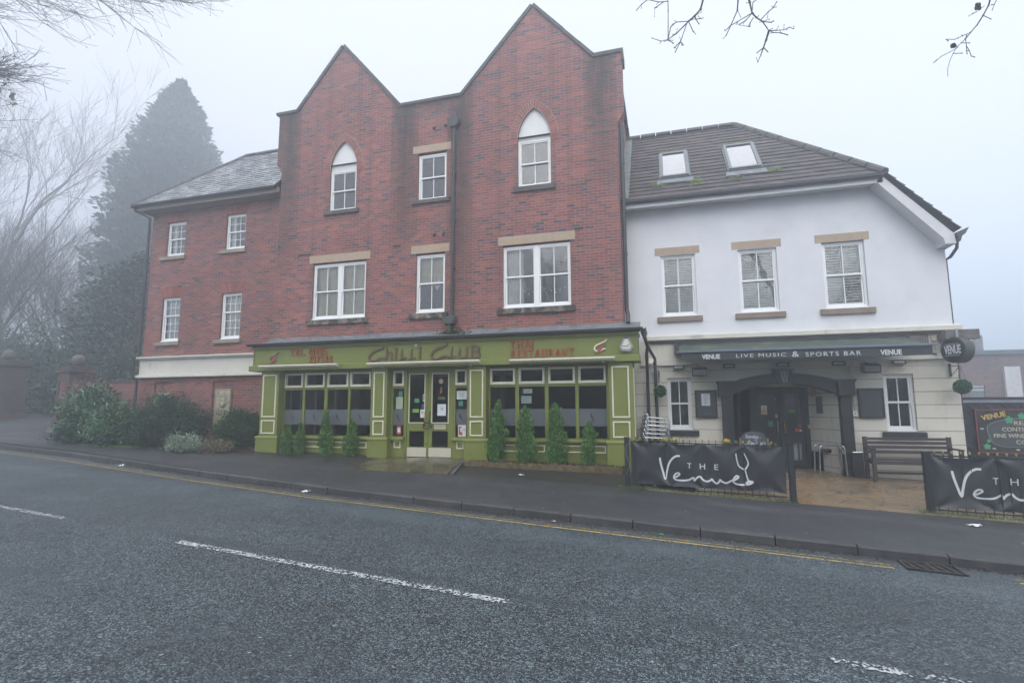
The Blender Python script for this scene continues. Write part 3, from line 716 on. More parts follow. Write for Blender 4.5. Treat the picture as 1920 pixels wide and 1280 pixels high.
        for side in (1, -1):
            ar = arc(0, 14, side); xe = xr if side == 1 else xl
            for k in range(14):
                sp.add([(ar[k][0], 0, ar[k][1]), (ar[k+1][0], 0, ar[k+1][1]), (xe, 0, ar[k+1][1]), (xe, 0, ar[k][1])], [(0, 1, 2, 3)])
                sp.add([(ar[k][0], 0, ar[k][1]), (ar[k+1][0], 0, ar[k+1][1]), (ar[k+1][0], .08, ar[k+1][1]), (ar[k][0], .08, ar[k][1])], [(0, 1, 2, 3)])
        sp.build('arch_spandrel', BR_T, w)
        m2 = MB(); m3 = MB()
        outer = arc(.20)+arc(.20, side=-1)[::-1][1:]; inner = pts
        ip = arc(.012); op = arc(.19)
        for side in (1, -1):
            i0, o0 = arc(.012, 15, side), arc(.20, 15, side)
            for k in range(15):
                p0, p1, q0, q1 = Vector(i0[k]), Vector(i0[k+1]), Vector(o0[k]), Vector(o0[k+1])
                g_ = .10
                A, B, Cc, D = p0.lerp(p1, g_), p0.lerp(p1, 1-g_), q0.lerp(q1, 1-g_), q0.lerp(q1, g_)
                m2.prism([tuple(A), tuple(B), tuple(Cc), tuple(D)], -.012, .02)
            e0, e1 = arc(-.004, 15, side), arc(.212, 15, side)
            for k in range(15):
                m3.prism([e0[k], e0[k+1], e1[k+1], e1[k]], -.006, .01)
            m2.prism([(xc+side*(hw+.012), zb-.14), (xc+side*(hw+.2), zb-.14), (xc+side*(hw+.2), zb-.005), (xc+side*(hw+.012), zb-.005)], -.011, .02)
        m2.build('brick_arch', BR_ARCH, w); m3.build('mortar_bed', MORT, w)
    gothic(a, -9.12, -8.25, 8.42, 9.24, 9.5); gothic(b, -3.50, -2.63, 8.50, 9.32, 9.52)
    for (q, x, z) in ((a, -8.7, 0), (b, 0, 0)): pass
    # heart in the lower middle window
    m = MB(); hp = []
    for i in range(24):
        t = 2*math.pi*i/24; hp.append((-5.80+.009*(16*math.sin(t)**3)/1.25, 4.86+.010*(13*math.cos(t)-5*math.cos(2*t)-2*math.cos(3*t)-math.cos(4*t))))
    m.prism(hp, .165, .175); m.build('hanging_heart', PAPERW, T)
    # string of lights in the right window
    m = MB()
    for i in range(14):
        x = -3.75+i*.115; m.ball((x, .26, 4.52+.07*math.sin(i*1.1)+.02*(i % 2)), .022, 6, 4)
    m.build('string_lights', WHITE, T)['kind'] = 'stuff'
    # rainwater pipe with hoppers
    h = MB()
    h.prism([(-5.40, 9.30), (-5.08, 9.30), (-5.08, 9.16), (-5.16, 9.06), (-5.32, 9.06), (-5.40, 9.16)], -.20, -.005)
    h.box(-5.33, -5.15, -.14, -.004, 9.3, 9.44)
    hp_ = h.build('hopper', DGUT, T, bevel=.008)
    downpipe(T, [(-5.24, -.09, 9.08), (-5.25, -.09, 3.88)], .045)
    h2 = MB(); h2.prism([(-5.47, 3.92), (-5.13, 3.92), (-5.13, 3.84), (-5.18, 3.72), (-5.42, 3.72), (-5.47, 3.84)], -.24, -.01)
    h2.tube([(-5.30, -.12, 3.74), (-5.30, -.16, 3.50)], .05, 8)
    h2.build('hopper', P('hopper_lead', (.06, .07, .06), .7, .4, 9), T)
    # corner pipe to the right of the tower
    downpipe(T, [(-.86, .10, 8.5), (-.86, .10, 6.6), (-.86, .10, 3.9), (-.83, .06, 3.75), (-.83, -.05, 3.55)], .05)
    for (x, z) in ((-5.85, 9.19), (-5.52, 9.21), (-5.80, 6.17), (-5.53, 6.18)):
        q = MB(); q.tube([(x, .02, z+.02), (x, -.05, z+.01), (x, -.08, z-.05)], .03, 8); q.build('overflow_pipe', DGUT, T)
    for (x0, x1, z0) in ((-2.06, -1.84, 5.925), (-10.10, -9.67, 5.925), (-7.04, -6.82, 5.925)):
        q = MB(); q.box(x0, x1, -.008, .02, z0, z0+.065); q.build('air_brick', BLACKS, T)
    q = MB(); q.tube([(-10.72, -.01, 6.30), (-10.72, -.12, 6.30), (-10.72, -.12, 6.20)], .03, 6); q.build('overflow_pipe', LEAD, T)
    # lead roof of the shopfront against the wall
tower()

# ---------------------------------------------------------------- lower brick wing on the left
WG = thing('brick_building', 'lower red brick wing with slate roof and cream band, left of the gabled building', 'building', (-13.5, .3, .5))
def wing():
    T = WG; Y = .3
    hs = [(-15.38, -14.62, 6.44, 7.58), (-13.03, -12.28, 6.46, 7.60), (-15.36, -14.62, 3.68, 5.10), (-13.03, -12.28, 3.67, 5.10)]
    rec = [(-15.42, -14.66, 1.0, 2.42), (-13.15, -12.32, .9, 2.42)]
    w = MB(); wall(w, -16.0, -10.8, 0, 2.56, Y, rec, .06); wall(w, -16.0, -10.8, 3.2, 8.0, Y, hs)
    for a, b, c, d in rec: w.add([(a, Y+.06, c), (b, Y+.06, c), (b, Y+.06, d), (a, Y+.06, d)], [(0, 1, 2, 3)])
    w.add([(-16, Y, 0), (-16, 5.0, 0), (-16, 5.0, 8), (-16, Y, 8)], [(3, 2, 1, 0)])
    w.add([(-16, 5, 0), (-10.8, 5, 0), (-10.8, 5, 8), (-16, 5, 8)], [(0, 1, 2, 3)])
    w.build('wall', BR_W, T)
    b = MB(); b.box(-16.06, -10.8, Y-.035, Y+.04, 2.55, 3.2)
    b.box(-16.06, -16.0, Y+.04, 5, 2.55, 3.2); b.build('render_band', CREAMW, T)
    m = MB()
    for z0, z1, o in ((3.13, 3.17, .085), (3.17, 3.215, .13), (2.565, 2.61, .10), (2.61, 2.65, .07)):
        m.prism([(-16.06-o, Y-.035-o), (-10.79, Y-.035-o), (-10.79, Y), (-16.0, Y), (-16.0, 5), (-16.06-o, 5)], z0, z1, 'z')
    m.build('band_moulding', CREAMW, T)
    lint = lambda x0, x1, z: (x0, x1, z, z+.2)
    cur = ('side', 'side', 'grey', 'net')
    for k, (h, up, low, mid) in enumerate(((hs[0], 2, 2, .53), (hs[1], 2, 2, .53), (hs[2], 2, 3, .6), (hs[3], 2, 3, .6))):
        mid = .5 if k < 2 else .59
        wd = sash(T, *h, Y, cols=3, up=up, low=low, mid=mid, sill=(h[0]-.17, h[1]+.07, h[2]-.115, h[2]-.005), sillmat=SILLG, cur=cur[k], bars=.018, horns=False)
        # flat gauged brick arch
        a = MB(); n = 15; x0, x1, z0 = h[0], h[1], h[3]+.004; z1 = z0+.30; ex_ = .17
        for i in range(n):
            f0, f1 = i/n, (i+.86)/n
            a.prism([(x0+(x1-x0)*f0, z0), (x0+(x1-x0)*f1, z0), (x0-ex_+(x1-x0+2*ex_)*f1, z1), (x0-ex_+(x1-x0+2*ex_)*f0, z1)], Y-.004, Y+.03)
        a.build('brick_arch', BR_ARCH, wd)
    # relief plaques in the recesses are separate things
    # eaves, gutter, roof
    s = MB(); s.prism([(-16.22, -.06), (-10.80, -.06), (-10.80, Y+.02), (-15.98, Y+.02), (-15.98, 5.2), (-16.22, 5.2)], 7.93, 7.98, 'z')
    s.prism([(-16.24, -.09), (-10.80, -.09), (-10.80, -.06), (-16.21, -.06), (-16.21, 5.2), (-16.24, 5.2)], 7.93, 8.08, 'z')
    s.build('soffit', P('brown_grey_soffit', (.23, .20, .18), .7, .1), T)
    tiled_roof(T, (-16.42, -.16, 8.10), (-10.97, -.16, 8.10), (-14.55, 2.56, 10.80), (-10.97, 2.56, 10.80), 19, SLATE, th=.018)
    tiled_roof(T, (-16.42, 5.3, 8.10), (-16.42, -.16, 8.10), (-14.55, 2.57, 10.80), (-14.55, 2.56, 10.80), 19, SLATE, th=.018)
    tiled_roof(T, (-10.97, 5.3, 8.10), (-16.42, 5.3, 8.10), (-10.97, 2.57, 10.80), (-14.55, 2.57, 10.80), 12, SLATE, th=.018)
    ridge_tiles(T, (-16.40, -.14, 8.13), (-14.55, 2.56, 10.84), .10); ridge_tiles(T, (-14.55, 2.56, 10.84), (-10.97, 2.56, 10.84), .12)
    gutter(T, [(-16.38, -.17, 8.10), (-10.84, -.17, 8.10)]); gutter(T, [(-16.38, 5.2, 8.10), (-16.38, -.17, 8.10)])
    downpipe(T, [(-16.32, -.12, 8.04), (-16.32, -.10, 7.95), (-16.07, Y-.07, 7.78), (-16.07, Y-.07, 3.3), (-16.12, Y-.18, 3.2), (-16.12, Y-.18, 2.6), (-16.07, Y-.08, 2.5), (-16.07, Y-.08, .5)], .042)
wing()
def relief(x0, x1, z0, z1, label):
    m = MB(); Y = .315; m.box(x0, x1, Y-.03, Y+.03, z0, z1); m.frame(x0, x1, z0, z1, .025, Y-.042, Y-.03)
    rnd = random.Random(int(x0*10)); cx = (x0+x1)/2; w = x1-x0; h = z1-z0
    for i in range(46):
        a = rnd.uniform(0, 6.28); rr = rnd.uniform(.02, .045); px = cx+rnd.gauss(0, .17)*w; pz = z0+h*rnd.uniform(.08, .94)
        m.ball((max(x0+.05, min(x1-.05, px)), Y-.03, pz), rr, 7, 5, sz=rnd.uniform(.6, 1.8))
    for sx in (-1, 1):
        m.tube([(cx, Y-.035, z0+.06), (cx+sx*w*.16, Y-.04, z0+h*.3), (cx+sx*w*.06, Y-.045, z0+h*.55), (cx+sx*w*.25, Y-.04, z0+h*.85)], [.03, .035, .03, .015], 6)
    m.ball((cx+.02, Y-.05, z0+h*.62), .075, 10, 7, sz=1.2)
    o = m.build('relief_plaque', P('cast_stone_%d' % int(-x0), (.36, .33, .25), .85, .16, 9, .004, 60, dirt=((.16, .16, .11), 5, .52, .7)), smooth=False)
    tag(o, label, 'plaque')
relief(-15.36, -14.72, 1.02, 2.10, 'pale carved stone plaque mostly hidden behind the shrubs, nearest the wing corner')
relief(-13.02, -12.46, .95, 2.18, 'tall pale carved stone plaque with leafy figure on brick wall beside the green shopfront')

# ---------------------------------------------------------------- green restaurant front
SF = thing('shopfront', 'green painted restaurant shopfront with cream mouldings and black gutter', 'shopfront', (-5.7, -.6, .3))
def shopfront():
    T = SF
    YF, YW, YR = -.6, -.35, -.40
    pil = [(-10.60, -10.03), (-7.22, -6.78), (-4.62, -4.15), (-1.26, -.72)]
    b = MB()
    # fascia box
    b.box(-10.90, -.60, YF, .0, 2.62, 3.20)
    b.prism([(YF-.10, 2.60), (0, 2.60), (0, 2.62), (YF-.0, 2.745), (YF-.06, 2.745), (YF-.10, 2.73)], -10.95, -.56, 'x')
    b.frame(-10.90, -.60, 2.745, 3.20, .03, YF-.018, YF, wb=.012, wt=.035)
    b.box(-10.93, -.57, YF-.06, 0, 3.20, 3.262)
    b.build('fascia', GREEN, T, bevel=.004)
    for i, (x0, x1) in enumerate(pil):
        p = MB(); p.box(x0, x1, YF, -.02, .80, 2.60)
        p.box(x0-.06, x1+.06, YF-.05, -.02, .0, .80 if i else .84)
        p.prism([(YF-.065, .80), (YF-.065, .83), (YF-.02, .87), (0, .87), (0, .80)], x0-.075, x1+.075, 'x')
        po = p.build('pilaster', GREEN, T, bevel=.005)
        a, c = x0+.065, x1-.065
        if i == 3: a, c = x0+.07, x1-.09
        for za, zb in ((1.36, 2.50), (.925, 1.285)):
            MB().frame(a, c, za, zb, .034, YF-.022, YF+.004).build('panel_moulding', CREAMT, po, bevel=.008)
        if i == 3: MB().box(-.724, -.70, YF+.06, YF+.10, .95, 2.45).build('side_moulding', CREAMT, po)
    # head, stall riser, sills
    MB().box(-10.03, -.72, YW+.0, -.02, 2.535, 2.60).build('window_head', GREEN, T, bevel=.004)
    for x0, x1 in ((-10.03, -7.22), (-6.78, -6.37), (-5.06, -4.62), (-4.15, -1.26)):
        s = MB(); s.box(x0, x1, YR, -.02, .40, .80); s.box(x0, x1, YR-.03, -.02, .0, .40); s.build('stall_riser', GREEN, T, bevel=.004)
    for x0, x1 in ((-10.03, -7.22), (-6.86, -6.37), (-5.06, -4.56), (-4.15, -1.26)):
        MB().prism([(YR-.10, .80), (YR-.10, .845), (YR-.06, .875), (YW+.05, .89), (YW+.05, .80)], x0, x1, 'x').build('window_sill', GREEN, T, bevel=.004)
    for x0, x1, za, zb in ((-10.0, -7.43, .575, .74), (-3.98, -2.77, .565, .735), (-2.69, -1.37, .565, .735), (-6.66, -6.47, .60, .78), (-4.97, -4.78, .60, .78)):
        MB().frame(x0, x1, za, zb, .030, YR-.020, YR+.003).build('riser_moulding', CREAMT, T, bevel=.008)
    # glazed bays
    bays = [[(-10.06, -9.44), (-9.37, -8.76), (-8.67, -8.04), (-7.98, -7.37)], [(-6.73, -6.42)], [(-5.02, -4.72)], [(-4.12, -3.49), (-3.40, -2.77), (-2.68, -2.05), (-1.97, -1.34)]]
    ends = [(-10.03, -7.22), (-6.78, -6.37), (-5.06, -4.62), (-4.15, -1.26)]
    for units, (e0, e1) in zip(bays, ends):
        f = MB()
        xs = [e0]+[v for u in units for v in u]+[e1]
        xs[1] = max(xs[1], e0+.015)
        for k in range(0, len(xs), 2):
            if xs[k+1] > xs[k]: f.box(xs[k], xs[k+1], YW-.02, YW+.05, .885, 2.535)
        for (a, c) in units: f.box(max(a, e0+.015), c, YW-.012, YW+.048, 2.085, 2.145)
        fo = f.build('window', GREEN, T, bevel=.004)
        g = MB(); fr = MB()
        for (a, c) in units:
            a = max(a, e0+.015)
            m = MB(); m.frame(a, c, 2.145, 2.533, .05, YW-.045, YW+.03, wb=.065); m.build('fanlight', CREAMT, fo, bevel=.006)
            g.add([(a, YW+.02, 2.15), (c, YW+.02, 2.15), (c, YW+.02, 2.53), (a, YW+.02, 2.53)], [(0, 1, 2, 3)])
            g.add([(a, YW+.025, .885), (c, YW+.025, .885), (c, YW+.025, 2.085), (a, YW+.025, 2.085)], [(0, 1, 2, 3)])
            fr.add([(a, YW+.021, 1.165), (c, YW+.021, 1.165), (c, YW+.021, 1.56), (a, YW+.021, 1.56)], [(0, 1, 2, 3)])
        g.build('pane', GLASSD, fo); fr.build('frosted_band', FROST, fo)
        for k, (a, c) in enumerate(units):
            ch = MB(); x = (a+c)/2-.02
            ribbon(ch, [(x-.035, 1.455), (x-.02, 1.40), (x+.005, 1.345), (x+.04, 1.29), (x+.065, 1.26)], [.008, .05, .045, .018, .004], YW+.0175, .002, 4)
            ch.build('chilli_motif', CHIL, fo)
    # dining room behind the glass
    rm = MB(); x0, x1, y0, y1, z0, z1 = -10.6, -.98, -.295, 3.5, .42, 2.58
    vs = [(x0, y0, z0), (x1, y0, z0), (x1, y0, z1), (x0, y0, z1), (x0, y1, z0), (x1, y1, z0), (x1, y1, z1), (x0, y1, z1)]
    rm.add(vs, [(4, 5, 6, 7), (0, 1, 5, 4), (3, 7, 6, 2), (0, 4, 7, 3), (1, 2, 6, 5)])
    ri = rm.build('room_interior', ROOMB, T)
    q = MB()
    for x in (-9.72, -9.0, -8.35): q.box(x, x+.32, .15, .35, .42, 2.75)
    q.box(-3.98, -3.86, -.05, .1, .42, 2.75); q.box(-5.9, -5.2, 1.2, 1.3, .42, 2.4)
    q.build('inner_pillar', P('tan_wall', (.13, .095, .06), .9), ri)
    q = MB()
    for x in (-9.95, -9.62, -9.15, -8.55): q.box(x, x+.03, -.22, -.18, .9, 2.1)
    q.build('blind_edge', P('blue_grey_frame', (.30, .36, .42), .6), ri)
    q = MB()
    for x in (-9.1, -8.3, -7.7, -3.7, -2.9, -2.2, -1.6):
        q.box(x-.3, x+.3, .2, .8, 1.12, 1.15); q.box(x-.03, x+.03, .45, .51, .42, 1.12)
        for d in (-.42, .42): q.box(x+d-.03, x+d+.03, .3, .7, .9, 1.42)
    q.build('dining_table', P('dark_wood', (.06, .035, .02), .5), ri)
    q = MB()
    for x in (-9.1, -8.3, -3.7, -1.7): q.box(x-.1, x+.1, .3, .5, 1.15, 1.20)
    q.build('napkins', P('pink_cloth', (.30, .12, .08), .8), ri)
    # doors
    for k, (x0, x1) in enumerate(((-6.335, -5.765), (-5.745, -5.10))):
        d = MB(); gx0, gx1 = (-6.27, -5.86) if k == 0 else (-5.645, -5.22); yd = YW
        d.box(x0, gx0, yd, yd+.05, .39, 2.535); d.box(gx1, x1, yd, yd+.05, .39, 2.535)
        for za, zb in ((.39, .635), (1.02, 1.225), (2.445, 2.535)): d.box(gx0, gx1, yd, yd+.05, za, zb)
        do = d.build('door', GREEN, T, bevel=.003)
        MB().box(x0+.015, x1-.03, yd-.012, yd+.002, .395, .615).build('kick_plate', CREAMK, do, bevel=.003)
        MB().frame(gx0-.02, gx1+.02, 1.215, 2.455, .022, yd-.012, yd+.002).build('door_trim', CREAMT, do, bevel=.003)
        g = MB(); g.add([(gx0, yd+.028, .635), (gx1, yd+.028, .635), (gx1, yd+.028, 1.02), (gx0, yd+.028, 1.02)], [(0, 1, 2, 3)])
        g.add([(gx0, yd+.03, 1.225), (gx1, yd+.03, 1.225), (gx1, yd+.03, 2.445), (gx0, yd+.03, 2.445)], [(0, 1, 2, 3)]); g.build('pane', GLASSD, do)
        if k:
            l = MB(); l.frame(-5.58, -5.28, 1.07, 1.175, .022, yd-.022, yd+.002); l.box(-5.56, -5.3, yd-.014, yd-.004, 1.10, 1.135)
            l.build('letter_plate', CREAMK, do, bevel=.003)
        hx = -5.82 if k == 0 else -5.69
        hd = MB(); hd.tube([(hx, yd, 1.50), (hx, yd-.07, 1.49), (hx, yd-.07, 1.15), (hx, yd, 1.14)], .012, 8)
        for zz in (1.69, .74): MB().ball((hx+.02, yd-.015, zz), .018, 8, 5).build('door_lock', BRASS, do)
        hd.build('door_handle', BRASS if k == 0 else DGUT, do, smooth=True)
    f = MB(); f.box(-6.37, -6.335, YW-.03, YW+.05, .39, 2.535); f.box(-5.10, -5.06, YW-.03, YW+.05, .39, 2.535); f.box(-5.765, -5.745, YW+.012, YW+.04, .39, 2.535)
    f.build('door_frame', GREEN, T)
    lk = MB(); lk.tube(spline([(-5.84, YW-.07, 1.22), (-5.84, YW-.09, 1.12), (-5.80, YW-.1, 1.085), (-5.66, YW-.1, 1.10), (-5.61, YW-.09, 1.15), (-5.63, YW-.08, 1.21), (-5.70, YW-.08, 1.23), (-5.82, YW-.08, 1.235)], 5), .014, 7)
    lk.build('door_lock', BLACKP, T, smooth=True)
    # notices
    def note(x0, x1, z0, z1, m, lines=0, y=YW+.0135, ink=INK):
        q = MB(); q.box(x0, x1, y-.002, y, z0, z1); o = q.build('notice', m, T)
        if lines:
            w_ = MB()
            for i in range(lines):
                zz = z1-(z1-z0)*(i+1.2)/(lines+1.6); e = (x1-x0)*(.12+.13*((i*7) % 3)/2); w_.box(x0+e, x1-e, y-.0035, y-.0025, zz-.006, zz+.004)
            w_.build('printed_lines', ink, o)
        return o
    note(-6.59, -6.48, 1.88, 2.02, STTEAL, 2); note(-6.66, -6.47, 1.57, 1.87, PAPERG, 6); o = note(-6.62, -6.50, .93, 1.15, STRED); 
    q = MB(); q.box(-6.60, -6.52, YW+.006, YW+.0105, .98, 1.10); q.build('printed_panel', PAPERW, o)
    yg = YW+.029
    note(-6.15, -6.02, 1.73, 1.83, STGREEN, 1, yg); note(-6.20, -6.02, 1.48, 1.57, P('sticker_lime', (.15, .38, .06), .6), 1, yg)
    note(-5.92, -5.862, 1.76, 1.93, PAPERW, 0, yg); note(-5.905, -5.87, 1.78, 1.91, STBLUE, 0, yg-.003)
    note(-5.94, -5.862, 1.58, 1.69, STBLUE, 0, yg); o = note(-5.985, -5.862, 1.35, 1.555, PAPERW, 0, yg)
    r = MB(); r.lathe((-5.925, yg-.004, 1.485), [(.034, 0), (.034, .002)], 16, axis='y'); r.build('no_smoking_ring', STRED, o)
    r = MB(); r.lathe((-5.925, yg-.0055, 1.485), [(.024, 0), (.024, .002)], 16, axis='y'); r.build('ring_centre', PAPERW, o)
    r = MB(); ribbon(r, [(-5.945, 1.50), (-5.905, 1.47)], .008, yg-.008); r.build('ring_bar', STRED, o)
    r = MB(); r.lathe((-5.43, yg-.004, 2.25), [(.06, 0), (.06, .004)], 20, axis='y'); r.build('round_sticker', P('sticker_peach', (.45, .27, .15), .6), T)
    r = MB(); r.lathe((-5.43, yg-.006, 2.25), [(.035, 0), (.035, .002)], 16, axis='y'); r.build('round_sticker', P('sticker_peach_pale', (.45, .38, .28), .6), T)
    r = MB(); r.prism([(-5.46, 1.95), (-5.40, 1.96), (-5.405, 2.10), (-5.43, 2.13)], yg-.006, yg-.001); r.build('paper_cutout', P('sticker_orange', (.32, .10, .04), .6), T)
    r = MB(); r.lathe((-5.41, yg-.004, 1.83), [(.001, 0), (.12, 0), (.12, .002), (.001, .002)], 24, axis='y')
    r.v = [(x, y, 1.83+(z-1.83)*.42) for x, y, z in r.v]; cs = r.build('closed_sign', P('sign_dark_green', (.01, .05, .045), .5), T)
    text(cs, 'lettering', 'CLOSED', -5.49, -5.33, 1.815, 1.855, yg-.006, P('sign_gold', (.5, .33, .08), .5))
    note(-5.52, -5.29, 1.40, 1.685, PAPERW, 0, yg); ribbon_m = MB(); ribbon(ribbon_m, [(-5.44, 1.58), (-5.40, 1.60), (-5.37, 1.57), (-5.42, 1.555), (-5.37, 1.54)], .012, yg-.004, .001, 4); ribbon_m.build('printed_mark', INK, T)
    note(-5.0, -4.735, 1.80, 2.005, PAPERW, 5); note(-4.95, -4.83, 1.64, 1.76, STTEAL, 1); o = note(-4.955, -4.75, .90, 1.175, PAPERW)
    text(o, 'lettering', '-10', -4.88, -4.77, 1.03, 1.09, YW+.008, STRED)
    r = MB(); r.prism([(-4.94, .95), (-4.85, .93), (-4.84, 1.0), (-4.90, 1.02), (-4.90, 1.09), (-4.84, 1.13), (-4.93, 1.15)], YW+.007, YW+.011); r.build('printed_panel', STRED, o)
    note(-3.30, -3.08, 1.925, 2.035, P('paper_dim', (.22, .30, .27), .8), 2); note(-3.35, -3.10, 1.69, 1.87, P('paper_dim2', (.20, .27, .26), .8), 4)
    # gutter and lead roof
    gutter(T, [(-11.0, YF-.13, 3.335), (-.47, YF-.13, 3.335)], r=.065); gutter(T, [(-.47, YF-.13, 3.335), (-.47, .3, 3.33)], r=.06)
    MB().box(-10.95, -.53, YF-.075, YF-.05, 3.25, 3.335).build('gutter_board', DGUT, T)
    l = MB(); vs = []
    for i in range(61):
        x = -10.93+(10.93-.55)*i/60
        for yy, zz in ((YF-.07, 3.335), (-.3, 3.41), (-.03, 3.475), (-.012, 3.56), (.0, 3.56)): vs.append((x, yy, zz+random.uniform(-.008, .01)))
    l.add(vs, [(5*i+j, 5*i+5+j, 5*i+6+j, 5*i+1+j) for i in range(60) for j in range(4)]); l.build('lead_roof', LEAD, T)
    # junk on the roof by the hopper
    mg = MB()
    for i in range(160):
        x = -5.2+random.gauss(0, .22); z = 3.42+abs(random.gauss(0, .09)); y = -.1+random.uniform(-.12, .05); s_ = .03
        mg.add([(x-s_, y, z-s_*.4), (x+s_*.3, y-.02, z+s_), (x+s_, y+.01, z+.01)], [(0, 1, 2)])
    mg.build('moss_growth', P('moss_dark', (.06, .085, .03), .9, .4), T)['kind'] = 'stuff'
    for x in (-10.85, -9.8): pass
    dp = downpipe(T, [(-.50, -.62, 3.27), (-.44, -.58, 3.10), (-.40, -.3, 2.95), (-.43, -.1, 2.8), (-.45, .55, 2.2), (-.45, .62, .2)], .038, clips=False)
    downpipe(T, [(-.47, .1, 3.27), (-.43, .3, 3.05), (-.27, .62, 2.75), (-.25, .62, .2)], .038, clips=False)
    MB().box(-6.02, -5.94, YF-.05, YF, 3.10, 3.17).build('sensor_box', GREYP, T)
shopfront()

# red serif lettering built from strokes
GL = {'T': [[(0, 1), (.7, 1)], [(.35, .97), (.35, 0)], [(.2, .02), (.5, .02)], [(.02, 1), (.02, .82)], [(.68, 1), (.68, .82)]],
 'E': [[(.12, 1), (.12, 0)], [(0, .98), (.6, .98)], [(.0, .03), (.62, .03)], [(.12, .52), (.45, .52)], [(.6, 1), (.6, .83)], [(.62, 0), (.62, .2)], [(.45, .62), (.45, .42)]],
 'L': [[(.12, 1), (.12, 0)], [(0, .98), (.26, .98)], [(0, .03), (.6, .03)], [(.6, 0), (.6, .2)]],
 'H': [[(.12, 1), (.12, 0)], [(.62, 1), (.62, 0)], [(.12, .52), (.62, .52)], [(0, .98), (.25, .98)], [(.5, .98), (.75, .98)], [(0, .02), (.25, .02)], [(.5, .02), (.75, .02)]],
 'A': [[(.06, 0), (.36, 1), (.40, 1), (.70, 0)], [(.18, .36), (.58, .36)], [(-.03, .02), (.18, .02)], [(.58, .02), (.8, .02)]],
 'I': [[(.12, 1), (.12, 0)], [(0, .98), (.25, .98)], [(0, .02), (.25, .02)]],
 'R': [[(.12, 1), (.12, 0)], [(0, .98), (.4, .98), (.56, .88), (.56, .62), (.4, .50), (.12, .50)], [(.36, .5), (.62, .06), (.74, .02)], [(0, .02), (.26, .02)]],
 'S': [[(.5, .78), (.48, .93), (.28, 1), (.08, .9), (.06, .72), (.26, .55), (.46, .42), (.5, .2), (.34, .02), (.12, .04), (.03, .24)]],
 'U': [[(.12, 1), (.12, .25), (.24, .04), (.44, .02), (.6, .2), (.62, 1)], [(0, .98), (.25, .98)], [(.5, .98), (.74, .98)]],
 'N': [[(.12, 0), (.12, 1)], [(.06, 1), (.62, .0)], [(.62, 0), (.62, 1)], [(0, .02), (.25, .02)], [(.5, .98), (.74, .98)]],
 '0': [[(.3, 1), (.1, .86), (.05, .5), (.1, .14), (.3, 0), (.5, .14), (.55, .5), (.5, .86), (.3, 1)]], '1': [[(.04, .84), (.2, 1), (.2, 0)], [(.06, .02), (.34, .02)]],
 '9': [[(.5, .62), (.3, .46), (.1, .6), (.08, .84), (.28, 1), (.48, .88), (.52, .6), (.42, .2), (.16, 0)]],
 '2': [[(.06, .78), (.16, .97), (.38, 1), (.52, .82), (.46, .58), (.06, .04), (.56, .04), (.58, .18)]],
 '5': [[(.52, .97), (.14, .97), (.09, .56), (.3, .62), (.5, .5), (.53, .26), (.38, .03), (.16, .0), (.04, .12)]],
 '7': [[(.04, .84), (.04, .97), (.54, .97), (.38, .55), (.22, 0)]], '4': [[(.42, 0), (.42, 1), (.03, .3), (.6, .3)], [(.3, .02), (.54, .02)]]}
GW = {'T': .7, 'E': .64, 'L': .62, 'H': .75, 'A': .76, 'I': .25, 'R': .72, 'S': .55, 'U': .74, 'N': .74, '1': .32}
def serif(parent, s, x0, x1, z0, z1, y, wgt=.019, sp=.16):
    tot = sum(GW.get(c, .6) for c in s)+sp*(len(s)-1); kx = (x1-x0)/tot; kz = z1-z0; x = x0
    for c in s:
        if c == ' ': x += .6*kx; continue
        m = MB()
        for i, st in enumerate(GL[c]):
            cur = c in 'S0925' and i == 0
            ribbon(m, [(x+a*kx, z0+b*kz) for a, b in st], wgt if i == 0 or c == 'H' else wgt*.6, y-.0006*i, .022, 3 if cur else 0)
        m.build('letter_'+c.lower() if c.isalpha() else 'digit', RED, parent); x += (GW.get(c, .6)+sp)*kx
LS = thing('sign_lettering', 'red serif telephone number lettering TEL 01925 757545 on the left of the green fascia', 'lettering', (-9, -.62, 2.78))
serif(LS, 'TEL', -9.68, -9.24, 2.99, 3.16, -.64, .017, .24); serif(LS, '01925', -9.10, -8.55, 2.995, 3.165, -.64, .017, .24); serif(LS, '757545', -9.10, -8.38, 2.785, 2.95, -.64, .017, .24)
LS = thing('sign_lettering', 'red serif THAI RESTAURANT lettering on the right half of the green fascia', 'lettering', (-2.8, -.62, 2.75))
serif(LS, 'THAI', -3.53, -2.97, 2.985, 3.155, -.64, .021, .22); serif(LS, 'RESTAURANT', -3.52, -2.02, 2.76, 2.93, -.64, .020, .24)
LS = thing('sign_lettering', 'large brown curling Chilli Club lettering in the middle of the green fascia', 'lettering', (-5.8, -.62, 2.78))
def cl(x, y, w=1): return [(x+w*a, y+b) for a, b in ((.43, .38), (.40, .32), (.28, .285), (.12, .23), (.02, .12), (.04, .03), (.14, -.005), (.24, .02), (.34, .065), (.44, .06), (.47, .02))]
def brown(name, strokes):
    m = MB()
    for i, (pts, w, k) in enumerate(strokes): ribbon(m, pts, w, -.642-.0008*i, .022, k)
    m.build(name, MAROON, LS)
X = -7.31; Z = 2.785
brown('letter_c', [(cl(X, Z), [.012, .045, .05, .055, .055, .05, .045, .045, .04, .03], 4)])
brown('letter_h', [([(-6.80, 3.13), (-6.79, 3.0), (-6.805, 2.79)], [.01, .045, .05], 4), ([(-6.79, 2.93), (-6.73, 3.0), (-6.665, 2.96), (-6.66, 2.86), (-6.635, 2.79)], [.03, .045, .05, .045, .03], 4)])
brown('letter_i', [([(-6.535, 3.0), (-6.54, 2.79)], .045, 0), ([(-6.57, 3.065), (-6.50, 3.065)], .05, 0)])
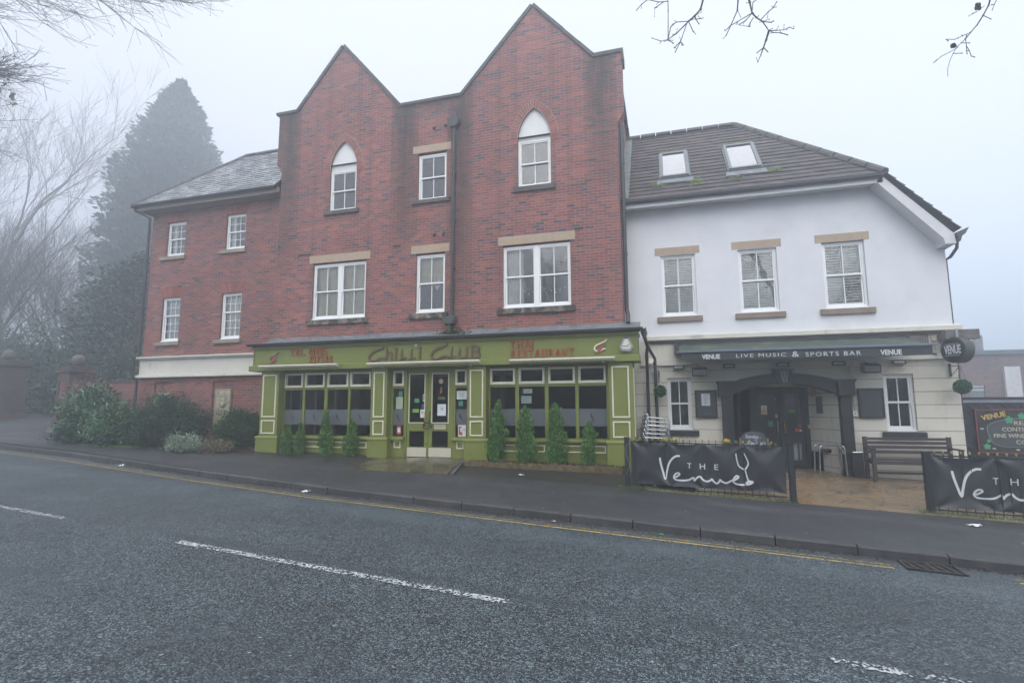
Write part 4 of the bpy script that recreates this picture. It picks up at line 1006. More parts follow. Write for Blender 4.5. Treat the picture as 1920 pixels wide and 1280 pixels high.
for x in (-6.44, -6.18): brown('letter_l', [([(x+.09, 3.06), (x+.07, 2.95), (x+.06, 2.81)], [.01, .05, .045], 3), ([(x, 2.79), (x+.09, 2.825), (x+.21, 2.835)], [.02, .045, .008], 3)])
brown('letter_i', [([(-5.875, 3.0), (-5.88, 2.79)], .048, 0), ([(-5.915, 3.07), (-5.84, 3.07)], .055, 0)])
brown('letter_c', [(cl(-5.58, Z), [.012, .045, .05, .055, .055, .05, .045, .045, .04, .03], 4)])
brown('letter_l', [([(-5.01, 3.07), (-5.03, 2.95), (-5.04, 2.81)], [.01, .05, .045], 3), ([(-5.10, 2.785), (-5.01, 2.82), (-4.885, 2.835)], [.02, .045, .008], 3)])
brown('letter_u', [([(-4.83, 3.07), (-4.80, 2.98), (-4.835, 2.88), (-4.78, 2.80), (-4.70, 2.80), (-4.635, 2.86)], [.008, .045, .05, .05, .045, .03], 4), ([(-4.63, 3.06), (-4.635, 2.79)], .05, 0)])
brown('letter_b', [([(-4.50, 3.06), (-4.49, 2.79)], .05, 0), ([(-4.55, 3.065), (-4.40, 3.07), (-4.31, 3.02), (-4.34, 2.95), (-4.43, 2.93)], .04, 3), ([(-4.43, 2.925), (-4.32, 2.90), (-4.30, 2.83), (-4.38, 2.79), (-4.55, 2.795)], .04, 3)])
def chilli_logo(x, label, creamy):
    L = thing('chilli_emblem', label, 'emblem', (x, -.62, 2.8), 'chilli emblems on the green fascia')
    m = MB(); ribbon(m, [(x+.17, 3.12), (x+.13, 3.07), (x+.04, 3.03), (x-.08, 2.97), (x-.11, 2.89), (x-.06, 2.85), (x+.02, 2.86), (x+.10, 2.90), (x+.145, 2.885)], [.008, .03, .032, .036, .036, .034, .03, .03, .015], -.642, .022, 4)
    m.build('letter_c', creamy, L)
    m = MB(); ribbon(m, [(x+.11, 2.985), (x+.06, 2.96), (x+.02, 2.90), (x-.02, 2.84), (x-.10, 2.785)], [.02, .06, .065, .045, .006], -.648, .01, 4); m.build('red_chilli', STRED, L)
    m = MB(); ribbon(m, [(x+.09, 2.975), (x+.12, 3.0), (x+.16, 3.01)], [.02, .018, .01], -.6495, .01, 3); m.build('green_stalk', STGREEN, L)
chilli_logo(-10.24, 'grey and red chilli emblem at the left end of the green fascia', P('grey_emblem', (.22, .19, .15), .5))
chilli_logo(-1.44, 'cream and red chilli emblem at the right end of the green fascia', CREAMT)
def light_bar(x0, x1, z, label):
    L = thing('sign_light', label, 'light', ((x0+x1)/2, -.85, z), 'long trough lights over the restaurant windows')
    m = MB(); m.prism([(-.80, z-.055), (-.90, z-.045), (-.93, z), (-.90, z+.025), (-.80, z+.03), (-.82, z-.0)], x0, x1, 'x'); m.build('light_trough', P('off_white_trough', (.58, .55, .47), .4, .06), L, bevel=.004)
    for f in ((.18, .88) if x1-x0 < 2.7 else (.12, .5, .9)):
        x = x0+(x1-x0)*f; q = MB(); q.tube([(x, -.62, z-.10), (x, -.72, z-.09), (x, -.84, z-.03)], .011, 6); q.ball((x+.02, -.76, z-.085), .024, 8, 6); q.build('bracket', GREYP, L)
light_bar(-10.46, -8.05, 2.705, 'cream trough light under the telephone number, leftmost of the three')
light_bar(-7.19, -4.21, 2.69, 'longest cream trough light, under the brown lettering over the doors')
light_bar(-3.47, -1.08, 2.67, 'cream trough light under the THAI RESTAURANT lettering')
def alarm():
    L = thing('alarm_box', 'cream triangular burglar alarm box at the right end of the green fascia', 'alarm', (-.85, -.63, 2.85))
    pl = [(-.965, 2.885), (-.93, 2.84), (-.77, 2.83), (-.715, 2.90), (-.70, 2.92), (-.80, 3.11), (-.88, 3.11), (-.975, 2.92)]
    m = MB(); m.prism(pl, -.70, -.62); m.build('box', GREYP, L, bevel=.012)
    q = [(-.935, 2.90), (-.91, 2.875), (-.79, 2.87), (-.745, 2.92), (-.815, 3.08), (-.865, 3.08)]
    m = MB(); m.prism(q, -.716, -.70); c = m.build('cover', CREAMT, L, bevel=.005)
    m = MB(); ribbon(m, [(-.92, 2.93), (-.80, 2.925)], .018, -.719, .002); ribbon(m, [(-.80, 2.935), (-.77, 2.975)], [.02, .012], -.720, .002); m.build('printed_mark', STBLUE, L)
    MB().box(-.885, -.80, -.71, -.63, 3.10, 3.135).build('strobe', STBLUE, L)
alarm()
def seclight():
    L = thing('security_light', 'small cream floodlight with sensor on the pipe between shopfront and white wall', 'light', (-.33, .3, 2.6))
    m = MB(); m.tube([(-.36, .25, 2.62), (-.36, .12, 2.66)], [.05, .075], 12); m.build('lamp_head', CREAMT, L, smooth=False)
    m = MB(); m.box(-.42, -.30, .28, .40, 2.40, 2.55); m.tube([(-.36, .25, 2.6), (-.36, .33, 2.5), (-.34, .65, 2.5)], .015, 6); m.ball((-.44, .3, 2.48), .03, 8, 6); m.build('bracket', GREYP, L)
seclight()
#@@WHITE
# ---------------------------------------------------------------- white rendered pub building
WB = thing('pub_building', 'white rendered pub with brown tiled roof, skylights and cream ground floor', 'building', (2.5, .7, .1))
def pub():
    T = WB; Y = .7
    up = [(-.05, .76, 3.76, 5.29), (1.72, 2.56, 3.77, 5.29), (3.50, 4.35, 3.77, 5.30)]
    w = MB(); wall(w, -.95, 5.86, 3.17, 6.62, Y, up)
    # cut top right: the wall follows the sloping verge
    w = MB(); wall(w, -.95, 4.66, 3.17, 6.60, Y, up)
    w.add([(4.66, Y, 3.17), (5.86, Y, 3.17), (5.86, Y, 5.20), (4.66, Y, 6.60)], [(0, 1, 2, 3)])
    w.add([(5.86, Y, 3.17), (5.86, 6.2, 3.17), (5.86, 6.2, 5.2), (5.86, Y, 5.2)], [(0, 1, 2, 3)])
    w.add([(-.95, 6.2, 0), (5.86, 6.2, 0), (5.86, 6.2, 5.2), (4.66, 6.2, 6.6), (-.95, 6.2, 6.6)], [(4, 3, 2, 1, 0)])
    w.build('upper_wall', STUC, T)
    lowh = [(-.01, .54, 1.05, 2.28), (4.49, 5.05, 1.05, 2.28), (1.42, 3.62, -.1, 2.12)]
    w = MB(); wall(w, -.95, 5.87, -.4, 3.17, Y, lowh, .12)
    w.add([(5.87, Y, -.4), (5.87, 6.2, -.4), (5.87, 6.2, 3.17), (5.87, Y, 3.17)], [(0, 1, 2, 3)])
    w.build('lower_wall', JOINT, T)
    for i, h in enumerate(up):
        sash(T, *h, Y, sill=(h[0]-.12, h[1]+.11, 3.63, 3.755), sillmat=P('tan_sill', (.235, .18, .14), .85, .15, 6) if i == 0 else bpy.data.materials['tan_sill'], lintel=(h[0]-.13, h[1]+.11, 5.30, 5.49), cur=('shut', 'shut', 'shut_open')[i], rd=.12)
    for i, h in enumerate(lowh[:2]):
        sash(T, *h, Y, sill=(h[0]-.06 if i == 0 else h[0]-.10, h[1]+.13, .925, 1.04), sillmat=BLACKS, cur='dark', rd=.12, sillproj=.09)
    m = MB(); m.box(-.46, 5.97, Y-.13, Y+.02, 3.185, 3.275); m.box(5.86, 5.97, Y+.02, 6.2, 3.185, 3.275); m.prism([(Y-.13, 3.275), (Y, 3.32), (Y, 3.275)], -.46, 5.97, 'x'); m.build('cornice', CREAMW, T)
    m = MB(); m.box(-.46, 5.93, Y-.10, Y+.02, 3.145, 3.185); m.box(-.46, 5.91, Y-.06, Y+.02, 3.115, 3.145); m.build('cornice_underside', BROWNB, T)
    m = MB(); m.box(-.60, 5.93, Y-.055, Y+.02, 2.60, 2.66); m.box(-.60, 5.95, Y-.085, Y+.02, 2.58, 2.60); m.box(-.60, 5.92, Y-.03, Y+.02, 2.66, 2.70); m.build('string_course', CREAMW, T)
    # eaves
    e = MB(); e.box(-.93, 4.70, .33, Y+.02, 6.50, 6.55); e.box(-.93, 4.68, .30, .33, 6.44, 6.60); e.build('soffit', BARGE, T)
    e = MB()
    top = lambda x: 6.60-1.165*(x-4.62)
    e.prism([(4.56, 6.46), (4.66, 6.60), (5.88, 5.17), (5.90, 4.96), (5.71, 4.96), (5.69, 5.08)], .30, .34)
    e.prism([(4.56, 6.46), (5.69, 5.08), (5.71, 4.96), (5.90, 4.96), (5.90, 4.99), (5.74, 4.99), (5.72, 5.10), (4.58, 6.50)], .34, Y+.01)
    e.build('bargeboard', BARGE, T)
    tiled_roof(T, (-.92, .22, 6.62), (4.74, .22, 6.62), (-.92, 3.03, 9.62), (2.15, 3.03, 9.62), 20, TILE, th=.020)
    tiled_roof(T, (5.97, .22, 5.25), (5.97, 6.3, 5.25), (4.74, .22, 6.62), (4.74, 5.84, 6.62), 8, TILE)
    tiled_roof(T, (4.74, .22, 6.62), (4.74, 5.84, 6.62), (2.15, 3.03, 9.62), (2.15, 3.04, 9.62), 17, TILE)
    tiled_roof(T, (4.74, 5.84, 6.62), (-.92, 5.84, 6.62), (2.15, 3.04, 9.62), (-.92, 3.04, 9.62), 12, TILE)
    ridge_tiles(T, (-.92, 3.03, 9.66), (2.15, 3.03, 9.66), .13); ridge_tiles(T, (4.74, .22, 6.68), (2.15, 3.03, 9.66), .12)
    l = MB(); l.add([(-.94, .25, 6.70), (-.74, .25, 6.70), (-.74, 3.0, 9.64), (-.94, 3.0, 9.64)], [(0, 1, 2, 3)]); l.build('lead_flashing', P('green_lead', (.16, .19, .18), .7, .4, 9), T)
    gutter(T, [(-.90, .245, 6.61), (4.68, .245, 6.61)], r=.07)
    g = MB(); g.prism([(5.88, 5.17), (6.12, 5.27), (6.05, 5.14), (5.92, 5.04)], .24, .36); g.prism([(5.92, 5.12), (6.04, 5.12), (6.01, 5.02), (5.95, 5.02)], .36, 6.2); g.build('gutter', DGUT, T)
    downpipe(T, [(-.88, .245, 6.52), (-.86, .3, 6.35), (-.86, .3, 6.20)], .04, clips=False)
    downpipe(T, [(5.97, .42, 5.05), (5.97, .46, 4.90), (5.93, .66, 4.76), (5.885, .78, 4.72), (5.885, .78, 3.3), (5.93, .78, 3.2), (5.93, .78, 2.6), (5.895, .78, 2.5), (5.895, .78, .0)], .032, clips=False)
    # skylights lying on the slope
    nrm = Vector((0, -math.sin(math.atan(1.068)), math.cos(math.atan(1.068)))); along = Vector((0, math.cos(math.atan(1.068)), math.sin(math.atan(1.068))))
    for x0, x1, y0, y1 in ((.03, .73, .86, 1.93), (1.65, 2.39, .86, 1.92)):
        o = Vector((0, y0, 6.62+1.068*(y0-.22))); L = (y1-y0)/math.cos(math.atan(1.068))
        xf = lambda p, o=o: (p[0], (o+along*p[2]+nrm*(-p[1])).y, (o+along*p[2]+nrm*(-p[1])).z)
        m = MB(xf); m.frame(x0-.03, x1+.03, -.03, L+.04, .05, -.06, .0); m.frame(x0, x1, 0, L, .075, -.10, -.03, wt=.10)
        so = m.build('skylight', P('skylight_frame', (.12, .135, .15), .45, .1, 6) if x0 < 1 else bpy.data.materials['skylight_frame'], T, bevel=.005)
        g = MB(xf); g.add([(x0+.07, -.07, .07), (x1-.07, -.07, .07), (x1-.07, -.07, L-.09), (x0+.07, -.07, L-.09)], [(0, 1, 2, 3)]); g.build('pane', GLASSR, so)
        g = MB(xf); g.add([(x0+.05, -.02, .05), (x1-.05, -.02, .05), (x1-.05, -.02, L-.05), (x0+.05, -.02, L-.05)], [(0, 1, 2, 3)]); g.build('blind', SKYBL, so)
        g = MB(xf); g.add([(x0-.06, -.04, -.05), (x1+.06, -.04, -.05), (x1+.1, -.042, -.28), (x0-.1, -.042, -.28)], [(0, 1, 2, 3)]); g.build('lead_flashing', LEAD, so)
    # moss on the tiles
    rn = random.Random(3)
    m = MB()
    for cx, cy_, sx, sy, n in ((.35, 2.08, .25, .05, 90), (.0, .68, .12, .1, 120), (.85, .62, .10, .12, 120), (2.05, 2.05, .2, .05, 70), (1.75, .62, .10, .1, 60), (2.62, .72, .08, .07, 110)):
        for i in range(n):
            x = rn.gauss(cx, sx); y = rn.gauss(cy_, sy*.6)
            if y < .25: continue
            p = Vector((x, y, 6.62+1.068*(y-.22)))+nrm*.03; s_ = rn.uniform(.012, .03)
            m.add([p+Vector((-s_, 0, 0)), p+Vector((s_, 0, 0)), p+along*s_+nrm*.012, p-along*s_+nrm*.012], [(0, 3, 1), (0, 1, 2)])
    m.build('moss', L_MOSS, T)
    # porch: black surround, arch and recessed doors
    s = MB()
    for x0, x1, c0, c1 in ((1.19, 1.43, 1.12, 1.44), (3.60, 3.82, 3.56, 3.88)):
        q = MB(); q.box(x0, x1, Y-.16, Y+.04, -.2, 1.82); q.box(x0-.02, x1+.02, Y-.18, Y+.04, -.2, .22); co = q.build('porch_column', BLACKP, T, bevel=.006)
        q = MB(); q.box(c0, c1, Y-.24, Y+.02, 1.82, 2.14); q.box(c0-.025, c1+.025, Y-.27, Y+.02, 2.12, 2.18); q.build('column_cap', BLACKP, co, bevel=.006)
    # arch: lower edge rises 2.04 -> 2.08, top 2.14 -> 2.29
    def arcz(x, z0, z1): t = (x-2.5)/1.10; return z0+(z1-z0)*(1-t*t)
    n = 20; lo = [(1.40+2.2*i/n, arcz(1.40+2.2*i/n, 1.86, 2.105)) for i in range(n+1)]; hi = [(1.40+2.2*i/n, arcz(1.40+2.2*i/n, 2.12, 2.30)) for i in range(n+1)]
    a = MB()
    for i in range(n): a.prism([lo[i], lo[i+1], hi[i+1], hi[i]], Y-.14, Y+.30)
    for i in range(n): a.prism([hi[i], hi[i+1], (hi[i+1][0], hi[i+1][1]+.035), (hi[i][0], hi[i][1]+.035)], Y-.17, Y+.02)
    a.build('porch_arch', BLACKP, T)
    k = MB(); k.prism([(2.38, 2.10), (2.62, 2.10), (2.68, 2.40), (2.32, 2.40)], Y-.22, Y); k.box(2.27, 2.73, Y-.26, Y, 2.40, 2.44); ko = k.build('keystone', BLACKP, T, bevel=.006)
    m = MB(); m.prism([(2.475, 2.13), (2.555, 2.13), (2.60, 2.38), (2.43, 2.38)], Y-.235, Y-.22); m.build('lantern_panel', GREYP, ko)
    m = MB(); ribbon(m, [(2.475, 2.375), (2.515, 2.14), (2.555, 2.375)], .03, Y-.24, .004); m.build('emblem_v', BLACKS, ko)
    # porch interior
    r = MB(); D_ = Y+1.05
    r.add([(1.42, Y+.05, 2.10), (3.62, Y+.05, 2.10), (3.62, D_, 2.06), (1.42, D_, 2.06)], [(0, 1, 2, 3)]); r.build('porch_ceiling', CREAMW, T)
    r = MB(); r.add([(3.62, Y+.05, -.2), (3.62, Y+.05, 2.1), (3.22, D_, 2.1), (3.22, D_, -.2)], [(0, 1, 2, 3)]); r.build('porch_side_wall', JOINT, T)
    r = MB(); r.add([(3.61, Y+.12, -.2), (3.61, Y+.12, .55), (3.215, D_-.02, .55), (3.215, D_-.02, -.2)], [(0, 1, 2, 3)]); r.box(3.24, 3.60, Y+.38, Y+.46, .56, .64); r.build('porch_dado', BLACKP, T)
    r = MB(); r.add([(1.42, Y+.05, -.2), (1.42, Y+.05, 2.1), (1.66, D_, 2.1), (1.66, D_, -.2)], [(3, 2, 1, 0)]); r.build('porch_side_panel', BLACKP, T)
    f = MB()
    for x0, x1 in ((1.62, 1.70), (1.93, 2.04), (3.14, 3.24)): f.box(x0, x1, D_-.03, D_+.06, -.1, 2.08)
    f.box(2.04, 3.14, D_-.03, D_+.06, 1.98, 2.08); f.box(1.70, 1.93, D_-.03, D_+.06, .78, .95); f.box(1.70, 1.93, D_, D_+.03, -.1, .78)
    f.build('door_frame', BLACKP, T)
    for i, (x0, x1) in enumerate(((2.04, 2.585), (2.595, 3.14))):
        d = MB(); gx0, gx1 = x0+.09, x1-.09
        d.box(x0, gx0, D_, D_+.05, -.05, 1.98); d.box(gx1, x1, D_, D_+.05, -.05, 1.98)
        for za, zb in ((-.05, .32), (.72, .95), (1.90, 1.98)): d.box(gx0, gx1, D_, D_+.05, za, zb)
        do = d.build('door', BLACKP, T, bevel=.004)
        g = MB(); g.add([(gx0, D_+.02, .3), (gx1, D_+.02, .3), (gx1, D_+.02, .74), (gx0, D_+.02, .74)], [(0, 1, 2, 3)]); g.add([(gx0, D_+.02, .93), (gx1, D_+.02, .93), (gx1, D_+.02, 1.92), (gx0, D_+.02, 1.92)], [(0, 1, 2, 3)]); g.build('pane', GLASS, do)
        hx = 2.53 if i == 0 else 2.68
        h = MB(); h.tube([(hx, D_, 1.24), (hx, D_-.06, 1.24), (hx, D_-.06, .97), (hx, D_, .97)], .014, 8); h.build('door_handle', BRASS, do, smooth=True)
        if i == 0:
            h = MB(); h.box(2.50, 2.54, D_-.01, D_, 1.33, 1.40); h.ball((2.51, D_-.01, 1.78), .016, 8, 5); h.build('lock_plate', BRASS, do)
    room(T, 1.66, 3.22, -.1, 2.06, D_+.07, 2.5, ROOMB)
    q = MB(); q.box(2.2, 2.28, D_+.12, D_+.14, -.05, .7); 
    for x in (2.16, 2.3, 2.44, 2.72, 2.86, 3.0): q.box(x, x+.10, D_+.10, D_+.11, .02, .72)
    q.build('inner_curtain', GREYC, T)
    def note(x0, x1, z0, z1, m, y=D_+.012, ls=0):
        o = MB().box(x0, x1, y-.003, y, z0, z1).build('notice', m, T)
        if ls:
            l_ = MB()
            for i in range(ls): zz = z1-(z1-z0)*(i+1)/(ls+1); l_.box(x0+(x1-x0)*.15, x1-(x1-x0)*.15, y-.0045, y-.0035, zz-.006, zz+.005)
            l_.build('printed_lines', INK, o)
        return o
    o = note(2.19, 2.32, 1.40, 1.62, PAPERW); MB().box(2.205, 2.305, D_+.004, D_+.0085, 1.41, 1.52).build('yellow_panel', STYEL, o)
    t = MB(); t.prism([(2.215, 1.535), (2.295, 1.535), (2.255, 1.60)], D_+.004, D_+.0085); t.build('warning_triangle', STYEL, o)
    note(2.33, 2.44, 1.10, 1.24, STTEAL, ls=4); note(2.79, 2.94, 1.44, 1.51, P('sticker_green_bright', (.08, .32, .08), .6)); note(3.0, 3.05, 1.08, 1.17, STRED, D_-.002)
    r = MB(); r.lathe((2.955, D_+.008, 1.03), [(.001, 0), (.045, 0), (.045, .003), (.001, .003)], 14, axis='y'); r.build('round_sticker', STRED, T)
    r = MB(); r.lathe((3.03, D_-.012, 1.02), [(.001, 0), (.028, 0), (.028, .003), (.001, .003)], 14, axis='y'); r.build('round_sticker', PAPERW, T)
    # items on the splayed wall
    MB().box(3.30, 3.50, Y+.55, Y+.62, 1.44, 1.82).build('notice_board', BLACKP, T)
    MB().box(3.24, 3.38, Y+.72, Y+.75, 1.84, 2.02).build('notice', P('paper_amber', (.38, .22, .13), .7), T)
    r = MB(); r.lathe((3.22, Y+.90, 1.12), [(.001, 0), (.06, 0), (.06, .004), (.001, .004)], 16, axis='y'); r.build('round_sticker', P('sticker_food', (.35, .32, .2), .6), T)
    # small fittings on the front
    m = MB(); m.tube([(3.93, Y-.02, 2.58), (3.93, Y-.02, 2.50), (3.86, Y-.02, 2.46), (3.86, Y-.02, 2.12), (3.90, Y-.02, 1.55), (3.90, Y-.02, 1.48)], .009, 6); m.build('cable', GREYP, T)
    m = MB(); m.box(3.85, 3.94, Y-.05, Y, 1.38, 1.49); mo = m.build('switch_box', UPVC, T, bevel=.005); MB().box(3.88, 3.91, Y-.055, Y-.05, 1.42, 1.45).build('switch', STRED, mo)
    m = MB(); m.box(5.02, 5.38, Y-.05, Y, 2.76, 3.10); vo = m.build('wall_vent', BROWNB, T)
    g = MB()
    for i in range(11): g.tube([(5.04+.03*i, Y-.055, 2.78), (5.04+.03*i, Y-.055, 3.08)], .004, 4)
    for i in range(10): g.tube([(5.03, Y-.06, 2.79+.03*i), (5.37, Y-.06, 2.79+.03*i)], .004, 4)
    g.build('mesh', GREYP, vo)
    for x in (4.94, 5.47):
        q = MB(); q.box(x-.04, x+.04, Y-.03, Y, 2.66, 3.1); q.ball((x, Y-.05, 2.98), .035, 8, 6); q.build('weathered_bracket', P('peeling_paint', (.42, .38, .33), .9, .4, 20), T)
    # projecting timber fascia end that carries the round sign
    b = MB(); b.box(5.40, 5.98, -.02, .16, 2.92, 3.11); b.box(5.55, 5.95, .16, Y, 2.98, 3.10); b.build('beam', P('grey_timber', (.14, .125, .115), .85, .3, 8, .004, 30), T, bevel=.008)
pub()
for i, (x, lab) in enumerate(((.27, 'left end above the small window'), (1.39, 'between black floodlight and porch arch'), (2.52, 'directly above the porch keystone'), (3.64, 'above the right porch column'), (4.79, 'above the lower right window'))):
    L = thing('bulkhead_light', 'small oblong bulkhead light under the awning, '+lab, 'light', (x, .65, 2.53), 'bulkhead lights under the awning')
    m = MB(); m.frame(x-.125, x+.125, 2.485, 2.575, .014, .585, .66); m.box(x-.12, x+.12, .62, .69, 2.49, 2.57); m.build('cage', P('cage_grey', (.07, .075, .08), .5) if i == 0 else bpy.data.materials['cage_grey'], L)
    m = MB(); m.box(x-.095, x+.095, .60, .64, 2.505, 2.555); m.build('diffuser', GREYC, L, bevel=.008)
def menu(x0, x1, z0, z1, paper, label):
    L = thing('menu_board', label, 'menu board', ((x0+x1)/2, .66, z0), 'wall mounted menu boards')
    m = MB(); m.box(x0, x1, .64, .70, z0, z1); m.frame(x0, x1, z0, z1, .035, .615, .64); m.build('case', BLACKP, L, bevel=.005)
    m = MB(); m.box(x0+.04, x1-.04, .628, .636, z0+.04, z1-.04); m.build('backing', P('board_back', (.045, .052, .06), .5) if paper else bpy.data.materials['board_back'], L)
    if paper:
        m = MB(); m.box(.75, .94, .622, .627, 1.62, 1.90); po = m.build('paper_menu', PAPERW, L); l = MB()
        l.box(.80, .89, .620, .6215, 1.865, 1.88)
        for i in range(9): l.box(.80, .89 if i % 3 else .86, .620, .6215, 1.66+.02*i, 1.667+.02*i)
        l.build('printed_lines', INK, po)
        text(L, 'lettering', 'VENUE', .79, .93, 1.43, 1.445, .626, P('sign_dull_gold', (.35, .27, .18), .6))
menu(.61, 1.09, 1.34, 1.98, True, 'black menu case with a white paper menu, beside the left window')
menu(3.97, 4.45, 1.34, 1.98, False, 'empty black menu case between porch column and the right window')
def flood(x, tilt, label):
    L = thing('floodlight', label, 'floodlight', (x, .4, 2.4), 'black floodlights under the awning')
    m = MB(); m.prism([(.30, 2.46), (.42, 2.49), (.52, 2.46), (.52, 2.34), (.33, 2.29)], x-.16, x+.16, 'x')
    for i in range(6): m.box(x-.15+i*.055, x-.13+i*.055, .40, .56, 2.44, 2.515)
    m.build('housing', BLACKP, L, bevel=.006)
    m = MB(); m.add([(x-.145, .315, 2.32), (x+.145, .315, 2.32), (x+.145, .300, 2.44), (x-.145, .300, 2.44)], [(0, 1, 2, 3)]); m.build('lamp_glass', P('lamp_glass', (.25, .27, .28), .2) if 'lamp_glass' not in bpy.data.materials else bpy.data.materials['lamp_glass'], L)
    m = MB(); m.tube([(x-.02, .50, 2.50), (x-.04, .60, 2.56), (x-.05, .69, 2.60)], .012, 6); m.build('bracket', BLACKP, L)
flood(.72, 0, 'black floodlight above the left menu case'); flood(4.18, 0, 'black floodlight above the empty right menu case')
# ---------------------------------------------------------------- awning
def awning():
    L = thing('awning', 'dark faded awning with white lettering along its hanging edge over the pub entrance', 'awning', (2.6, 0, 2.7))
    x0, x1, yb, yf, zb, zf = .25, 4.96, .62, -.60, 3.07, 2.775
    n, k = 60, 8; m = MB(); vs = []
    for i in range(n+1):
        for j in range(k+1):
            a, b = i/n, j/k; x = (x0+.03)+(x1-x0-.06)*a if b < 1 else x0+(x1-x0)*a
            vs.append((x, yb+(yf-yb)*b, zb+(zf-zb)*b-.03*math.sin(math.pi*b)*(1+.25*math.sin(a*29))+.006*math.sin(a*60+b*5)))
    m.add(vs, [(i*(k+1)+j, (i+1)*(k+1)+j, (i+1)*(k+1)+j+1, i*(k+1)+j+1) for i in range(n) for j in range(k)]); m.build('canopy', AWN, L, smooth=True)
    m = MB(); vs = []
    for i in range(n+1):
        a = i/n
        for j in range(4): vs.append((x0+.06+(x1-x0-.10)*a, yf-.005+.012*math.sin(a*23)*j/3, zf-.02-(.175+.012*a)*j/3))
    m.add(vs, [(i*4+j, i*4+j+1, (i+1)*4+j+1, (i+1)*4+j) for i in range(n) for j in range(3)]); m.build('valance', AWNV, L, smooth=True)
    m = MB(); m.box(x0-.03, x1+.05, yf-.035, yf+.03, zf-.025, zf+.015); m.build('front_bar', AWNB, L, bevel=.006)
    m = MB(); m.box(x0-.06, x1+.02, yb-.06, yb+.07, zb-.03, zb+.05); m.box(x0-.06, x0+.10, yb-.20, yb+.05, zb-.24, zb+.02); m.build('cassette', AWNV, L)
    for xa, xm, xb_ in ((.9, 1.9, .8), (4.3, 3.3, 4.4)):
        m = MB(); m.tube([(xa, yb, zb-.12), (xm, yb-.55, zb-.2), (xb_, yf+.03, zf-.04)], .022, 8); m.build('folding_arm', GREYP, L)
    y = yf-.022
    text(L, 'lettering', 'VENUE', .73, 1.09, 2.60, 2.70, y, PRINT, bold=.03); text(L, 'lettering', 'VENUE', 4.04, 4.40, 2.585, 2.69, y, PRINT, bold=.03)
    text(L, 'lettering', 'LIVE MUSIC', 1.41, 2.36, 2.615, 2.69, y, PRINT, space=1.25); text(L, 'lettering', '&', 2.47, 2.60, 2.60, 2.71, y, PRINT)
    text(L, 'lettering', 'SPORTS BAR', 2.72, 3.71, 2.60, 2.685, y, PRINT, space=1.25)
awning()
# ---------------------------------------------------------------- round hanging sign
def disc():
    L = thing('pub_sign', 'round black hanging sign with white block lettering at the corner of the white pub', 'sign', (5.6, .0, 2.7))
    ang = R(14); cx, cyy, cz = 5.60, 0.0, 2.70
    def xf(p): dx, dy = p[0]-cx, p[1]-cyy; return (cx+dx*math.cos(ang)-dy*math.sin(ang), cyy+dx*math.sin(ang)+dy*math.cos(ang), p[2])
    xf2 = lambda p: (cx+(p[0]-cx)*math.cos(-1.12)-(p[1])*math.sin(-1.12), (p[0]-cx)*math.sin(-1.12)+p[1]*math.cos(-1.12), p[2])
    xf = xf2
    m = MB(xf); m.lathe((cx, -.12, cz), [(.21, -.012), (.255, -.012), (.262, 0), (.262, .20), (.255, .212), (.21, .212)], 40, axis='y'); m.build('drum', P('drum_black', (.05, .052, .055), .45, .2), L)
    m = MB(xf); m.lathe((cx, -.12, cz), [(.001, -.016), (.215, -.016), (.215, -.008), (.001, -.008)], 40, axis='y'); m.build('face', BLACKP, L)
    text(L, 'lettering', 'VENUE', cx-.17, cx+.17, cz-.085, cz+.095, -.140, PRINT, bold=.035, xf=xf)
    m = MB(xf); m.box(cx-.15, cx+.15, -.143, -.138, cz-.115, cz-.107); m.box(cx-.14, cx+.14, -.143, -.138, cz+.112, cz+.119); m.build('ruled_line', PRINT, L)
    m = MB(); m.box(cx-.04, cx+.0, -.06, .10, cz+.22, cz+.42); m.tube([(cx+.02, .02, cz+.24), (cx+.02, .02, cz+.42)], .015, 6); m.build('strap', GREYP, L)
disc()

# ---------------------------------------------------------------- foliage builders
def leaves(name, mat, parent, P_, size, nrm=None, aspect=.5, up=0.0, jit=1.0, kind=None, smooth=False):
    P_ = np.asarray(P_, float); n = len(P_); L = np.array(wloc(parent)) if parent else np.zeros(3)
    d = RNG.normal(size=(n, 3)); d[:, 2] += up; d /= np.linalg.norm(d, axis=1)[:, None]
    if nrm is not None: d = d*jit+nrm; d /= np.linalg.norm(d, axis=1)[:, None]
    e = np.cross(d, RNG.normal(size=(n, 3))); e /= np.linalg.norm(e, axis=1)[:, None]
    sz = (size*RNG.uniform(.6, 1.35, n))[:, None] if not hasattr(size, '__len__') else np.asarray(size)[:, None]
    a = P_-d*sz*.5; b = P_+e*sz*aspect*.5; c = P_+d*sz*.5; f = P_-e*sz*aspect*.5
    v = np.stack([a, b, c, f], 1).reshape(-1, 3)-L
    me = bpy.data.meshes.new(name); me.from_pydata(v.tolist(), [], np.arange(4*n).reshape(-1, 4).tolist()); me.materials.append(mat); me.update()
    o = bpy.data.objects.new(name, me); C.objects.link(o); o.parent = parent
    if kind: o['kind'] = kind
    return o
def clumps(c, r, n, per, spread=.16, flat=1.0, shell=.55):
    """points gathered in small clumps through an ellipsoid's outer volume"""
    c = np.array(c); r = np.array(r); d = RNG.normal(size=(n, 3)); d /= np.linalg.norm(d, axis=1)[:, None]
    rad = RNG.uniform(shell, 1, n)**.6; bump_ = 1+.18*np.sin(d[:, 0]*5+c[0])*np.cos(d[:, 2]*6+c[1]*3)+RNG.normal(0, .07, n)
    q = c+d*(rad*bump_)[:, None]*r
    pts = (q[:, None, :]+RNG.normal(size=(n, per, 3))*spread*np.array([1, 1, flat])).reshape(-1, 3)
    nr = np.repeat(d, per, 0); return pts, nr
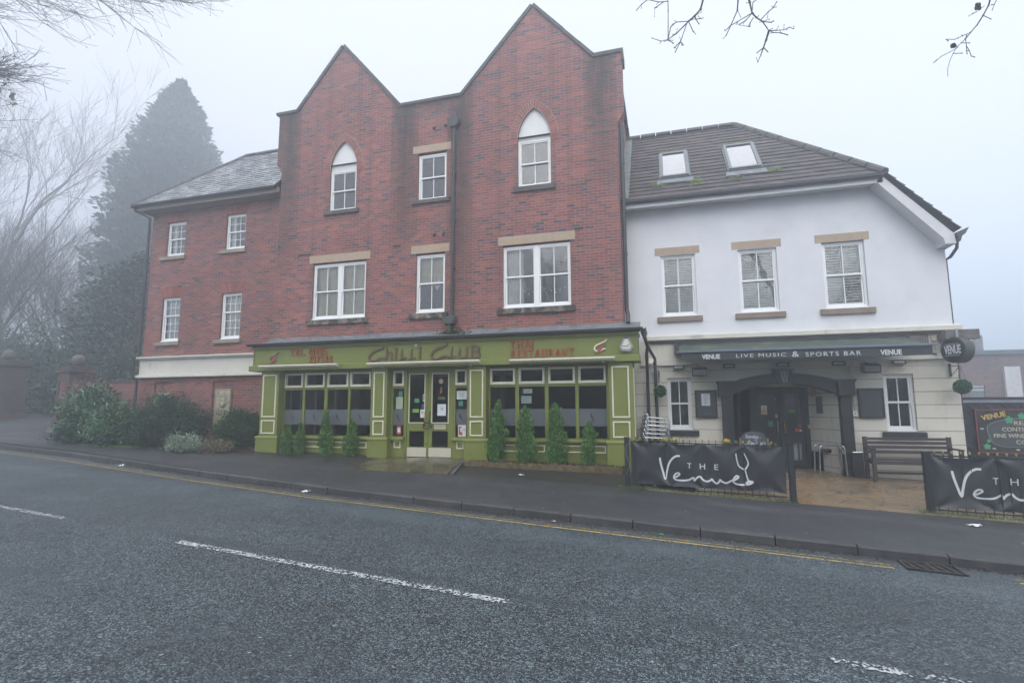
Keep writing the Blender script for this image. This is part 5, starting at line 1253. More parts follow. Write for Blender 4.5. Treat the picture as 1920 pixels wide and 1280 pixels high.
def stems(parent, base, tips, r=.012, name='stem', mat=None):
    m = MB(); b = Vector(base)
    for t in tips:
        t = Vector(t); mid = b.lerp(t, .5)+Vector((random.uniform(-.06, .06), random.uniform(-.06, .06), .03)); m.tube([b+Vector((random.uniform(-.05, .05), random.uniform(-.05, .05), 0)), mid, t], [r, r*.7, r*.3], 5)
    return m.build(name, mat or BARK, parent)

# conical conifers planted along the shopfront
def cone_shrub(x, y, z, h, w, seed, label, lobes):
    T = thing('conical_shrub', label, 'shrub', (x, y, z), 'conical evergreen shrubs along the green shopfront')
    rs = np.random.default_rng(seed); n = int(2300*h*w*4.2)+800
    t = rs.uniform(0, 1, n)**1.25; ang = rs.uniform(0, 2*math.pi, n)
    prof = np.interp(t, [0, .08, .25, .45, .6, .75, .9, 1], [.75, .95, 1.0, .88, .68, .5, .3, .03])
    wob = 1+.20*np.sin(ang*2+t*9+seed)+.16*np.sin(t*(21+seed)+ang*3+seed*2)
    rr = w/2*prof*wob*rs.uniform(.45, 1.05, n)
    tu = rs.integers(0, 46, n); tt = rs.uniform(0, .97, 46); ta = rs.uniform(0, 6.28, 46); tl = rs.uniform(.02, .085, 46)*(w/.4)
    sel = rs.uniform(size=n) < .42; q_ = rs.uniform(0, 1, n)
    t = np.where(sel, np.clip(tt[tu]+q_*.045+rs.normal(0, .012, n), 0, 1.02), t); ang = np.where(sel, ta[tu]+rs.normal(0, .16, n), ang)
    base_ = w/2*np.interp(t, [0, .08, .25, .45, .6, .75, .9, 1.02], [.75, .95, 1.0, .88, .68, .5, .3, .03])
    rr = np.where(sel, base_*.85+tl[tu]*q_, rr)
    for (lt, la, ls) in lobes:
        k = np.exp(-((t-lt)/.07)**2)*np.clip(np.cos(ang-la), 0, 1)**2; rr += k*ls
    lean = .05*np.sin(seed*1.7)
    pts = np.stack([x+rr*np.cos(ang)+lean*t*h, y+rr*np.sin(ang)*.85, z+.02+t*h], 1)
    nr = np.stack([np.cos(ang)*.5, np.sin(ang)*.5, np.full(n, 1.5)], 1)
    leaves('foliage', L_CON, T, pts, .058, nr, .30, jit=.85)
    m = MB(); m.tube([(x, y, z-.05), (x+lean*.4*h, y, z+h*.5), (x+lean*h, y, z+h*.92)], [.022, .014, .005], 6); m.build('stem', BARK, T)
SH = [(-9.70, -.62, .40, .74, .30, 1, 'small bushy conical shrub at the far left of the shopfront, first in the left bay', [(.7, 0, .04)]),
 (-9.26, -.62, .40, .78, .30, 2, 'small leaning conical shrub second from the left under the left bay', [(.65, 3.1, .05)]),
 (-8.47, -.62, .38, 1.16, .36, 3, 'tallest conical shrub of the left bay, third from the left', []),
 (-7.77, -.62, .38, .93, .36, 4, 'conical shrub fourth from the left, nearest the left side of the doors', [(.75, 0, .05)]),
 (-3.88, -.66, .37, 1.37, .40, 5, 'tall conical shrub with a side tuft, just right of the doors', [(.47, 0, .13), (.3, 3, .04)]),
 (-3.13, -.66, .35, 1.27, .46, 6, 'broad conical shrub with a brown patch, second right of the doors', [(.7, 3.1, .06)]),
 (-2.44, -.66, .34, 1.34, .46, 7, 'fullest tall conical shrub in the middle of the right bay', []),
 (-1.74, -.66, .34, .90, .32, 8, 'short ragged conical shrub at the right end of the right bay', [(.8, 3.1, .09), (.72, 0, .10)])]
for a in SH: cone_shrub(*a)
# planted strip with log roll edging
def bed():
    e = thing('log_edging', 'log roll edging along the planting strip under the right restaurant window', 'edging', (-2.9, -1.0, .2))
    n = 112; rn = random.Random(5)
    m = MB()
    for i in range(n):
        x = -4.62+(4.62-.98)*i/n; zb = H(x, -1.02)-.05; zt = .385-.0135*(x+4.6)*1.0+rn.uniform(-.008, .008)
        m.lathe((x+.016, -1.0+rn.uniform(-.004, .004), zb), [(.016, 0), (.0165, zt-zb-.01), (.010, zt-zb)], 7)
    for zz in (.06, .11): pass
    o = m.build('log_roll', LOGR, e)
    s = MB(); vs = []
    for i in range(41):
        x = -4.55+(4.55-.95)*i/40
        for j in range(7): vs.append((x, -.985+.55*j/6, .355-.0135*(x+4.6)+random.uniform(-.015, .02)))
    s.add(vs, [(7*i+j, 7*i+7+j, 7*i+8+j, 7*i+1+j) for i in range(40) for j in range(6)]); so = s.build('planting_soil', SOIL, smooth=True); so['kind'] = 'structure'
    s = MB(); vs = []
    for i in range(41):
        x = -10.0+(2.75)*i/40
        for j in range(6): vs.append((x, -.78+.36*j/5, .405-.010*(x+10)+random.uniform(-.012, .014)-(.05 if j == 0 else 0)))
    s.add(vs, [(6*i+j, 6*i+6+j, 6*i+7+j, 6*i+1+j) for i in range(40) for j in range(5)]); so = s.build('planting_soil', SOIL, smooth=True); so['kind'] = 'structure'
    n = 700; x = RNG.uniform(-4.5, -.95, n); y = RNG.uniform(-.95, -.55, n); leaves('leaf_litter', L_DEAD, None, np.stack([x, y, .375-.0135*(x+4.6)+RNG.uniform(0, .02, n)], 1), .04, np.tile([0, 0, .1], (n, 1)), .6, kind='stuff')
bed()

# shrubs in front of the wing
def bush(name, label, c, r, n, per, size, mat, aspect=.4, spread=.08, cat='shrub', group=None, jit=1.0, upb=.5, shell=.45):
    T = thing(name, label, cat, (c[0], c[1], c[2]-r[2]), group)
    pts, nr = clumps(c, r, n, per, spread, shell=shell); k = pts[:, 2] > c[2]-r[2]*1.0; pts, nr = pts[k], nr[k]; nr = nr.copy(); nr[:, 2] += upb
    leaves('foliage', mat, T, pts, size, nr*.7, aspect, jit=jit)
    b = (c[0], c[1], c[2]-r[2]-.02)
    tips = [(c[0]+random.uniform(-.75, .75)*r[0], c[1]+random.uniform(-.7, .7)*r[1], c[2]+random.uniform(-.2, .6)*r[2]) for _ in range(14)]
    stems(T, b, tips, .022)
    return T
bush('rhododendron', 'tallest glossy green rhododendron beside the brick gate pillar', (-16.9, -.45, 1.38), (.90, .75, .84), 210, 34, .15, L_BUSH, .32, .11)
bush('rhododendron', 'low spreading rhododendron between the tallest shrub and the dark round one', (-15.35, -.9, 1.05), (.75, .6, .60), 230, 26, .14, L_BUSH, .32, .10)
bush('evergreen_bush', 'large dark rounded evergreen bush in the middle of the planting before the wing', (-13.75, -.55, 1.16), (1.15, .75, .76), 620, 30, .065, L_DARK, .45, .09)
bush('box_bush', 'dark clipped bush against the left end of the green shopfront', (-11.50, -.35, .98), (.62, .55, .60), 420, 34, .055, L_FINE, .4, .06)
bush('silver_shrub', 'small grey-green variegated shrub at the front edge of the planting', (-12.55, -1.15, .66), (.52, .38, .24), 190, 26, .05, L_SILV, .5, .06)
bush('evergreen_bush', 'low dark bush at the foot of the tallest rhododendron by the pavement', (-17.0, -.75, .82), (.75, .45, .34), 220, 28, .07, L_DARK, .45, .08)
bush('silver_shrub', 'brownish low shrub between the grey-green shrub and the shopfront', (-11.6, -1.0, .58), (.48, .33, .17), 120, 26, .05, leafm('foliage_brown', (.16, .14, .09)), .5, .06)
bush('bare_shrub', 'reddish half-bare shrub against the brick boundary wall beside the pillar', (-19.2, 1.0, 1.9), (1.0, .35, .85), 200, 14, .06, leafm('foliage_russet', (.12, .075, .055)), .4, .12)
def litter(name, n, xr, yr, mat, size, zoff=.01, clump=None):
    x = RNG.uniform(*xr, n); y = RNG.uniform(*yr, n); z = np.array([H(a, b) for a, b in zip(x, y)])+RNG.uniform(zoff*.3, zoff*2.5, n)
    return leaves(name, mat, None, np.stack([x, y, z], 1), size, None, .7, kind='stuff')
s_ = np.arange(0, 1, 1/2600); sx = RNG.uniform(-12.5, -5.0, 2600)
pl = []
for s0 in sx:
    e = 2.45+.5*uk(s0)+abs(RNG.normal(0, .35))-.05; x, y = to_xy(s0, e)
    if x < -10.75: pl.append((x, y, H(x, y)+RNG.uniform(.005, .05)))
leaves('leaf_litter', L_DEAD, None, pl, .055, None, .7, kind='stuff')
pl = []
for _ in range(3200):
    s0 = RNG.uniform(-8, 10.5); u = uk(s0)-abs(RNG.normal(0, .07))-.01
    if RNG.uniform() > .35+.65*(math.sin(s0*2.1)*.5+.5): continue
    x, y = to_xy(s0, u); pl.append((x, y, zroad(s0, u)+RNG.uniform(.002, .014)))
leaves('gutter_debris', P('debris', (.06, .045, .035), .9, .5, 30, island=.6), None, pl, .022, np.tile([0, 0, .1], (len(pl), 1)), .7, kind='stuff')
# green moss patch at the foot of the bushes, grass along the fence line
def tufts(name, pts, h, mat=L_GRASS):
    m = MB(); rn = random.Random(len(pts))
    for (x, y, z) in pts:
        for k in range(3):
            a = rn.uniform(0, 6.28); l = h*rn.uniform(.5, 1.2); dx, dy = math.cos(a)*l*.5, math.sin(a)*l*.5; w = .004
            m.add([(x-w, y, z-.01), (x+w, y, z-.01), (x+dx, y+dy, z+l)], [(0, 1, 2)])
    o = m.build(name, mat); o['kind'] = 'stuff'; return o
rn = random.Random(9)
tp = []
for a, b, n in (((-1.0, -1.98), (2.1, -2.44), 380), ((3.75, -2.46), (6.4, -2.72), 520)):
    for i in range(n):
        f = rn.random(); x = a[0]+(b[0]-a[0])*f; y = a[1]+(b[1]-a[1])*f+rn.gauss(0, .04); tp.append((x, y, H(x, y)))
tufts('grass', tp, .045)
tufts('moss_patch', [(rn.gauss(-15.0, .35), rn.gauss(-1.15, .08), H(-15.0, -1.15)) for _ in range(500)], .06, leafm('moss_bright', (.10, .20, .03)))
#@@PART4
# ---------------------------------------------------------------- fence sections, posts and banners
def frame_xf(o, e, sl=0):
    o = Vector((o[0], o[1])); e = Vector((e[0], e[1])); d = (e-o).normalized(); n = Vector((-d.y, d.x))
    return lambda p: (o.x+d.x*p[0]+n.x*p[1], o.y+d.y*p[0]+n.y*p[1], p[2]+sl*p[0])
FA = ((-.776, -1.932), (1.953, -2.385)); FB = ((3.936, -2.409), (8.6, -2.96))
xfA = frame_xf(*FA, -.011); xfB0 = frame_xf(*FB, -.022)
xfB = lambda p: xfB0((p[0], p[1], p[2]-.125))
def post(xy, zt, label):
    x, y = xy; zb = H(x, y)
    m = MB(); m.box(x-.048, x+.048, y-.048, y+.048, zb-.1, zt); m.prism([(x-.052, y-.052), (x+.052, y-.052), (x+.052, y+.052), (x-.052, y+.052)], zt, zt+.012, 'z')
    o = m.build('fence_post', P('post_paint', (.018, .02, .024), .5, .3, 9, .002, 20) if 'post_paint' not in bpy.data.materials else bpy.data.materials['post_paint'], bevel=.006)
    tag(o, label, 'post', 'square black posts on the pavement edge')
post((-.80, -1.93), 1.01, 'square black post in front of the right end of the green shopfront')
post((1.98, -2.385), .95, 'square black post at the left side of the patio opening')
post((3.945, -2.41), .86, 'square black post at the right side of the patio opening')
def railing(xf, L, label, grp='black railings with gold tips'):
    T = thing('railing', label, 'railing', xf((0, 0, 0)), grp)
    m = MB(xf); m.box(.04, L, -.006, .006, .925, .95); m.box(.04, L, -.006, .006, .085, .105); m.build('rail', BLACKP, T)
    k = int((L-.1)/.114)
    for i in range(k):
        u = .12+i*.1135
        m = MB(xf); m.tube([(u, 0, .055), (u, 0, .985)], .0075, 6); b = m.build('bar', BLACKP, T)
        m = MB(xf); m.lathe((u, 0, .975), [(.012, 0), (.016, .004), (.010, .012), (.017, .022), (.015, .034), (.002, .042)], 8); m.build('gold_tip', GOLD, b)
railing(xfA, 2.70, 'black railing with gold tips behind the left banner, left of the patio opening')
railing(xfB, 4.6, 'black railing with gold tips behind the right banner, right of the patio opening')
STK = {'V': [(0.595, 0.656), (0.607, 0.555), (0.644, 0.401), (0.683, 0.277), (0.711, 0.385), (0.755, 0.542), (0.817, 0.641), (0.895, 0.698), (0.962, 0.702)],
'e': [(0.842, 0.312), (0.89, 0.326), (0.944, 0.367), (0.923, 0.395), (0.873, 0.373), (0.842, 0.314), (0.878, 0.270), (0.981, 0.262), (1.094, 0.278), (1.16, 0.312), (1.19, 0.326), (1.201, 0.267)],
'n': [(1.201, 0.267), (1.253, 0.332), (1.309, 0.351), (1.344, 0.306), (1.397, 0.275), (1.46, 0.286), (1.507, 0.326)],
'u': [(1.507, 0.326), (1.532, 0.284), (1.584, 0.248), (1.63, 0.288), (1.644, 0.318), (1.674, 0.287), (1.743, 0.265), (1.824, 0.309), (1.87, 0.330)],
'e2': [(1.87, 0.318), (1.91, 0.345), (1.95, 0.385), (1.916, 0.4), (1.870, 0.348), (1.87, 0.284), (1.934, 0.257), (2.037, 0.257), (2.123, 0.275), (2.186, 0.314)],
'glass': [(1.927, 0.792), (1.936, 0.691), (1.96, 0.582), (2.009, 0.538), (2.06, 0.522), (2.102, 0.575), (2.119, 0.634), (2.088, 0.733), (2.041, 0.824)],
'stem': [(2.062, 0.522), (2.078, 0.441), (2.094, 0.369), (2.105, 0.321), (2.064, 0.275)], 'foot': [(2.105, 0.318), (2.186, 0.314)]}
def banner(xf, u0, u1, zt, zb, du, dz, seed, label, amp=.016, scale=1.0):
    T = thing('banner', label, 'banner', xf((u0, 0, zb)), 'dark vinyl banners tied to the railings')
    rn = random.Random(seed); gr = [u0+.02, u0+.72, u0+1.32, u0+2.0, u1-.02]; 
    if u1 > 3.5: gr = [u0+.02+.78*i for i in range(6)]
    ph = [rn.uniform(0, 6) for _ in range(12)]
    def disp(u, z):
        w = (zt-z)/(zt-zb); d = -.016
        d -= amp*.6*(math.sin(u*3.1+ph[0])*math.sin(w*2.6+ph[1])+.5*math.sin(u*7.3+w*4+ph[2])*math.sin(w*3.1))
        for k, g in enumerate(gr):
            for zz, sgn in ((zt, 1), (zb, -1)):
                dx, dzz = u-g, (zz-z)*sgn; r = math.hypot(dx, dzz)+.02; th = math.atan2(dx, dzz+.02)
                d -= amp*1.15*math.exp(-r/.42)*math.cos(th*5.0+ph[k+3]+k)*min(1, r/.12)
        return d
    def sag(u): 
        s_ = 0
        for a, b in zip(gr[:-1], gr[1:]):
            if a <= u <= b: s_ = .026*math.sin(math.pi*(u-a)/(b-a))
        return s_
    n, k = int((u1-u0)/.028), 30; m = MB(xf); vs = []
    for i in range(n+1):
        u = u0+(u1-u0)*i/n
        for j in range(k+1):
            w = j/k; z = zt+(zb-zt)*w-sag(u)*(1-w); vs.append((u, disp(u, z), z))
    m.add(vs, [(i*(k+1)+j, i*(k+1)+j+1, (i+1)*(k+1)+j+1, (i+1)*(k+1)+j) for i in range(n) for j in range(k)]); m.build('sheet', VINYL, T, smooth=True)
    tf = lambda p: xf((p[0], p[1]+disp(p[0], p[2])-.004, p[2]))
    def L_(pts, w, i, sm=4): 
        q = MB(tf); P_ = [(a+du, b+dz) for a, b in pts]; ribbon(q, P_, w, -.0006*i, .003, sm); q.build('lettering', PRINT, T)
    for i, (kk, w) in enumerate((('V', [.036, .036, .034, .034, .034, .034, .034, .034, .030]), ('e', .028), ('n', .030), ('u', .030), ('e2', .030), ('glass', [.020, .018, .022, .024, .026, .024, .020, .018, .018]), ('stem', [.02, .02, .024, .03, .05]), ('foot', [.05, .03]))):
        L_(STK[kk], w, i, 6 if kk not in ('V',) else 5)
    for (a, b, c, pts) in (('T', 1.089, 1.163, 0), ('H', 1.306, 1.398, 0), ('E', 1.556, 1.624, 0)):
        text(T, 'lettering', a, b+du, c+du, .487+dz, .585+dz, -.004, PRINT, xf=tf, ex=.002)
    for g in gr:
        if g > u1: continue
        for zz in (zt-.02, zb+.015):
            q = MB(xf); q.lathe((g, disp(g, zz)-.004, zz), [(.004, 0), (.012, 0), (.012, .003), (.004, .003)], 10, axis='y'); q.build('eyelet', CHROME, T)
            if zz > .5 or True: q = MB(xf); q.tube([(g, disp(g, zz)-.006, zz), (g+.01, -.01, zz+.03 if zz > .5 else zz-.04)], .003, 5); q.build('cable_tie', BLACKP, T)
    return disp
banner(xfA, .05, 2.70, .94, .155, 0, 0, 3, 'dark grey banner with white The Venue wine glass lettering, left of the patio opening')
banner(xfB, .05, 4.5, .935, .14, -.27, .055, 8, 'dark grey banner with white The Venue lettering, right of the patio opening', amp=.022)
m = MB(xfA); m.tube(spline([(.05, -.05, .90), (-.02, -.06, .86), (-.03, -.06, .70), (.015, -.06, .58), (.03, -.06, .48), (-.01, -.06, .38), (-.04, -.055, .33)], 5), .006, 6)
tag(m.build('rope', P('old_rope', (.2, .19, .17), .9), smooth=True), 'grey cord hanging down the post in front of the shopfront', 'rope')
def trough():
    T = thing('planter', 'low black trough planter just behind the left banner', 'planter', xfA((.9, .16, .02)))
    m = MB(xfA); m.prism([(.07, .03), (.27, .03), (.29, .32), (.05, .32)], .50, 1.20, 'x'); m.build('trough', BLACKP, T, bevel=.01)
    T = thing('plant_pot', 'terracotta red pot showing under the left end of the left banner', 'pot', xfA((.28, .2, .02)))
    m = MB(xfA); m.lathe((.28, .2, .03), [(.10, 0), (.14, .22), (.155, .22), (.155, .27), (.13, .27)], 18); m.build('pot', P('terracotta', (.20, .055, .04), .8), T)
    # daffodils
    def daff(u0, n, label, petals, z0=.60):
        D = thing('daffodils', label, 'flowers', xfA((u0, .15, .3)), 'spring flowers behind the left railing')
        rn = random.Random(int(u0*100)); lv = MB(xfA); fl = MB(xfA)
        for i in range(n):
            u = u0+rn.gauss(0, .07); d = .17+rn.gauss(0, .03); h = z0+.40*rn.uniform(.85, 1.12)-.02; a = rn.uniform(-.10, .10)
            lv.add([(u-.006, d, .3), (u+.006, d, .3), (u+a+.002, d+.02, h), (u+a-.002, d+.02, h)], [(0, 1, 2, 3)])
        lv.build('leaves', leafm('daffodil_leaf', (.06, .14, .06)) if 'daffodil_leaf' not in bpy.data.materials else bpy.data.materials['daffodil_leaf'], D)
        for i in range(3):
            u = u0+rn.uniform(-.05, .06); z = 1.0+rn.uniform(-.03, .04); f = MB(xfA)
            for k in range(6):
                a = k*math.pi/3; f.add([(u, .14, z), (u+.026*math.cos(a-.4), .13, z+.026*math.sin(a-.4)), (u+.036*math.cos(a), .135, z+.036*math.sin(a)), (u+.026*math.cos(a+.4), .13, z+.026*math.sin(a+.4))], [(0, 1, 2, 3)])
            f.lathe((u, .11, z), [(.014, 0), (.011, .03)], 8, axis='y'); f.build('flower', petals, D)
    Y_ = P('daffodil_yellow', (.62, .46, .02), .6); PU = P('crocus_purple', (.10, .05, .28), .6)
    daff(.70, 26, 'yellow daffodils behind the left railing, nearest the chair stack', Y_)
    daff(.88, 26, 'pale daffodil clump behind the left railing, under the small white window', P('daffodil_pale', (.55, .52, .25), .6))
    daff(1.80, 30, 'daffodils behind the left railing, just left of the chalkboard', Y_)
    daff(2.25, 14, 'purple flowers in front of the chalkboard', PU)
trough()
# ---------------------------------------------------------------- patio furniture
def chairs():
    def chair(first=False):
        T = thing('patio_chair', 'aluminium patio chair', 'chair', (0, 0, 0), 'stacked aluminium patio chairs')
        for sy in (-.27, .27):
            m = MB(); m.tube(spline([(.27, sy, 0), (.25, sy, .35), (.235, sy, .58), (.20, sy, .655), (.12, sy, .67), (-.22, sy, .665), (-.25, sy, .68)], 5), .0125, 8); m.build('front_leg', CHROME, T, smooth=True)
            m = MB(); m.tube(spline([(-.28, sy*.95, 0), (-.22, sy*.93, .40), (-.23, sy*.9, .66), (-.26, sy*.88, .74)], 5), .0125, 8); m.build('rear_leg', CHROME, T, smooth=True)
        m = MB(); m.tube(spline([(-.25, -.24, .68), (-.275, -.22, .76), (-.30, -.10, .78), (-.31, 0, .785), (-.30, .10, .78), (-.275, .22, .76), (-.25, .24, .68)], 5), .0125, 8)
        for j in range(4): m.tube(spline([(-.235-.01*j, -.235, .50+.065*j), (-.27-.012*j, 0, .50+.065*j), (-.235-.01*j, .235, .50+.065*j)], 5), .009, 6)
        m.build('backrest', CHROME, T, smooth=True)
        m = MB(); m.tube([(.23, -.255, .42), (.23, .255, .42)], .011, 8); m.tube([(-.20, -.25, .41), (-.20, .25, .41)], .011, 8)
        for j in range(9): y = -.20+.05*j; m.box(-.20, .23, y-.018, y+.018, .425, .433)
        m.build('seat', CHROME, T); return T
    base = chair(); labs = ['bottom aluminium chair of the stack against the pub wall', 'second chair up in the aluminium stack by the pub wall', 'third chair up in the aluminium stack by the pub wall', 'fourth chair up, in the upper half of the aluminium stack', 'fifth chair up, second from the top of the aluminium stack', 'topmost aluminium chair of the stack beside the green shopfront']
    for k in range(6):
        c = base if k == 0 else copy_tree(base); c['label'] = labs[k]
        c.location = (-.38+.012*k, .14+.02*k, H(-.35, .1)+.002+.088*k); c.rotation_euler = (0, R(3+.5*k), R(12+(k*7 % 5)-2))
chairs()
def table(x, y, rz, label, w=.5, d=.4, h=.64):
    T = thing('table_frame', label, 'table', (x, y, H(x, y)+.002), 'bare chrome table frames in the porch')
    z0 = H(x, y)+.002; 
    c, s = math.cos(rz), math.sin(rz); xf = lambda p: (x+p[0]*c-p[1]*s, y+p[0]*s+p[1]*c, z0+p[2])
    for sx in (-w/2, w/2):
        for sy in (-d/2, d/2):
            e = 1 if sx > 0 else -1
            m = MB(xf); m.tube(spline([(sx+.03*e, sy, 0), (sx+.015*e, sy, h*.6), (sx, sy, h-.05), (sx-.05*e, sy, h-.008)], 5), .016, 8); m.build('leg', CHROME, T, smooth=True)
    m = MB(xf)
    for sy in (-d/2, d/2): m.box(-w/2+.03, w/2-.03, sy-.014, sy+.014, h-.02, h)
    for sx in (-w/2+.05, w/2-.05): m.box(sx-.014, sx+.014, -d/2+.014, d/2-.014, h-.018, h-.002)
    m.build('top_frame', CHROME, T)
table(3.30, .50, .04, 'bare chrome table frame without a top standing in the pub porch', w=.46, d=.36)
def bench():
    x0, x1, z = 3.93, 5.50, 0.0; zz = [H(x0, .3), H(x1, .3)]
    T = thing('park_bench', 'dark brown slatted wooden bench under the right white window', 'bench', (4.7, .25, zz[0]))
    zb = zz[0]+.0
    B = lambda n, *a: MB().box(*a).build(n, BENCH, T, bevel=.006)
    for i, z0 in enumerate((.52, .62, .71, .79)):
        m = MB(); y = .40+.05*(z0-.4); m.box(x0+.02, x1-.02, y, y+.022, zb+z0, zb+z0+(.062 if i < 3 else .055)); m.build('back_slat', BENCH, T, bevel=.005)
    for i in range(4): B('seat_slat', x0+.02, x1-.02, -.04+.105*i, .05+.105*i, zb+.405, zb+.43)
    for x in (x0, x1-.07):
        g = H(x, .2)
        m = MB(); m.box(x, x+.07, -.04, .02, g, zb+.62); m.build('front_leg', BENCH, T, bevel=.005)
        m = MB(); m.prism([(.38, g), (.44, g), (.47, zb+.86), (.42, zb+.86)], x, x+.07, 'x'); m.build('rear_leg', BENCH, T, bevel=.005)
        B('armrest', x-.005, x+.075, -.07, .42, zb+.62, zb+.65); B('side_rail', x+.01, x+.06, .02, .38, zb+.33, zb+.40)
    B('front_rail', x0+.07, x1-.07, -.035, -.01, zb+.33, zb+.40); B('stretcher', x0+.07, x1-.07, .18, .21, zb+.12, zb+.17)
bench()
def bin_():
    g = H(3.8, .42); T = thing('litter_bin', 'small black bin with metal lid at the foot of the right porch column', 'bin', (3.80, .42, g))
    m = MB(); m.prism([(3.71, g), (3.89, g), (3.88, g+.50), (3.70, g+.50)], .36, .52); m.build('body', BLACKP, T, bevel=.01)
    m = MB(); m.box(3.695, 3.89, .345, .53, g+.50, g+.535); m.build('lid', CHROME, T, bevel=.01)
    T = thing('ashtray', 'small metal wall ashtray beside the right porch column', 'ashtray', (3.56, .45, .60))
    m = MB(); m.box(3.50, 3.60, .44, .52, .63, .69); m.lathe((3.54, .42, .60), [(.035, 0), (.045, .06), (.03, .075)], 12); m.build('bowl', CHROME, T)
bin_()
def aboard():
    x, y = 1.60, -1.05; g = H(x, y); T = thing('chalkboard_sign', 'arched pavement chalkboard with handwritten chalk Sunday opening times', 'sign', (x, y, g)); rz = -.14
    for sgn in (1, -1):
        def xf(p, sgn=sgn):
            t = .16*sgn; yy = p[1]*sgn-(1.02-p[2])*math.sin(t)*1.0; c, s = math.cos(rz), math.sin(rz)
            return (x+p[0]*c-yy*s, y+p[0]*s+yy*c, g+p[2])
        arch = [(-.235, .22), (.235, .22), (.235, .85)]+[(.235*math.cos(a*math.pi/14), .85+.20*math.sin(a*math.pi/14)) for a in range(1, 14)]+[(-.235, .85)]
        nm = 'front_board' if sgn == 1 else 'rear_board'
        m = MB(xf); m.prism(arch, -.008, .008); m.build(nm, SLATEB, T)
        m = MB(xf)
        for sx in (-.265, .235): m.box(sx, sx+.03, -.014, .014, 0, .90)
        m.box(-.235, .235, -.012, .012, .16, .22)
        m.build('wooden_frame', WOODF, T, bevel=.003)
        if sgn == 1:
            text(T, 'chalk_writing', 'Sunday...', -.15, .13, .885, .965, -.0105, CHALK, xf=xf, ex=.001, slant=.15)
            text(T, 'chalk_writing', '...Open 1pm', -.17, .20, .755, .85, -.0105, CHALK, xf=xf, ex=.001, slant=.15)
            text(T, 'chalk_writing', '- 9pm -', -.02, .17, .66, .72, -.0105, CHALK, xf=xf, ex=.001, slant=.15)
            m = MB(xf); ribbon(m, [(-.09, .872), (0, .868), (.06, .875)], .006, -.0105, .001, 3); m.build('chalk_line', CHALK, T)
aboard()
def topiary(cx, cy_, cz, r, bx, label):
    T = thing('topiary_ball', label, 'topiary ball', (cx, cy_, cz-r), 'green topiary balls hanging at the pub corners')
    n = 1500; d = RNG.normal(size=(n, 3)); d /= np.linalg.norm(d, axis=1)[:, None]; rr = r*RNG.uniform(.78, 1.08, n)
    leaves('foliage', L_TOP, T, np.array([cx, cy_, cz])+d*rr[:, None]*np.array([1, 1, .95]), .038, d*1.2, .6)
    m = MB(); m.ball((cx, cy_, cz), r*.8, 14, 9); m.build('core', L_FINE, T)
    m = MB(); m.box(bx-.012, bx+.012, .655, .69, cz+.22, cz+.50)
    m.tube(spline([(bx, .67, cz+.44), (bx+.02, .5, cz+.43), (cx, cy_, cz+.42)], 4), .008, 6); m.tube(spline([(bx, .67, cz+.24), (bx, .52, cz+.30), (cx, cy_+.05, cz+.42)], 4), .007, 6); m.build('bracket', BLACKP, T)
    m = MB()
    for a in range(3): q = a*2.1; m.tube([(cx, cy_, cz+.41), (cx+r*.6*math.cos(q), cy_+r*.6*math.sin(q), cz+r*.7)], .003, 4)
    m.build('chain', BLACKP, T)
topiary(-.17, .40, 1.965, .135, -.19, 'green topiary ball hanging between the drainpipe and the small left window')
topiary(5.76, .36, 1.98, .145, 5.72, 'green topiary ball hanging at the right corner of the pub, below the round sign')
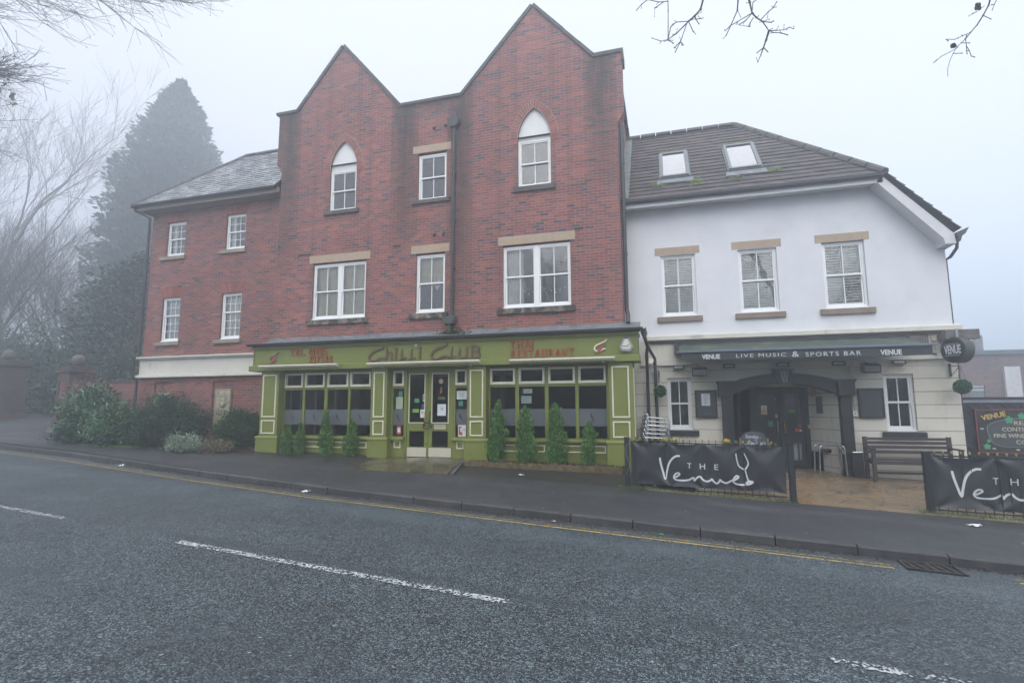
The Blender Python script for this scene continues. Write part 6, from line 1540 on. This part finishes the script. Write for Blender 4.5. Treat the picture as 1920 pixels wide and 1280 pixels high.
# ---------------------------------------------------------------- boarded fence, pub sign, misty building on the right
def right_side():
    T = thing('boarded_fence', 'tall black boarded fence running right from the pub corner', 'fence', (6, 1.5, -.2))
    m = MB(); m.box(6.0, 13, 1.55, 1.58, -.4, 1.66); m.build('backing_boards', BLACKP, T)
    m = MB()
    for i in range(60):
        x = 5.6+i*.125; q = [(x, -.3), (x+.108, -.3), (x+.108-.9*.0, 1.62), (x, 1.62)]
    for i in range(-12, 60):
        x = 6.0+i*.16; a = max(6.02, x); 
        pts = [(x, 1.62), (x+.13, 1.62), (x+.13+1.9, -.28), (x+1.9, -.28)]
        if x < 6.02:
            t = (6.02-x)/1.9; z_ = 1.62-1.9*t; t2 = max(0, (6.02-x-.13)/1.9); z2 = 1.62-1.9*t2
            pts = [(6.02, z_), (max(x+.13, 6.02), z2), (x+.13+1.9, -.28), (x+1.9, -.28)]
            if x+1.9 < 6.1: continue
        if pts[2][0] > 13: continue
        m.prism(pts, 1.535+.002*(i % 2), 1.55)
    m.build('diagonal_boards', P('black_board', (.022, .025, .029), .55, .3, 9), T)
    m = MB(); m.box(5.97, 13, 1.50, 1.60, 1.66, 1.72); m.build('top_rail', P('pale_rail', (.20, .22, .25), .5), T)
    m = MB(); m.box(5.97, 13, 1.52, 1.60, 1.72, 1.78); m.build('cap_rail', BLACKP, T)
    for x in (6.02, 8.6, 11.2): MB().box(x, x+.11, 1.47, 1.53, -.4, 1.86).build('post', BLACKP, T)
    S_ = thing('pub_sign', 'black painted sign board with green vine leaves and cream lettering on the boarded fence', 'sign', (7.3, 1.45, .6))
    x0, x1, z0, z1, y = 6.42, 8.45, .58, 1.52, 1.46
    m = MB(); m.box(x0, x1, y, y+.03, z0, z1); m.build('board', P('sign_black', (.02, .022, .024), .5), S_)
    m = MB(); m.frame(x0, x1, z0, z1, .022, y-.006, y); m.build('border', P('sign_red', (.22, .04, .04), .5), S_)
    pl = []
    for i in range(40):
        a = 2*math.pi*i/40; pl.append((7.45+.82*math.copysign(abs(math.cos(a))**.55, math.cos(a))*(1+.02*math.sin(7*a)), 1.01+.30*math.copysign(abs(math.sin(a))**.6, math.sin(a))*(1+.05*math.sin(5*a))))
    m = MB(); m.prism([(7.45+(a-7.45)*1.015, 1.01+(b-1.01)*1.03) for a, b in pl], y-.003, y-.001); m.build('panel_edge', P('sign_edge', (.20, .22, .22), .5), S_)
    m = MB(); m.prism(pl, y-.006, y-.003); m.build('lettered_panel', P('sign_grey', (.055, .062, .07), .5), S_)
    CR = P('sign_cream', (.50, .47, .36), .5)
    for s, a, b, zc, h in (('REAL ALES', 7.10, 7.80, 1.225, .085), ('CONTINENTAL BIERE', 6.88, 8.02, 1.09, .085), ('FINE WINES OF THE WORLD', 6.72, 8.20, .955, .085), ('COCKTAILS', 7.10, 7.80, .82, .085)):
        text(S_, 'lettering', s, a, b, zc-h/2, zc+h/2, y-.0075, CR, bold=.01)
    rot = lambda p: (6.75+(p[0]-6.75)*math.cos(.22)-(p[2]-1.38)*math.sin(.22), p[1], 1.38+(p[0]-6.75)*math.sin(.22)+(p[2]-1.38)*math.cos(.22))
    text(S_, 'lettering', 'VENUE', 6.52, 6.98, 1.32, 1.43, y-.0075, STYEL, bold=.03, xf=rot)
    VL = P('vine_leaf', (.06, .30, .15), .5)
    rn = random.Random(4)
    for (cx, cz, r) in ((7.02, 1.29, .085), (7.25, 1.37, .075), (7.52, 1.30, .06), (7.62, 1.42, .05), (7.90, 1.44, .07), (8.2, 1.40, .08), (6.58, .72, .07), (6.62, .84, .04), (7.98, .72, .07), (8.25, .70, .08)):
        pts = []
        for k in range(20):
            a = 2*math.pi*k/20; pts.append((cx+r*(.62+.38*abs(math.cos(2.5*a)))*math.cos(a+.3), cz+r*(.62+.38*abs(math.cos(2.5*a)))*math.sin(a+.3)))
        m = MB(); m.prism(pts, y-.009, y-.006); m.build('painted_leaf', VL, S_)
    for (cx, cz) in ((6.52, 1.10), (6.70, .68), (7.12, .66), (7.85, .64), (8.30, .95)):
        m = MB(); m.prism([(cx+.035*math.cos(a*.6283), cz+.016*math.sin(a*.6283)) for a in range(10)], y-.009, y-.006); m.build('painted_petal', CR, S_)
    # brick building in the mist
    B = thing('brick_building', 'distant flat roofed brick building fading into the fog on the right', 'building', (20, 20, -.6))
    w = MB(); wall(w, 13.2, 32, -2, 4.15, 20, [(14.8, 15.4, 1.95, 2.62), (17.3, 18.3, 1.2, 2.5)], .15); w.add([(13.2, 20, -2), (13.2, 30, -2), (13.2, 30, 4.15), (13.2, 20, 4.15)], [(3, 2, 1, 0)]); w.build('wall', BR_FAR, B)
    MB().box(13.1, 32.1, 19.85, 20.3, 4.15, 4.36).build('parapet', P('dark_fascia', (.10, .11, .13), .7), B)
    MB().box(13.1, 32.1, 20.0, 30, 4.30, 4.38).build('roof', P('flat_felt', (.10, .10, .11), .9), B)
    MB().box(16.2, 16.85, 19.8, 20, -2, 3.52).build('pale_panel', MISTW, B)
    wn = MB().box(14.8, 15.4, 20.08, 20.12, 1.95, 2.62).build('window', SLATW, B)
    m = MB(); m.box(14.8, 15.4, 20.05, 20.08, 2.35, 2.42); m.box(14.8, 15.4, 20.05, 20.08, 2.52, 2.62); m.build('louvre', GREYC, wn)
    wn = MB().frame(17.3, 18.3, 1.2, 2.5, .12, 19.9, 20.1).build('window', MISTW, B); MB().box(17.4, 18.2, 20.06, 20.09, 1.3, 2.4).build('pane', SLATW, wn)
    m = MB(); m.box(15.5, 15.82, 20.6, 20.95, 4.3, 5.22); m.build('flue', LEAD, B)
    w = thing('boundary_wall', 'low brick wall with pale coping in the fog behind the boarded fence', 'wall', (12, 12, -.6))
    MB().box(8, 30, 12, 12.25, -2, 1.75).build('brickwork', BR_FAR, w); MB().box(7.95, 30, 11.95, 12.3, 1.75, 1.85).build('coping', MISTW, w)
right_side()
# ---------------------------------------------------------------- gate pillars and wall on the left
def pillar(cx, cy_, w, z0, zc, zt, label, rot=R(-9)):
    T = thing('gate_pillar', label, 'pillar', (cx, cy_, z0), 'brick gate pillars with stone balls')
    c, s = math.cos(rot), math.sin(rot); xf = lambda p: (cx+p[0]*c-p[1]*s, cy_+p[0]*s+p[1]*c, p[2]); h = w/2; dz = zc-z0
    m = MB(xf); zp = z0+dz*.20
    m.box(-h-.07, h+.07, -h-.07, h+.07, z0-.4, zp); m.prism([(-h-.07, zp), (h+.07, zp), (h, zp+.12), (-h, zp+.12)], -h, h); m.add([(-h-.07, -h-.07, zp), (h+.07, -h-.07, zp), (h, -h, zp+.12), (-h, -h, zp+.12)], [(0, 1, 2, 3)]); m.add([(h+.07, -h-.07, zp), (h+.07, h+.07, zp), (h, h, zp+.12), (h, -h, zp+.12)], [(0, 1, 2, 3)])
    m.box(-h, h, -h, h, zp, zc)
    pw = .16
    m.build('brickwork', BR_OLD, T)
    m = MB(xf); 
    for (a, b, e, f) in ((-h+pw, h-pw, -h-.002, -h+.0),):
        m.box(-h+pw, h-pw, -h-.004, -h-.002, zp+.22, zc-.22)
    m.build('sunk_panel', BR_W, T)
    m = MB(xf); m.frame(-h, h, zp+.12, zc-.001, pw, -h-.035, -h-.0, wb=.12, wt=.24)
    m.build('brick_margin', BR_OLD, T)
    m = MB(xf)
    for i, (o, a, b) in enumerate(((.03, 0, .07), (.09, .07, .13), (.06, .13, .19), (.0, .19, .26), (-.10, .26, .31))): m.box(-h-o, h+o, -h-o, h+o, zc+a, zc+b)
    m.build('cap', BR_OLD, T, bevel=.01)
    m = MB(xf); m.lathe((0, 0, zc+.30), [(.14, 0), (.10, .03), (.10, .06)], 14); m.ball((0, 0, zc+.36+.19), .225, 20, 14); m.build('stone_ball', P('old_stone_%d' % int(abs(cx)), (.13, .12, .115), .9, .3, 8, .004, 30), T, smooth=True)
pillar(-21.45, 2.15, .80, .83, 2.88, 3.3, 'brick gate pillar with stone ball nearest the shrubs')
pillar(-26.9, 3.1, 1.0, 1.0, 3.35, 3.8, 'brick gate pillar with stone ball cut off by the left edge of the photo')
bw = thing('boundary_wall', 'low brick wall between the gate pillar and the brick wing', 'wall', (-18.5, 1.8, .6))
MB().box(-20.9, -16.05, 1.65, 1.90, .3, 2.50).build('brickwork', BR_W, bw); MB().box(-20.9, -16.05, 1.63, 1.92, 2.50, 2.58).build('coping', BR_OLD, bw)
tag(MB().lathe((-20.15, .75, .72), [(.30, 0), (.34, .10), (.22, .24), (.05, .30)], 9).build('boulder', P('boulder', (.10, .10, .105), .8, .3, 5)), 'dark boulder at the foot of the gate pillar beside the shrubs', 'stone')
# ---------------------------------------------------------------- trees
def bare_tree(name, label, x, y, z, h, seed, r0=.28, spread=.55, depth=6, upb=.22, group='bare trees in the fog', mat=None, fork=.3, rmin=.007):
    rn = random.Random(seed); T = thing(name, label, 'tree', (x, y, z), group); tr = MB(); cr = MB()
    def grow(p, d, r, L, k):
        pts = [p]; rs = [r]; n = 3 if k < 4 else 2
        for i in range(n):
            d = (d+Vector((rn.gauss(0, .10), rn.gauss(0, .10), rn.gauss(0, .06)+upb*.12*(k > 0)))).normalized(); p = p+d*L/n; pts.append(p); rs.append(r*(1-.5*(i+1)/n))
        (tr if k == 0 else cr).tube(pts, rs, 8 if k == 0 else (5 if k < 3 else 3), cap=False)
        if k >= depth: return
        nb = (5 if k == 0 else (4 if k < 4 else 3))
        for j in range(nb):
            f = rn.uniform(fork if k == 0 else .25, 1) if j else 1.0; q = f*n; i0 = min(int(q), n-1); pp = pts[i0].lerp(pts[i0+1], q-i0)
            a = rn.uniform(0, 6.283); o = d.orthogonal().normalized(); o = (o*math.cos(a)+d.cross(o)*math.sin(a)); sp = spread*rn.uniform(.6, 1.3)
            nd = (d+o*sp+Vector((0, 0, upb*.5))).normalized() if j else (d+o*.15).normalized()
            grow(pp, nd, max(r*(1-.5*f)*(.62 if j else .95), rmin), L*rn.uniform(.62, .82)*(1.0 if j else 1.02), k+1)
    grow(Vector((x, y, z-.2)), Vector((rn.gauss(0, .05), rn.gauss(0, .05), 1)).normalized(), r0, h*.30, 0)
    m_ = mat or BARK; tr.build('trunk', m_, T, smooth=True); cr.build('crown', m_, T); return T
def at(T, x, y, z, rz, s, label):
    c = copy_tree(T); c.location = (x, y, z); c.rotation_euler = (0, 0, rz); c.scale = (s, s, s); c['label'] = label; return c
GZ = 1.2
t1 = bare_tree('bare_tree', 'tallest pale bare tree with upswept branches at left, beside the tall conifer', -55.0, 18.5, GZ, 38, 11, .46, .50, depth=6, rmin=.013)
t2 = bare_tree('bare_tree', 'bare tree with a forked trunk rising behind the left gate pillar', -50.5, 11.5, GZ, 19, 23, .30, .62, rmin=.011)
t3 = bare_tree('bare_tree', 'slender bare tree in front of the conifer', -34.5, 11.5, GZ, 13, 37, .17, .5, depth=5)
at(t1, -68, 21, GZ, 2.1, .72, 'faint bare tree at the far left edge, deep in the fog')
at(t2, -44.0, 24, GZ, 1.0, 1.15, 'faint bare tree seen between the tallest bare tree and the conifer')
at(t3, -39.0, 8.5, GZ, 2.5, 1.15, 'thin bare tree low behind the hedge at left')
at(t3, -43.5, 12, GZ, .7, 1.3, 'thin bare tree under the tallest bare tree')
at(t2, -70, 34, GZ, 4.0, 1.5, 'faintest large bare tree at the left behind all the others')
at(t1, 0.6, 26, -.5, 3.3, .52, 'faint bare tree showing just above the pub roof beside the gabled wall')
at(t2, -9, -27, -.3, 2.0, .75, 'bare tree across the road, mirrored in the left upper windows')
at(t1, 1.5, -26, -.6, 5.0, .43, 'bare tree across the road, mirrored in the big right upper window')
at(t2, 12, -25, -1.0, .5, .7, 'bare tree across the road, mirrored in the pub windows')
for i, hx in enumerate((-26, -19, -12, -5, 2, 9, 16)):  # unseen hedge, added so that the shop glass mirrors something dark
    bush('laurel_bush', 'dark hedge bush added across the road, mirrored to darken the shop glass, number %s from the left' % ('one two three four five six seven'.split()[i]), (hx, -23.5, 1.6), (4.0, 1.6, 2.6), 420, 16, .34, L_HEDGE, .5, .30, cat='hedge', group='added hedge across the road', shell=.5)
def conifer(name, label, x, y, z, h, r, seed, mat, n=20000, droop=.25, skirt=0, lf=.34):
    T = thing(name, label, 'tree', (x, y, z)); rs = np.random.default_rng(seed)
    m = MB(); m.tube([(x, y, z-.3), (x, y, z+h*.5), (x, y, z+h*.97)], [.30, .18, .03], 8); m.build('trunk', BARK, T)
    nb = 900; pts = []; nr = []
    for i in range(nb):
        t = (i+rs.uniform())/nb; zz = skirt+(h-skirt)*(t**.92); rad = r*np.interp(t, [0, .15, .4, .7, .9, 1], [.95, 1.0, .88, .66, .34, .03])*rs.uniform(.80, 1.10); a = rs.uniform(0, 2*math.pi)
        k = max(8, int(n/nb*(.35+rad/r))); f = rs.uniform(.12, 1, k)**.75
        w = .10+.34*f*(1-f)*rad*.9+.10
        px = rad*f; side = rs.normal(0, 1, k)*w; dz = -droop*px+.28*(f**3)*rad*.35+rs.normal(0, .26, k)
        X_ = x+np.cos(a)*px-np.sin(a)*side; Y_ = y+np.sin(a)*px+np.cos(a)*side
        pts.append(np.stack([X_, Y_, z+zz+dz], 1)); nr.append(np.tile([np.cos(a)*.9, np.sin(a)*.9, .25], (k, 1)))
    leaves('crown', mat, T, np.concatenate(pts), lf, np.concatenate(nr), .42, jit=.7); return T
conifer('conifer', 'tall dense dark conifer behind the roof of the brick wing', -44.2, 24.8, GZ, 31.6, 7.3, 5, L_FAR, 56000, lf=.56)
conifer('conifer', 'smaller drooping evergreen below the tall conifer beside the wing', -26.6, 8.6, GZ, 8.2, 3.6, 9, L_FAR, 3200, droop=-.05, skirt=2.4, lf=.26)
hl = ['laurel hedge bush nearest the brick wing, behind the boundary wall', 'laurel hedge bush directly behind the nearer gate pillar', 'laurel hedge bush seen between the two gate pillars', 'tall laurel hedge bush behind the cut off gate pillar', 'laurel hedge bush at the far left edge']
for i, (hx, hy, rx, rz_) in enumerate(((-20.8, 6.2, 2.6, 1.75), (-24.6, 7.0, 2.5, 1.8), (-28.3, 7.0, 2.6, 1.9), (-31.5, 6.4, 2.6, 2.35), (-35.5, 7.0, 3.2, 2.6))):
    bush('laurel_bush', hl[i], (hx, hy, GZ+rz_*.85), (rx, 1.6, rz_), 620, 26, .17, L_HEDGE, .40, .20, cat='hedge', group='laurel hedge behind the gate pillars', shell=.35)
# ---------------------------------------------------------------- overhanging branches
TW = {'a': [(0.22, -5.5, 7.6), (0.21, -5.38, 7.16), (0.19, -5.5, 6.63)], 'a2': [(0.21, -5.5, 7.21), (0.09, -5.38, 7.32), (-0.06, -5.5, 7.3), (-0.13, -5.38, 7.51)], 'a3': [(0.15, -5.5, 7.21), (0.03, -5.38, 7.24)], 'a4': [(-0.06, -5.5, 7.3), (-0.15, -5.38, 7.34), (-0.22, -5.5, 7.17)],
'b': [(0.80, -5.5, 7.6), (0.64, -5.38, 7.08), (0.55, -5.5, 6.91), (0.48, -5.38, 6.94), (0.3, -5.5, 6.7), (0.19, -5.38, 6.72), (0.1, -5.5, 6.63), (-0.03, -5.38, 6.79)], 'b2': [(0.47, -5.5, 6.85), (0.31, -5.38, 6.96), (0.23, -5.5, 6.81), (0.2, -5.38, 6.76)], 'b3': [(0.45, -5.5, 6.84), (0.36, -5.38, 6.66), (0.28, -5.5, 6.44)], 'b4': [(0.35, -5.5, 6.57), (0.27, -5.38, 6.58)], 'b5': [(0.35, -5.5, 6.57), (0.39, -5.38, 6.6)], 'b6': [(0.47, -5.5, 6.84), (0.53, -5.38, 6.77)], 'b7': [(0.54, -5.5, 6.91), (0.57, -5.38, 6.95), (0.6, -5.5, 6.78)], 'b8': [(0.57, -5.5, 6.86), (0.64, -5.38, 6.94)], 'b9': [(0.19, -5.5, 6.63), (0.26, -5.38, 6.65)],
'c': [(1.15, -5.5, 7.6), (1.13, -5.5, 7.21), (1.11, -5.38, 6.96), (1.0, -5.5, 6.67), (0.94, -5.38, 6.69)],
'd': [(1.15, -5.5, 7.6), (1.21, -5.5, 7.15), (1.27, -5.38, 7.04), (1.27, -5.5, 6.79), (1.34, -5.38, 6.8), (1.39, -5.5, 6.64), (1.48, -5.38, 6.58), (1.54, -5.5, 6.48), (1.66, -5.38, 6.55), (1.7, -5.5, 6.49), (1.78, -5.38, 6.54)], 'd2': [(1.27, -5.5, 6.79), (1.1, -5.38, 6.79), (1.0, -5.5, 6.67), (0.95, -5.38, 6.62)], 'd3': [(1.46, -5.5, 6.5), (1.53, -5.38, 6.54), (1.6, -5.5, 6.43), (1.7, -5.38, 6.47)], 'd4': [(1.46, -5.5, 6.5), (1.44, -5.38, 6.45), (1.38, -5.5, 6.27), (1.36, -5.38, 6.24), (1.3, -5.5, 6.08)], 'd5': [(1.38, -5.5, 6.27), (1.32, -5.38, 6.29)], 'd6': [(1.38, -5.5, 6.27), (1.45, -5.38, 6.28)], 'd7': [(1.37, -5.5, 6.67), (1.49, -5.38, 6.85), (1.53, -5.5, 6.81), (1.6, -5.38, 6.97)], 'd8': [(1.39, -5.5, 6.64), (1.52, -5.38, 6.69), (1.52, -5.5, 6.62)], 'd9': [(1.27, -5.5, 6.79), (1.21, -5.38, 6.79), (1.1, -5.5, 6.66)], 'e1': [(1.27, -5.5, 6.79), (1.31, -5.38, 7.03), (1.38, -5.5, 7.0)], 'e2': [(1.28, -5.5, 6.72), (1.26, -5.38, 6.74), (1.23, -5.5, 6.6)]}
TW2 = {'f': [(3.5, -6.5, 6.3), (3.33, -6.5, 5.76), (3.36, -6.38, 5.73), (3.24, -6.5, 5.55), (3.24, -6.38, 5.53), (3.12, -6.5, 5.39), (3.13, -6.38, 5.4), (3.03, -6.5, 5.29), (3.05, -6.38, 5.33), (2.95, -6.5, 5.19), (2.97, -6.38, 5.18), (2.89, -6.5, 5.03), (2.94, -6.38, 5.02)], 'f2': [(3.12, -6.5, 5.39), (3.11, -6.38, 5.44), (2.98, -6.5, 5.34), (2.96, -6.38, 5.43)], 'f3': [(3.0, -6.5, 5.25), (2.98, -6.38, 5.28), (2.85, -6.5, 5.18), (2.83, -6.38, 5.19)], 'f4': [(3.07, -6.5, 5.33), (3.13, -6.38, 5.32), (3.09, -6.5, 5.19), (3.16, -6.38, 5.2)], 'f5': [(3.26, -6.5, 5.65), (3.25, -6.38, 5.68), (3.12, -6.5, 5.57)], 'f6': [(3.38, -6.5, 5.72), (3.41, -6.38, 5.73), (3.32, -6.5, 5.59)]}
def over_tree():
    T = bare_tree('overhanging_tree', 'bare tree whose knobbly twigs hang into the top right of the photo', 6.5, -17.5, -.4, 13, 51, .30, .55, depth=5, group=None)
    m = MB(); m.tube(spline([(6.5, -17.4, 5.2), (5, -14, 7.6), (3.2, -10, 8.9), (1.6, -6.6, 8.9), (.9, -5.6, 8.3), (1.1, -5.5, 7.6)], 6), [.12]*6+[.10]*6+[.075]*6+[.05]*6+[.03]*6+[.02], 8)
    for a, b in (((.9, -5.6, 8.3), (.8, -5.5, 7.6)), ((.9, -5.6, 8.35), (.22, -5.5, 7.6)), ((3.2, -10, 8.9), (3.5, -6.5, 6.3))):
        A_, B_ = Vector(a), Vector(b); m.tube(spline([A_, A_.lerp(B_, .5)+Vector((.05, .1, .15)), B_], 5), [.03]*8+[.015]*3 if a[0] > 2 else [.022]*8+[.014]*3, 6)
    m.build('limb', TWIG, T, smooth=True)
    rn = random.Random(2)
    for D_ in (TW, TW2):
        w = MB()
        for k, pts in D_.items():
            if len(pts) > 4: r = [max(.0045, .015*(1-i/len(pts))) for i in range(len(pts))]
            else: r = [.006]*len(pts)
            if D_ is TW2: r = [v*.55 for v in r]
            w.tube(pts, r, 5)
            for i, p in enumerate(pts[1:]):
                p = Vector(p); w.ball(p, r[i+1]*1.55, 5, 4)
                for _ in range(2 if D_ is TW else 1):
                    if rn.random() < .55:
                        d = Vector((rn.gauss(0, .035), rn.gauss(0, .02), rn.gauss(0, .035))); w.tube([p, p+d], [.004, .003], 4); w.ball(p+d, .007, 5, 4)
        if D_ is TW2:
            for c in ((3.26, -6.4, 5.72), (2.98, -6.45, 5.30)):
                for _ in range(4): w.ball((c[0]+rn.gauss(0, .012), c[1], c[2]+rn.gauss(0, .018)), .018, 6, 5, sz=1.4)
        w.build('twigs', TWIG, T)
over_tree()
def left_tree():
    T = thing('overhanging_tree', 'bare tree whose fine drooping twigs fill the top left corner', 'tree', (-27.5, -3.5, 1.0))
    m = MB(); m.tube(spline([(-27.5, -3.5, .6), (-27.2, -3.3, 6), (-26.8, -3.0, 12), (-26.0, -2.6, 19)], 5), [.3]*6+[.22]*5+[.12]*5, 10); m.build('trunk', BARK, T, smooth=True)
    w = MB(); rn = random.Random(8)
    limbs = [[(-26.6, -2.9, 14), (-24, -2.2, 15.6), (-21, -1.4, 16.6), (-18.8, -1.0, 16.3)], [(-26.3, -2.8, 16), (-23.5, -1.6, 17.6), (-20.0, -.6, 17.6), (-17.4, .2, 16.6)], [(-26.8, -3, 11), (-25, -2.2, 12.6), (-23, -1.6, 13.4), (-21.6, -1.2, 13.0)], [(-26.8, -3, 9), (-25.2, -2, 11), (-23.4, -1.4, 11.8)]]
    tips = []
    for li, L in enumerate(limbs):
        P_ = spline(L, 8); n = len(P_); w.tube(P_, [.07*(1-.75*i/n)+.01 for i in range(n)], 5)
        for j in range(330 if li < 2 else 120):
            i = rn.randrange(3, n-1); s0 = P_[i].lerp(P_[i+1], rn.random()); Lh = rn.uniform(1.2, 3.7)*(1 if li < 2 else .75)
            d = Vector((rn.uniform(.45, 1.0), rn.uniform(-.35, .35), rn.uniform(-.62, -.05))).normalized(); pts = [s0]; p = s0
            for q in range(5):
                d = (d+Vector((rn.gauss(.06, .10), rn.gauss(0, .10), rn.gauss(.06, .10)))).normalized(); p = p+d*Lh/5; pts.append(p)
            w.tube(pts, [.019, .016, .013, .011, .009, .007], 3, cap=False)
            for q in range(1, 6):
                for _ in range(2):
                    dd = (d+Vector((rn.gauss(0, .45), rn.gauss(0, .4), rn.gauss(-.05, .4)))).normalized(); l2 = Lh*rn.uniform(.12, .36); p2 = pts[q]; w.tube([p2, p2+dd*l2*.5, p2+dd*l2+Vector((0, 0, .03))], [.007, .006, .005], 3, cap=False)
                    if rn.random() < .12: w.ball(p2+dd*l2, .018, 5, 4)
    w.build('twigs', P('twig_far', (.05, .05, .055), .9), T)
    lf = []
    for c in ((-21.9, -1, 12.55), (-21.65, -1, 12.75), (-21.5, -1, 13.0), (-21.1, -1, 12.1), (-21.0, -1, 11.9), (-21.2, -1, 12.25)):
        for _ in range(9): lf.append((c[0]+rn.gauss(0, .06), c[1], c[2]+rn.gauss(0, .07)))
    leaves('withered_leaves', L_DEAD, T, lf, .12, None, .7)
left_tree()
# ---------------------------------------------------------------- road furniture and litter
def drain():
    xy = lambda s, t: to_xy(s, uk(s)-t); T = thing('drain_grate', 'rusty slotted iron drain grate in the gutter at lower right', 'drain', (*to_xy(8.90, -.25), zroad(8.90, -.25)))
    z = zroad(8.90, -.25)+.006
    def xf(p): x, y = to_xy(8.90+p[0], -.245+p[1]); return (x, y, zroad(8.90+p[0], -.245+p[1])+p[2])
    IR = P('rusty_iron', (.038, .032, .030), .7, .4, 14, .002, 60)
    m = MB(xf); m.box(-.26, .26, -.20, .18, .004, .008); m.build('recess_shade', BLACKP, T)  # flat black sheet paints the shade below the grate
    m = MB(xf); m.box(-.28, .28, -.215, -.18, .006, .022); m.box(-.28, .28, .165, .20, .006, .022); m.box(-.28, -.25, -.18, .165, .006, .022); m.box(.25, .28, -.18, .165, .006, .022); m.box(-.02, .02, -.18, .165, .006, .020); m.build('iron_frame', IR, T)
    for i in range(5):
        a = -.24+i*.092
        if abs(a+.03) < .03: continue
        m = MB(xf); m.prism([(a, .165), (a+.035, .165), (a+.085, -.18), (a+.05, -.18)], .008, .019, 'z'); m.build('bar', IR, T)
drain()
def paper(x, y, z, s, label, mat=None, cat='litter'):
    rn = random.Random(int(x*31)); m = MB(); n = 5; vs = []
    for i in range(n+1):
        for j in range(n+1): vs.append((x+(i/n-.5)*s*rn.uniform(.8, 1.2)*1.4, y+(j/n-.5)*s*rn.uniform(.8, 1.2), z+.004+rn.uniform(0, s*.32)))
    m.add(vs, [(i*(n+1)+j, (i+1)*(n+1)+j, (i+1)*(n+1)+j+1, i*(n+1)+j+1) for i in range(n) for j in range(n)]); tag(m.build('litter', mat or WHITE), label, cat, 'scraps of litter on the pavement and road')
for (x, y, s, l, mt) in ((4.14, -3.23, .11, 'crumpled white paper on the pavement in front of the right banner', None), (-3.02, -1.61, .08, 'small crumpled white paper on the forecourt before the right bay', None), (-19.0, .30, .28, 'white carrier bag scrap at the foot of the gate pillar', None)):
    paper(x, y, H(x, y), s, l, mt)
for (s0, t0, s, l, mt) in ((-.42, .10, .10, 'white plastic scrap in the gutter opposite the left bay', None), (-6.5, .10, .10, 'white scrap in the gutter in front of the shrubs', None), (-.05, .25, .03, 'tiny blue scrap on the yellow lines', STBLUE), (4.35, .10, .04, 'small white cup lid in the gutter opposite the doors', None), (5.9, .16, .05, 'yellow green leaf scrap on the yellow lines at right', STGREEN)):
    u = uk(s0)-t0; x, y = to_xy(s0, u); paper(x, y, zroad(s0, u), s, l, mt)
def speckle():
    m = MB(); rn = random.Random(12)
    for _ in range(330):
        s0 = rn.uniform(-13, 14); u = rn.uniform(uk(s0)-6.5, 2.3)
        if -.13 < u-uk(s0) < .14: continue
        x, y = to_xy(s0, u); z = (H(x, y) if u > uk(s0) else zroad(s0, u))+.004; r = rn.uniform(.004, .014)
        a0 = rn.uniform(0, 3); m.add([(x+r*math.cos(a0+k*1.2566)*1.3, y+r*math.sin(a0+k*1.2566), z) for k in range(5)], [(0, 1, 2, 3, 4)])
    tag(m.build('pavement_spots', P('chewing_gum', (.26, .27, .28), .7)), kind='stuff')
speckle()
mh = thing('manhole_cover', 'dark rectangular inspection cover set in the forecourt left of the doors', 'cover', (-7.75, -1.35, .3))
m = MB()
cs = [(-8.05, -1.55), (-7.35, -1.55), (-7.35, -1.15), (-8.05, -1.15)]
m.add([(x, y, H(x, y)+.006) for x, y in cs]+[(x, y, H(x, y)-.02) for x, y in cs], [(0, 1, 2, 3), (0, 4, 5, 1), (1, 5, 6, 2), (2, 6, 7, 3), (3, 7, 4, 0)]); m.build('cover_plate', P('cover_iron', (.035, .034, .033), .45, .3, 20), mh)

# ---------------------------------------------------------------- fog
at(t2, -56.5, 13.0, GZ, 3.7, 1.15, 'broad bare tree above the cut off gate pillar at the left edge')
def haze():
    m = MB(); m.box(-265, 205, -205, 265, -3.5, 27); o = m.build('haze', [bpy.data.materials.new('fog')])
    ma = o.data.materials[0]; ma.use_nodes = True; t = ma.node_tree; t.nodes.clear(); out = N(t, 'OutputMaterial'); v = N(t, 'VolumePrincipled')
    v.inputs['Color'].default_value = (.87, .935, 1, 1); v.inputs['Density'].default_value = FOG; v.inputs['Anisotropy'].default_value = .70
    t.links.new(v.outputs[0], out.inputs['Volume']); tag(o, kind='stuff')
FOG = .0130
haze()
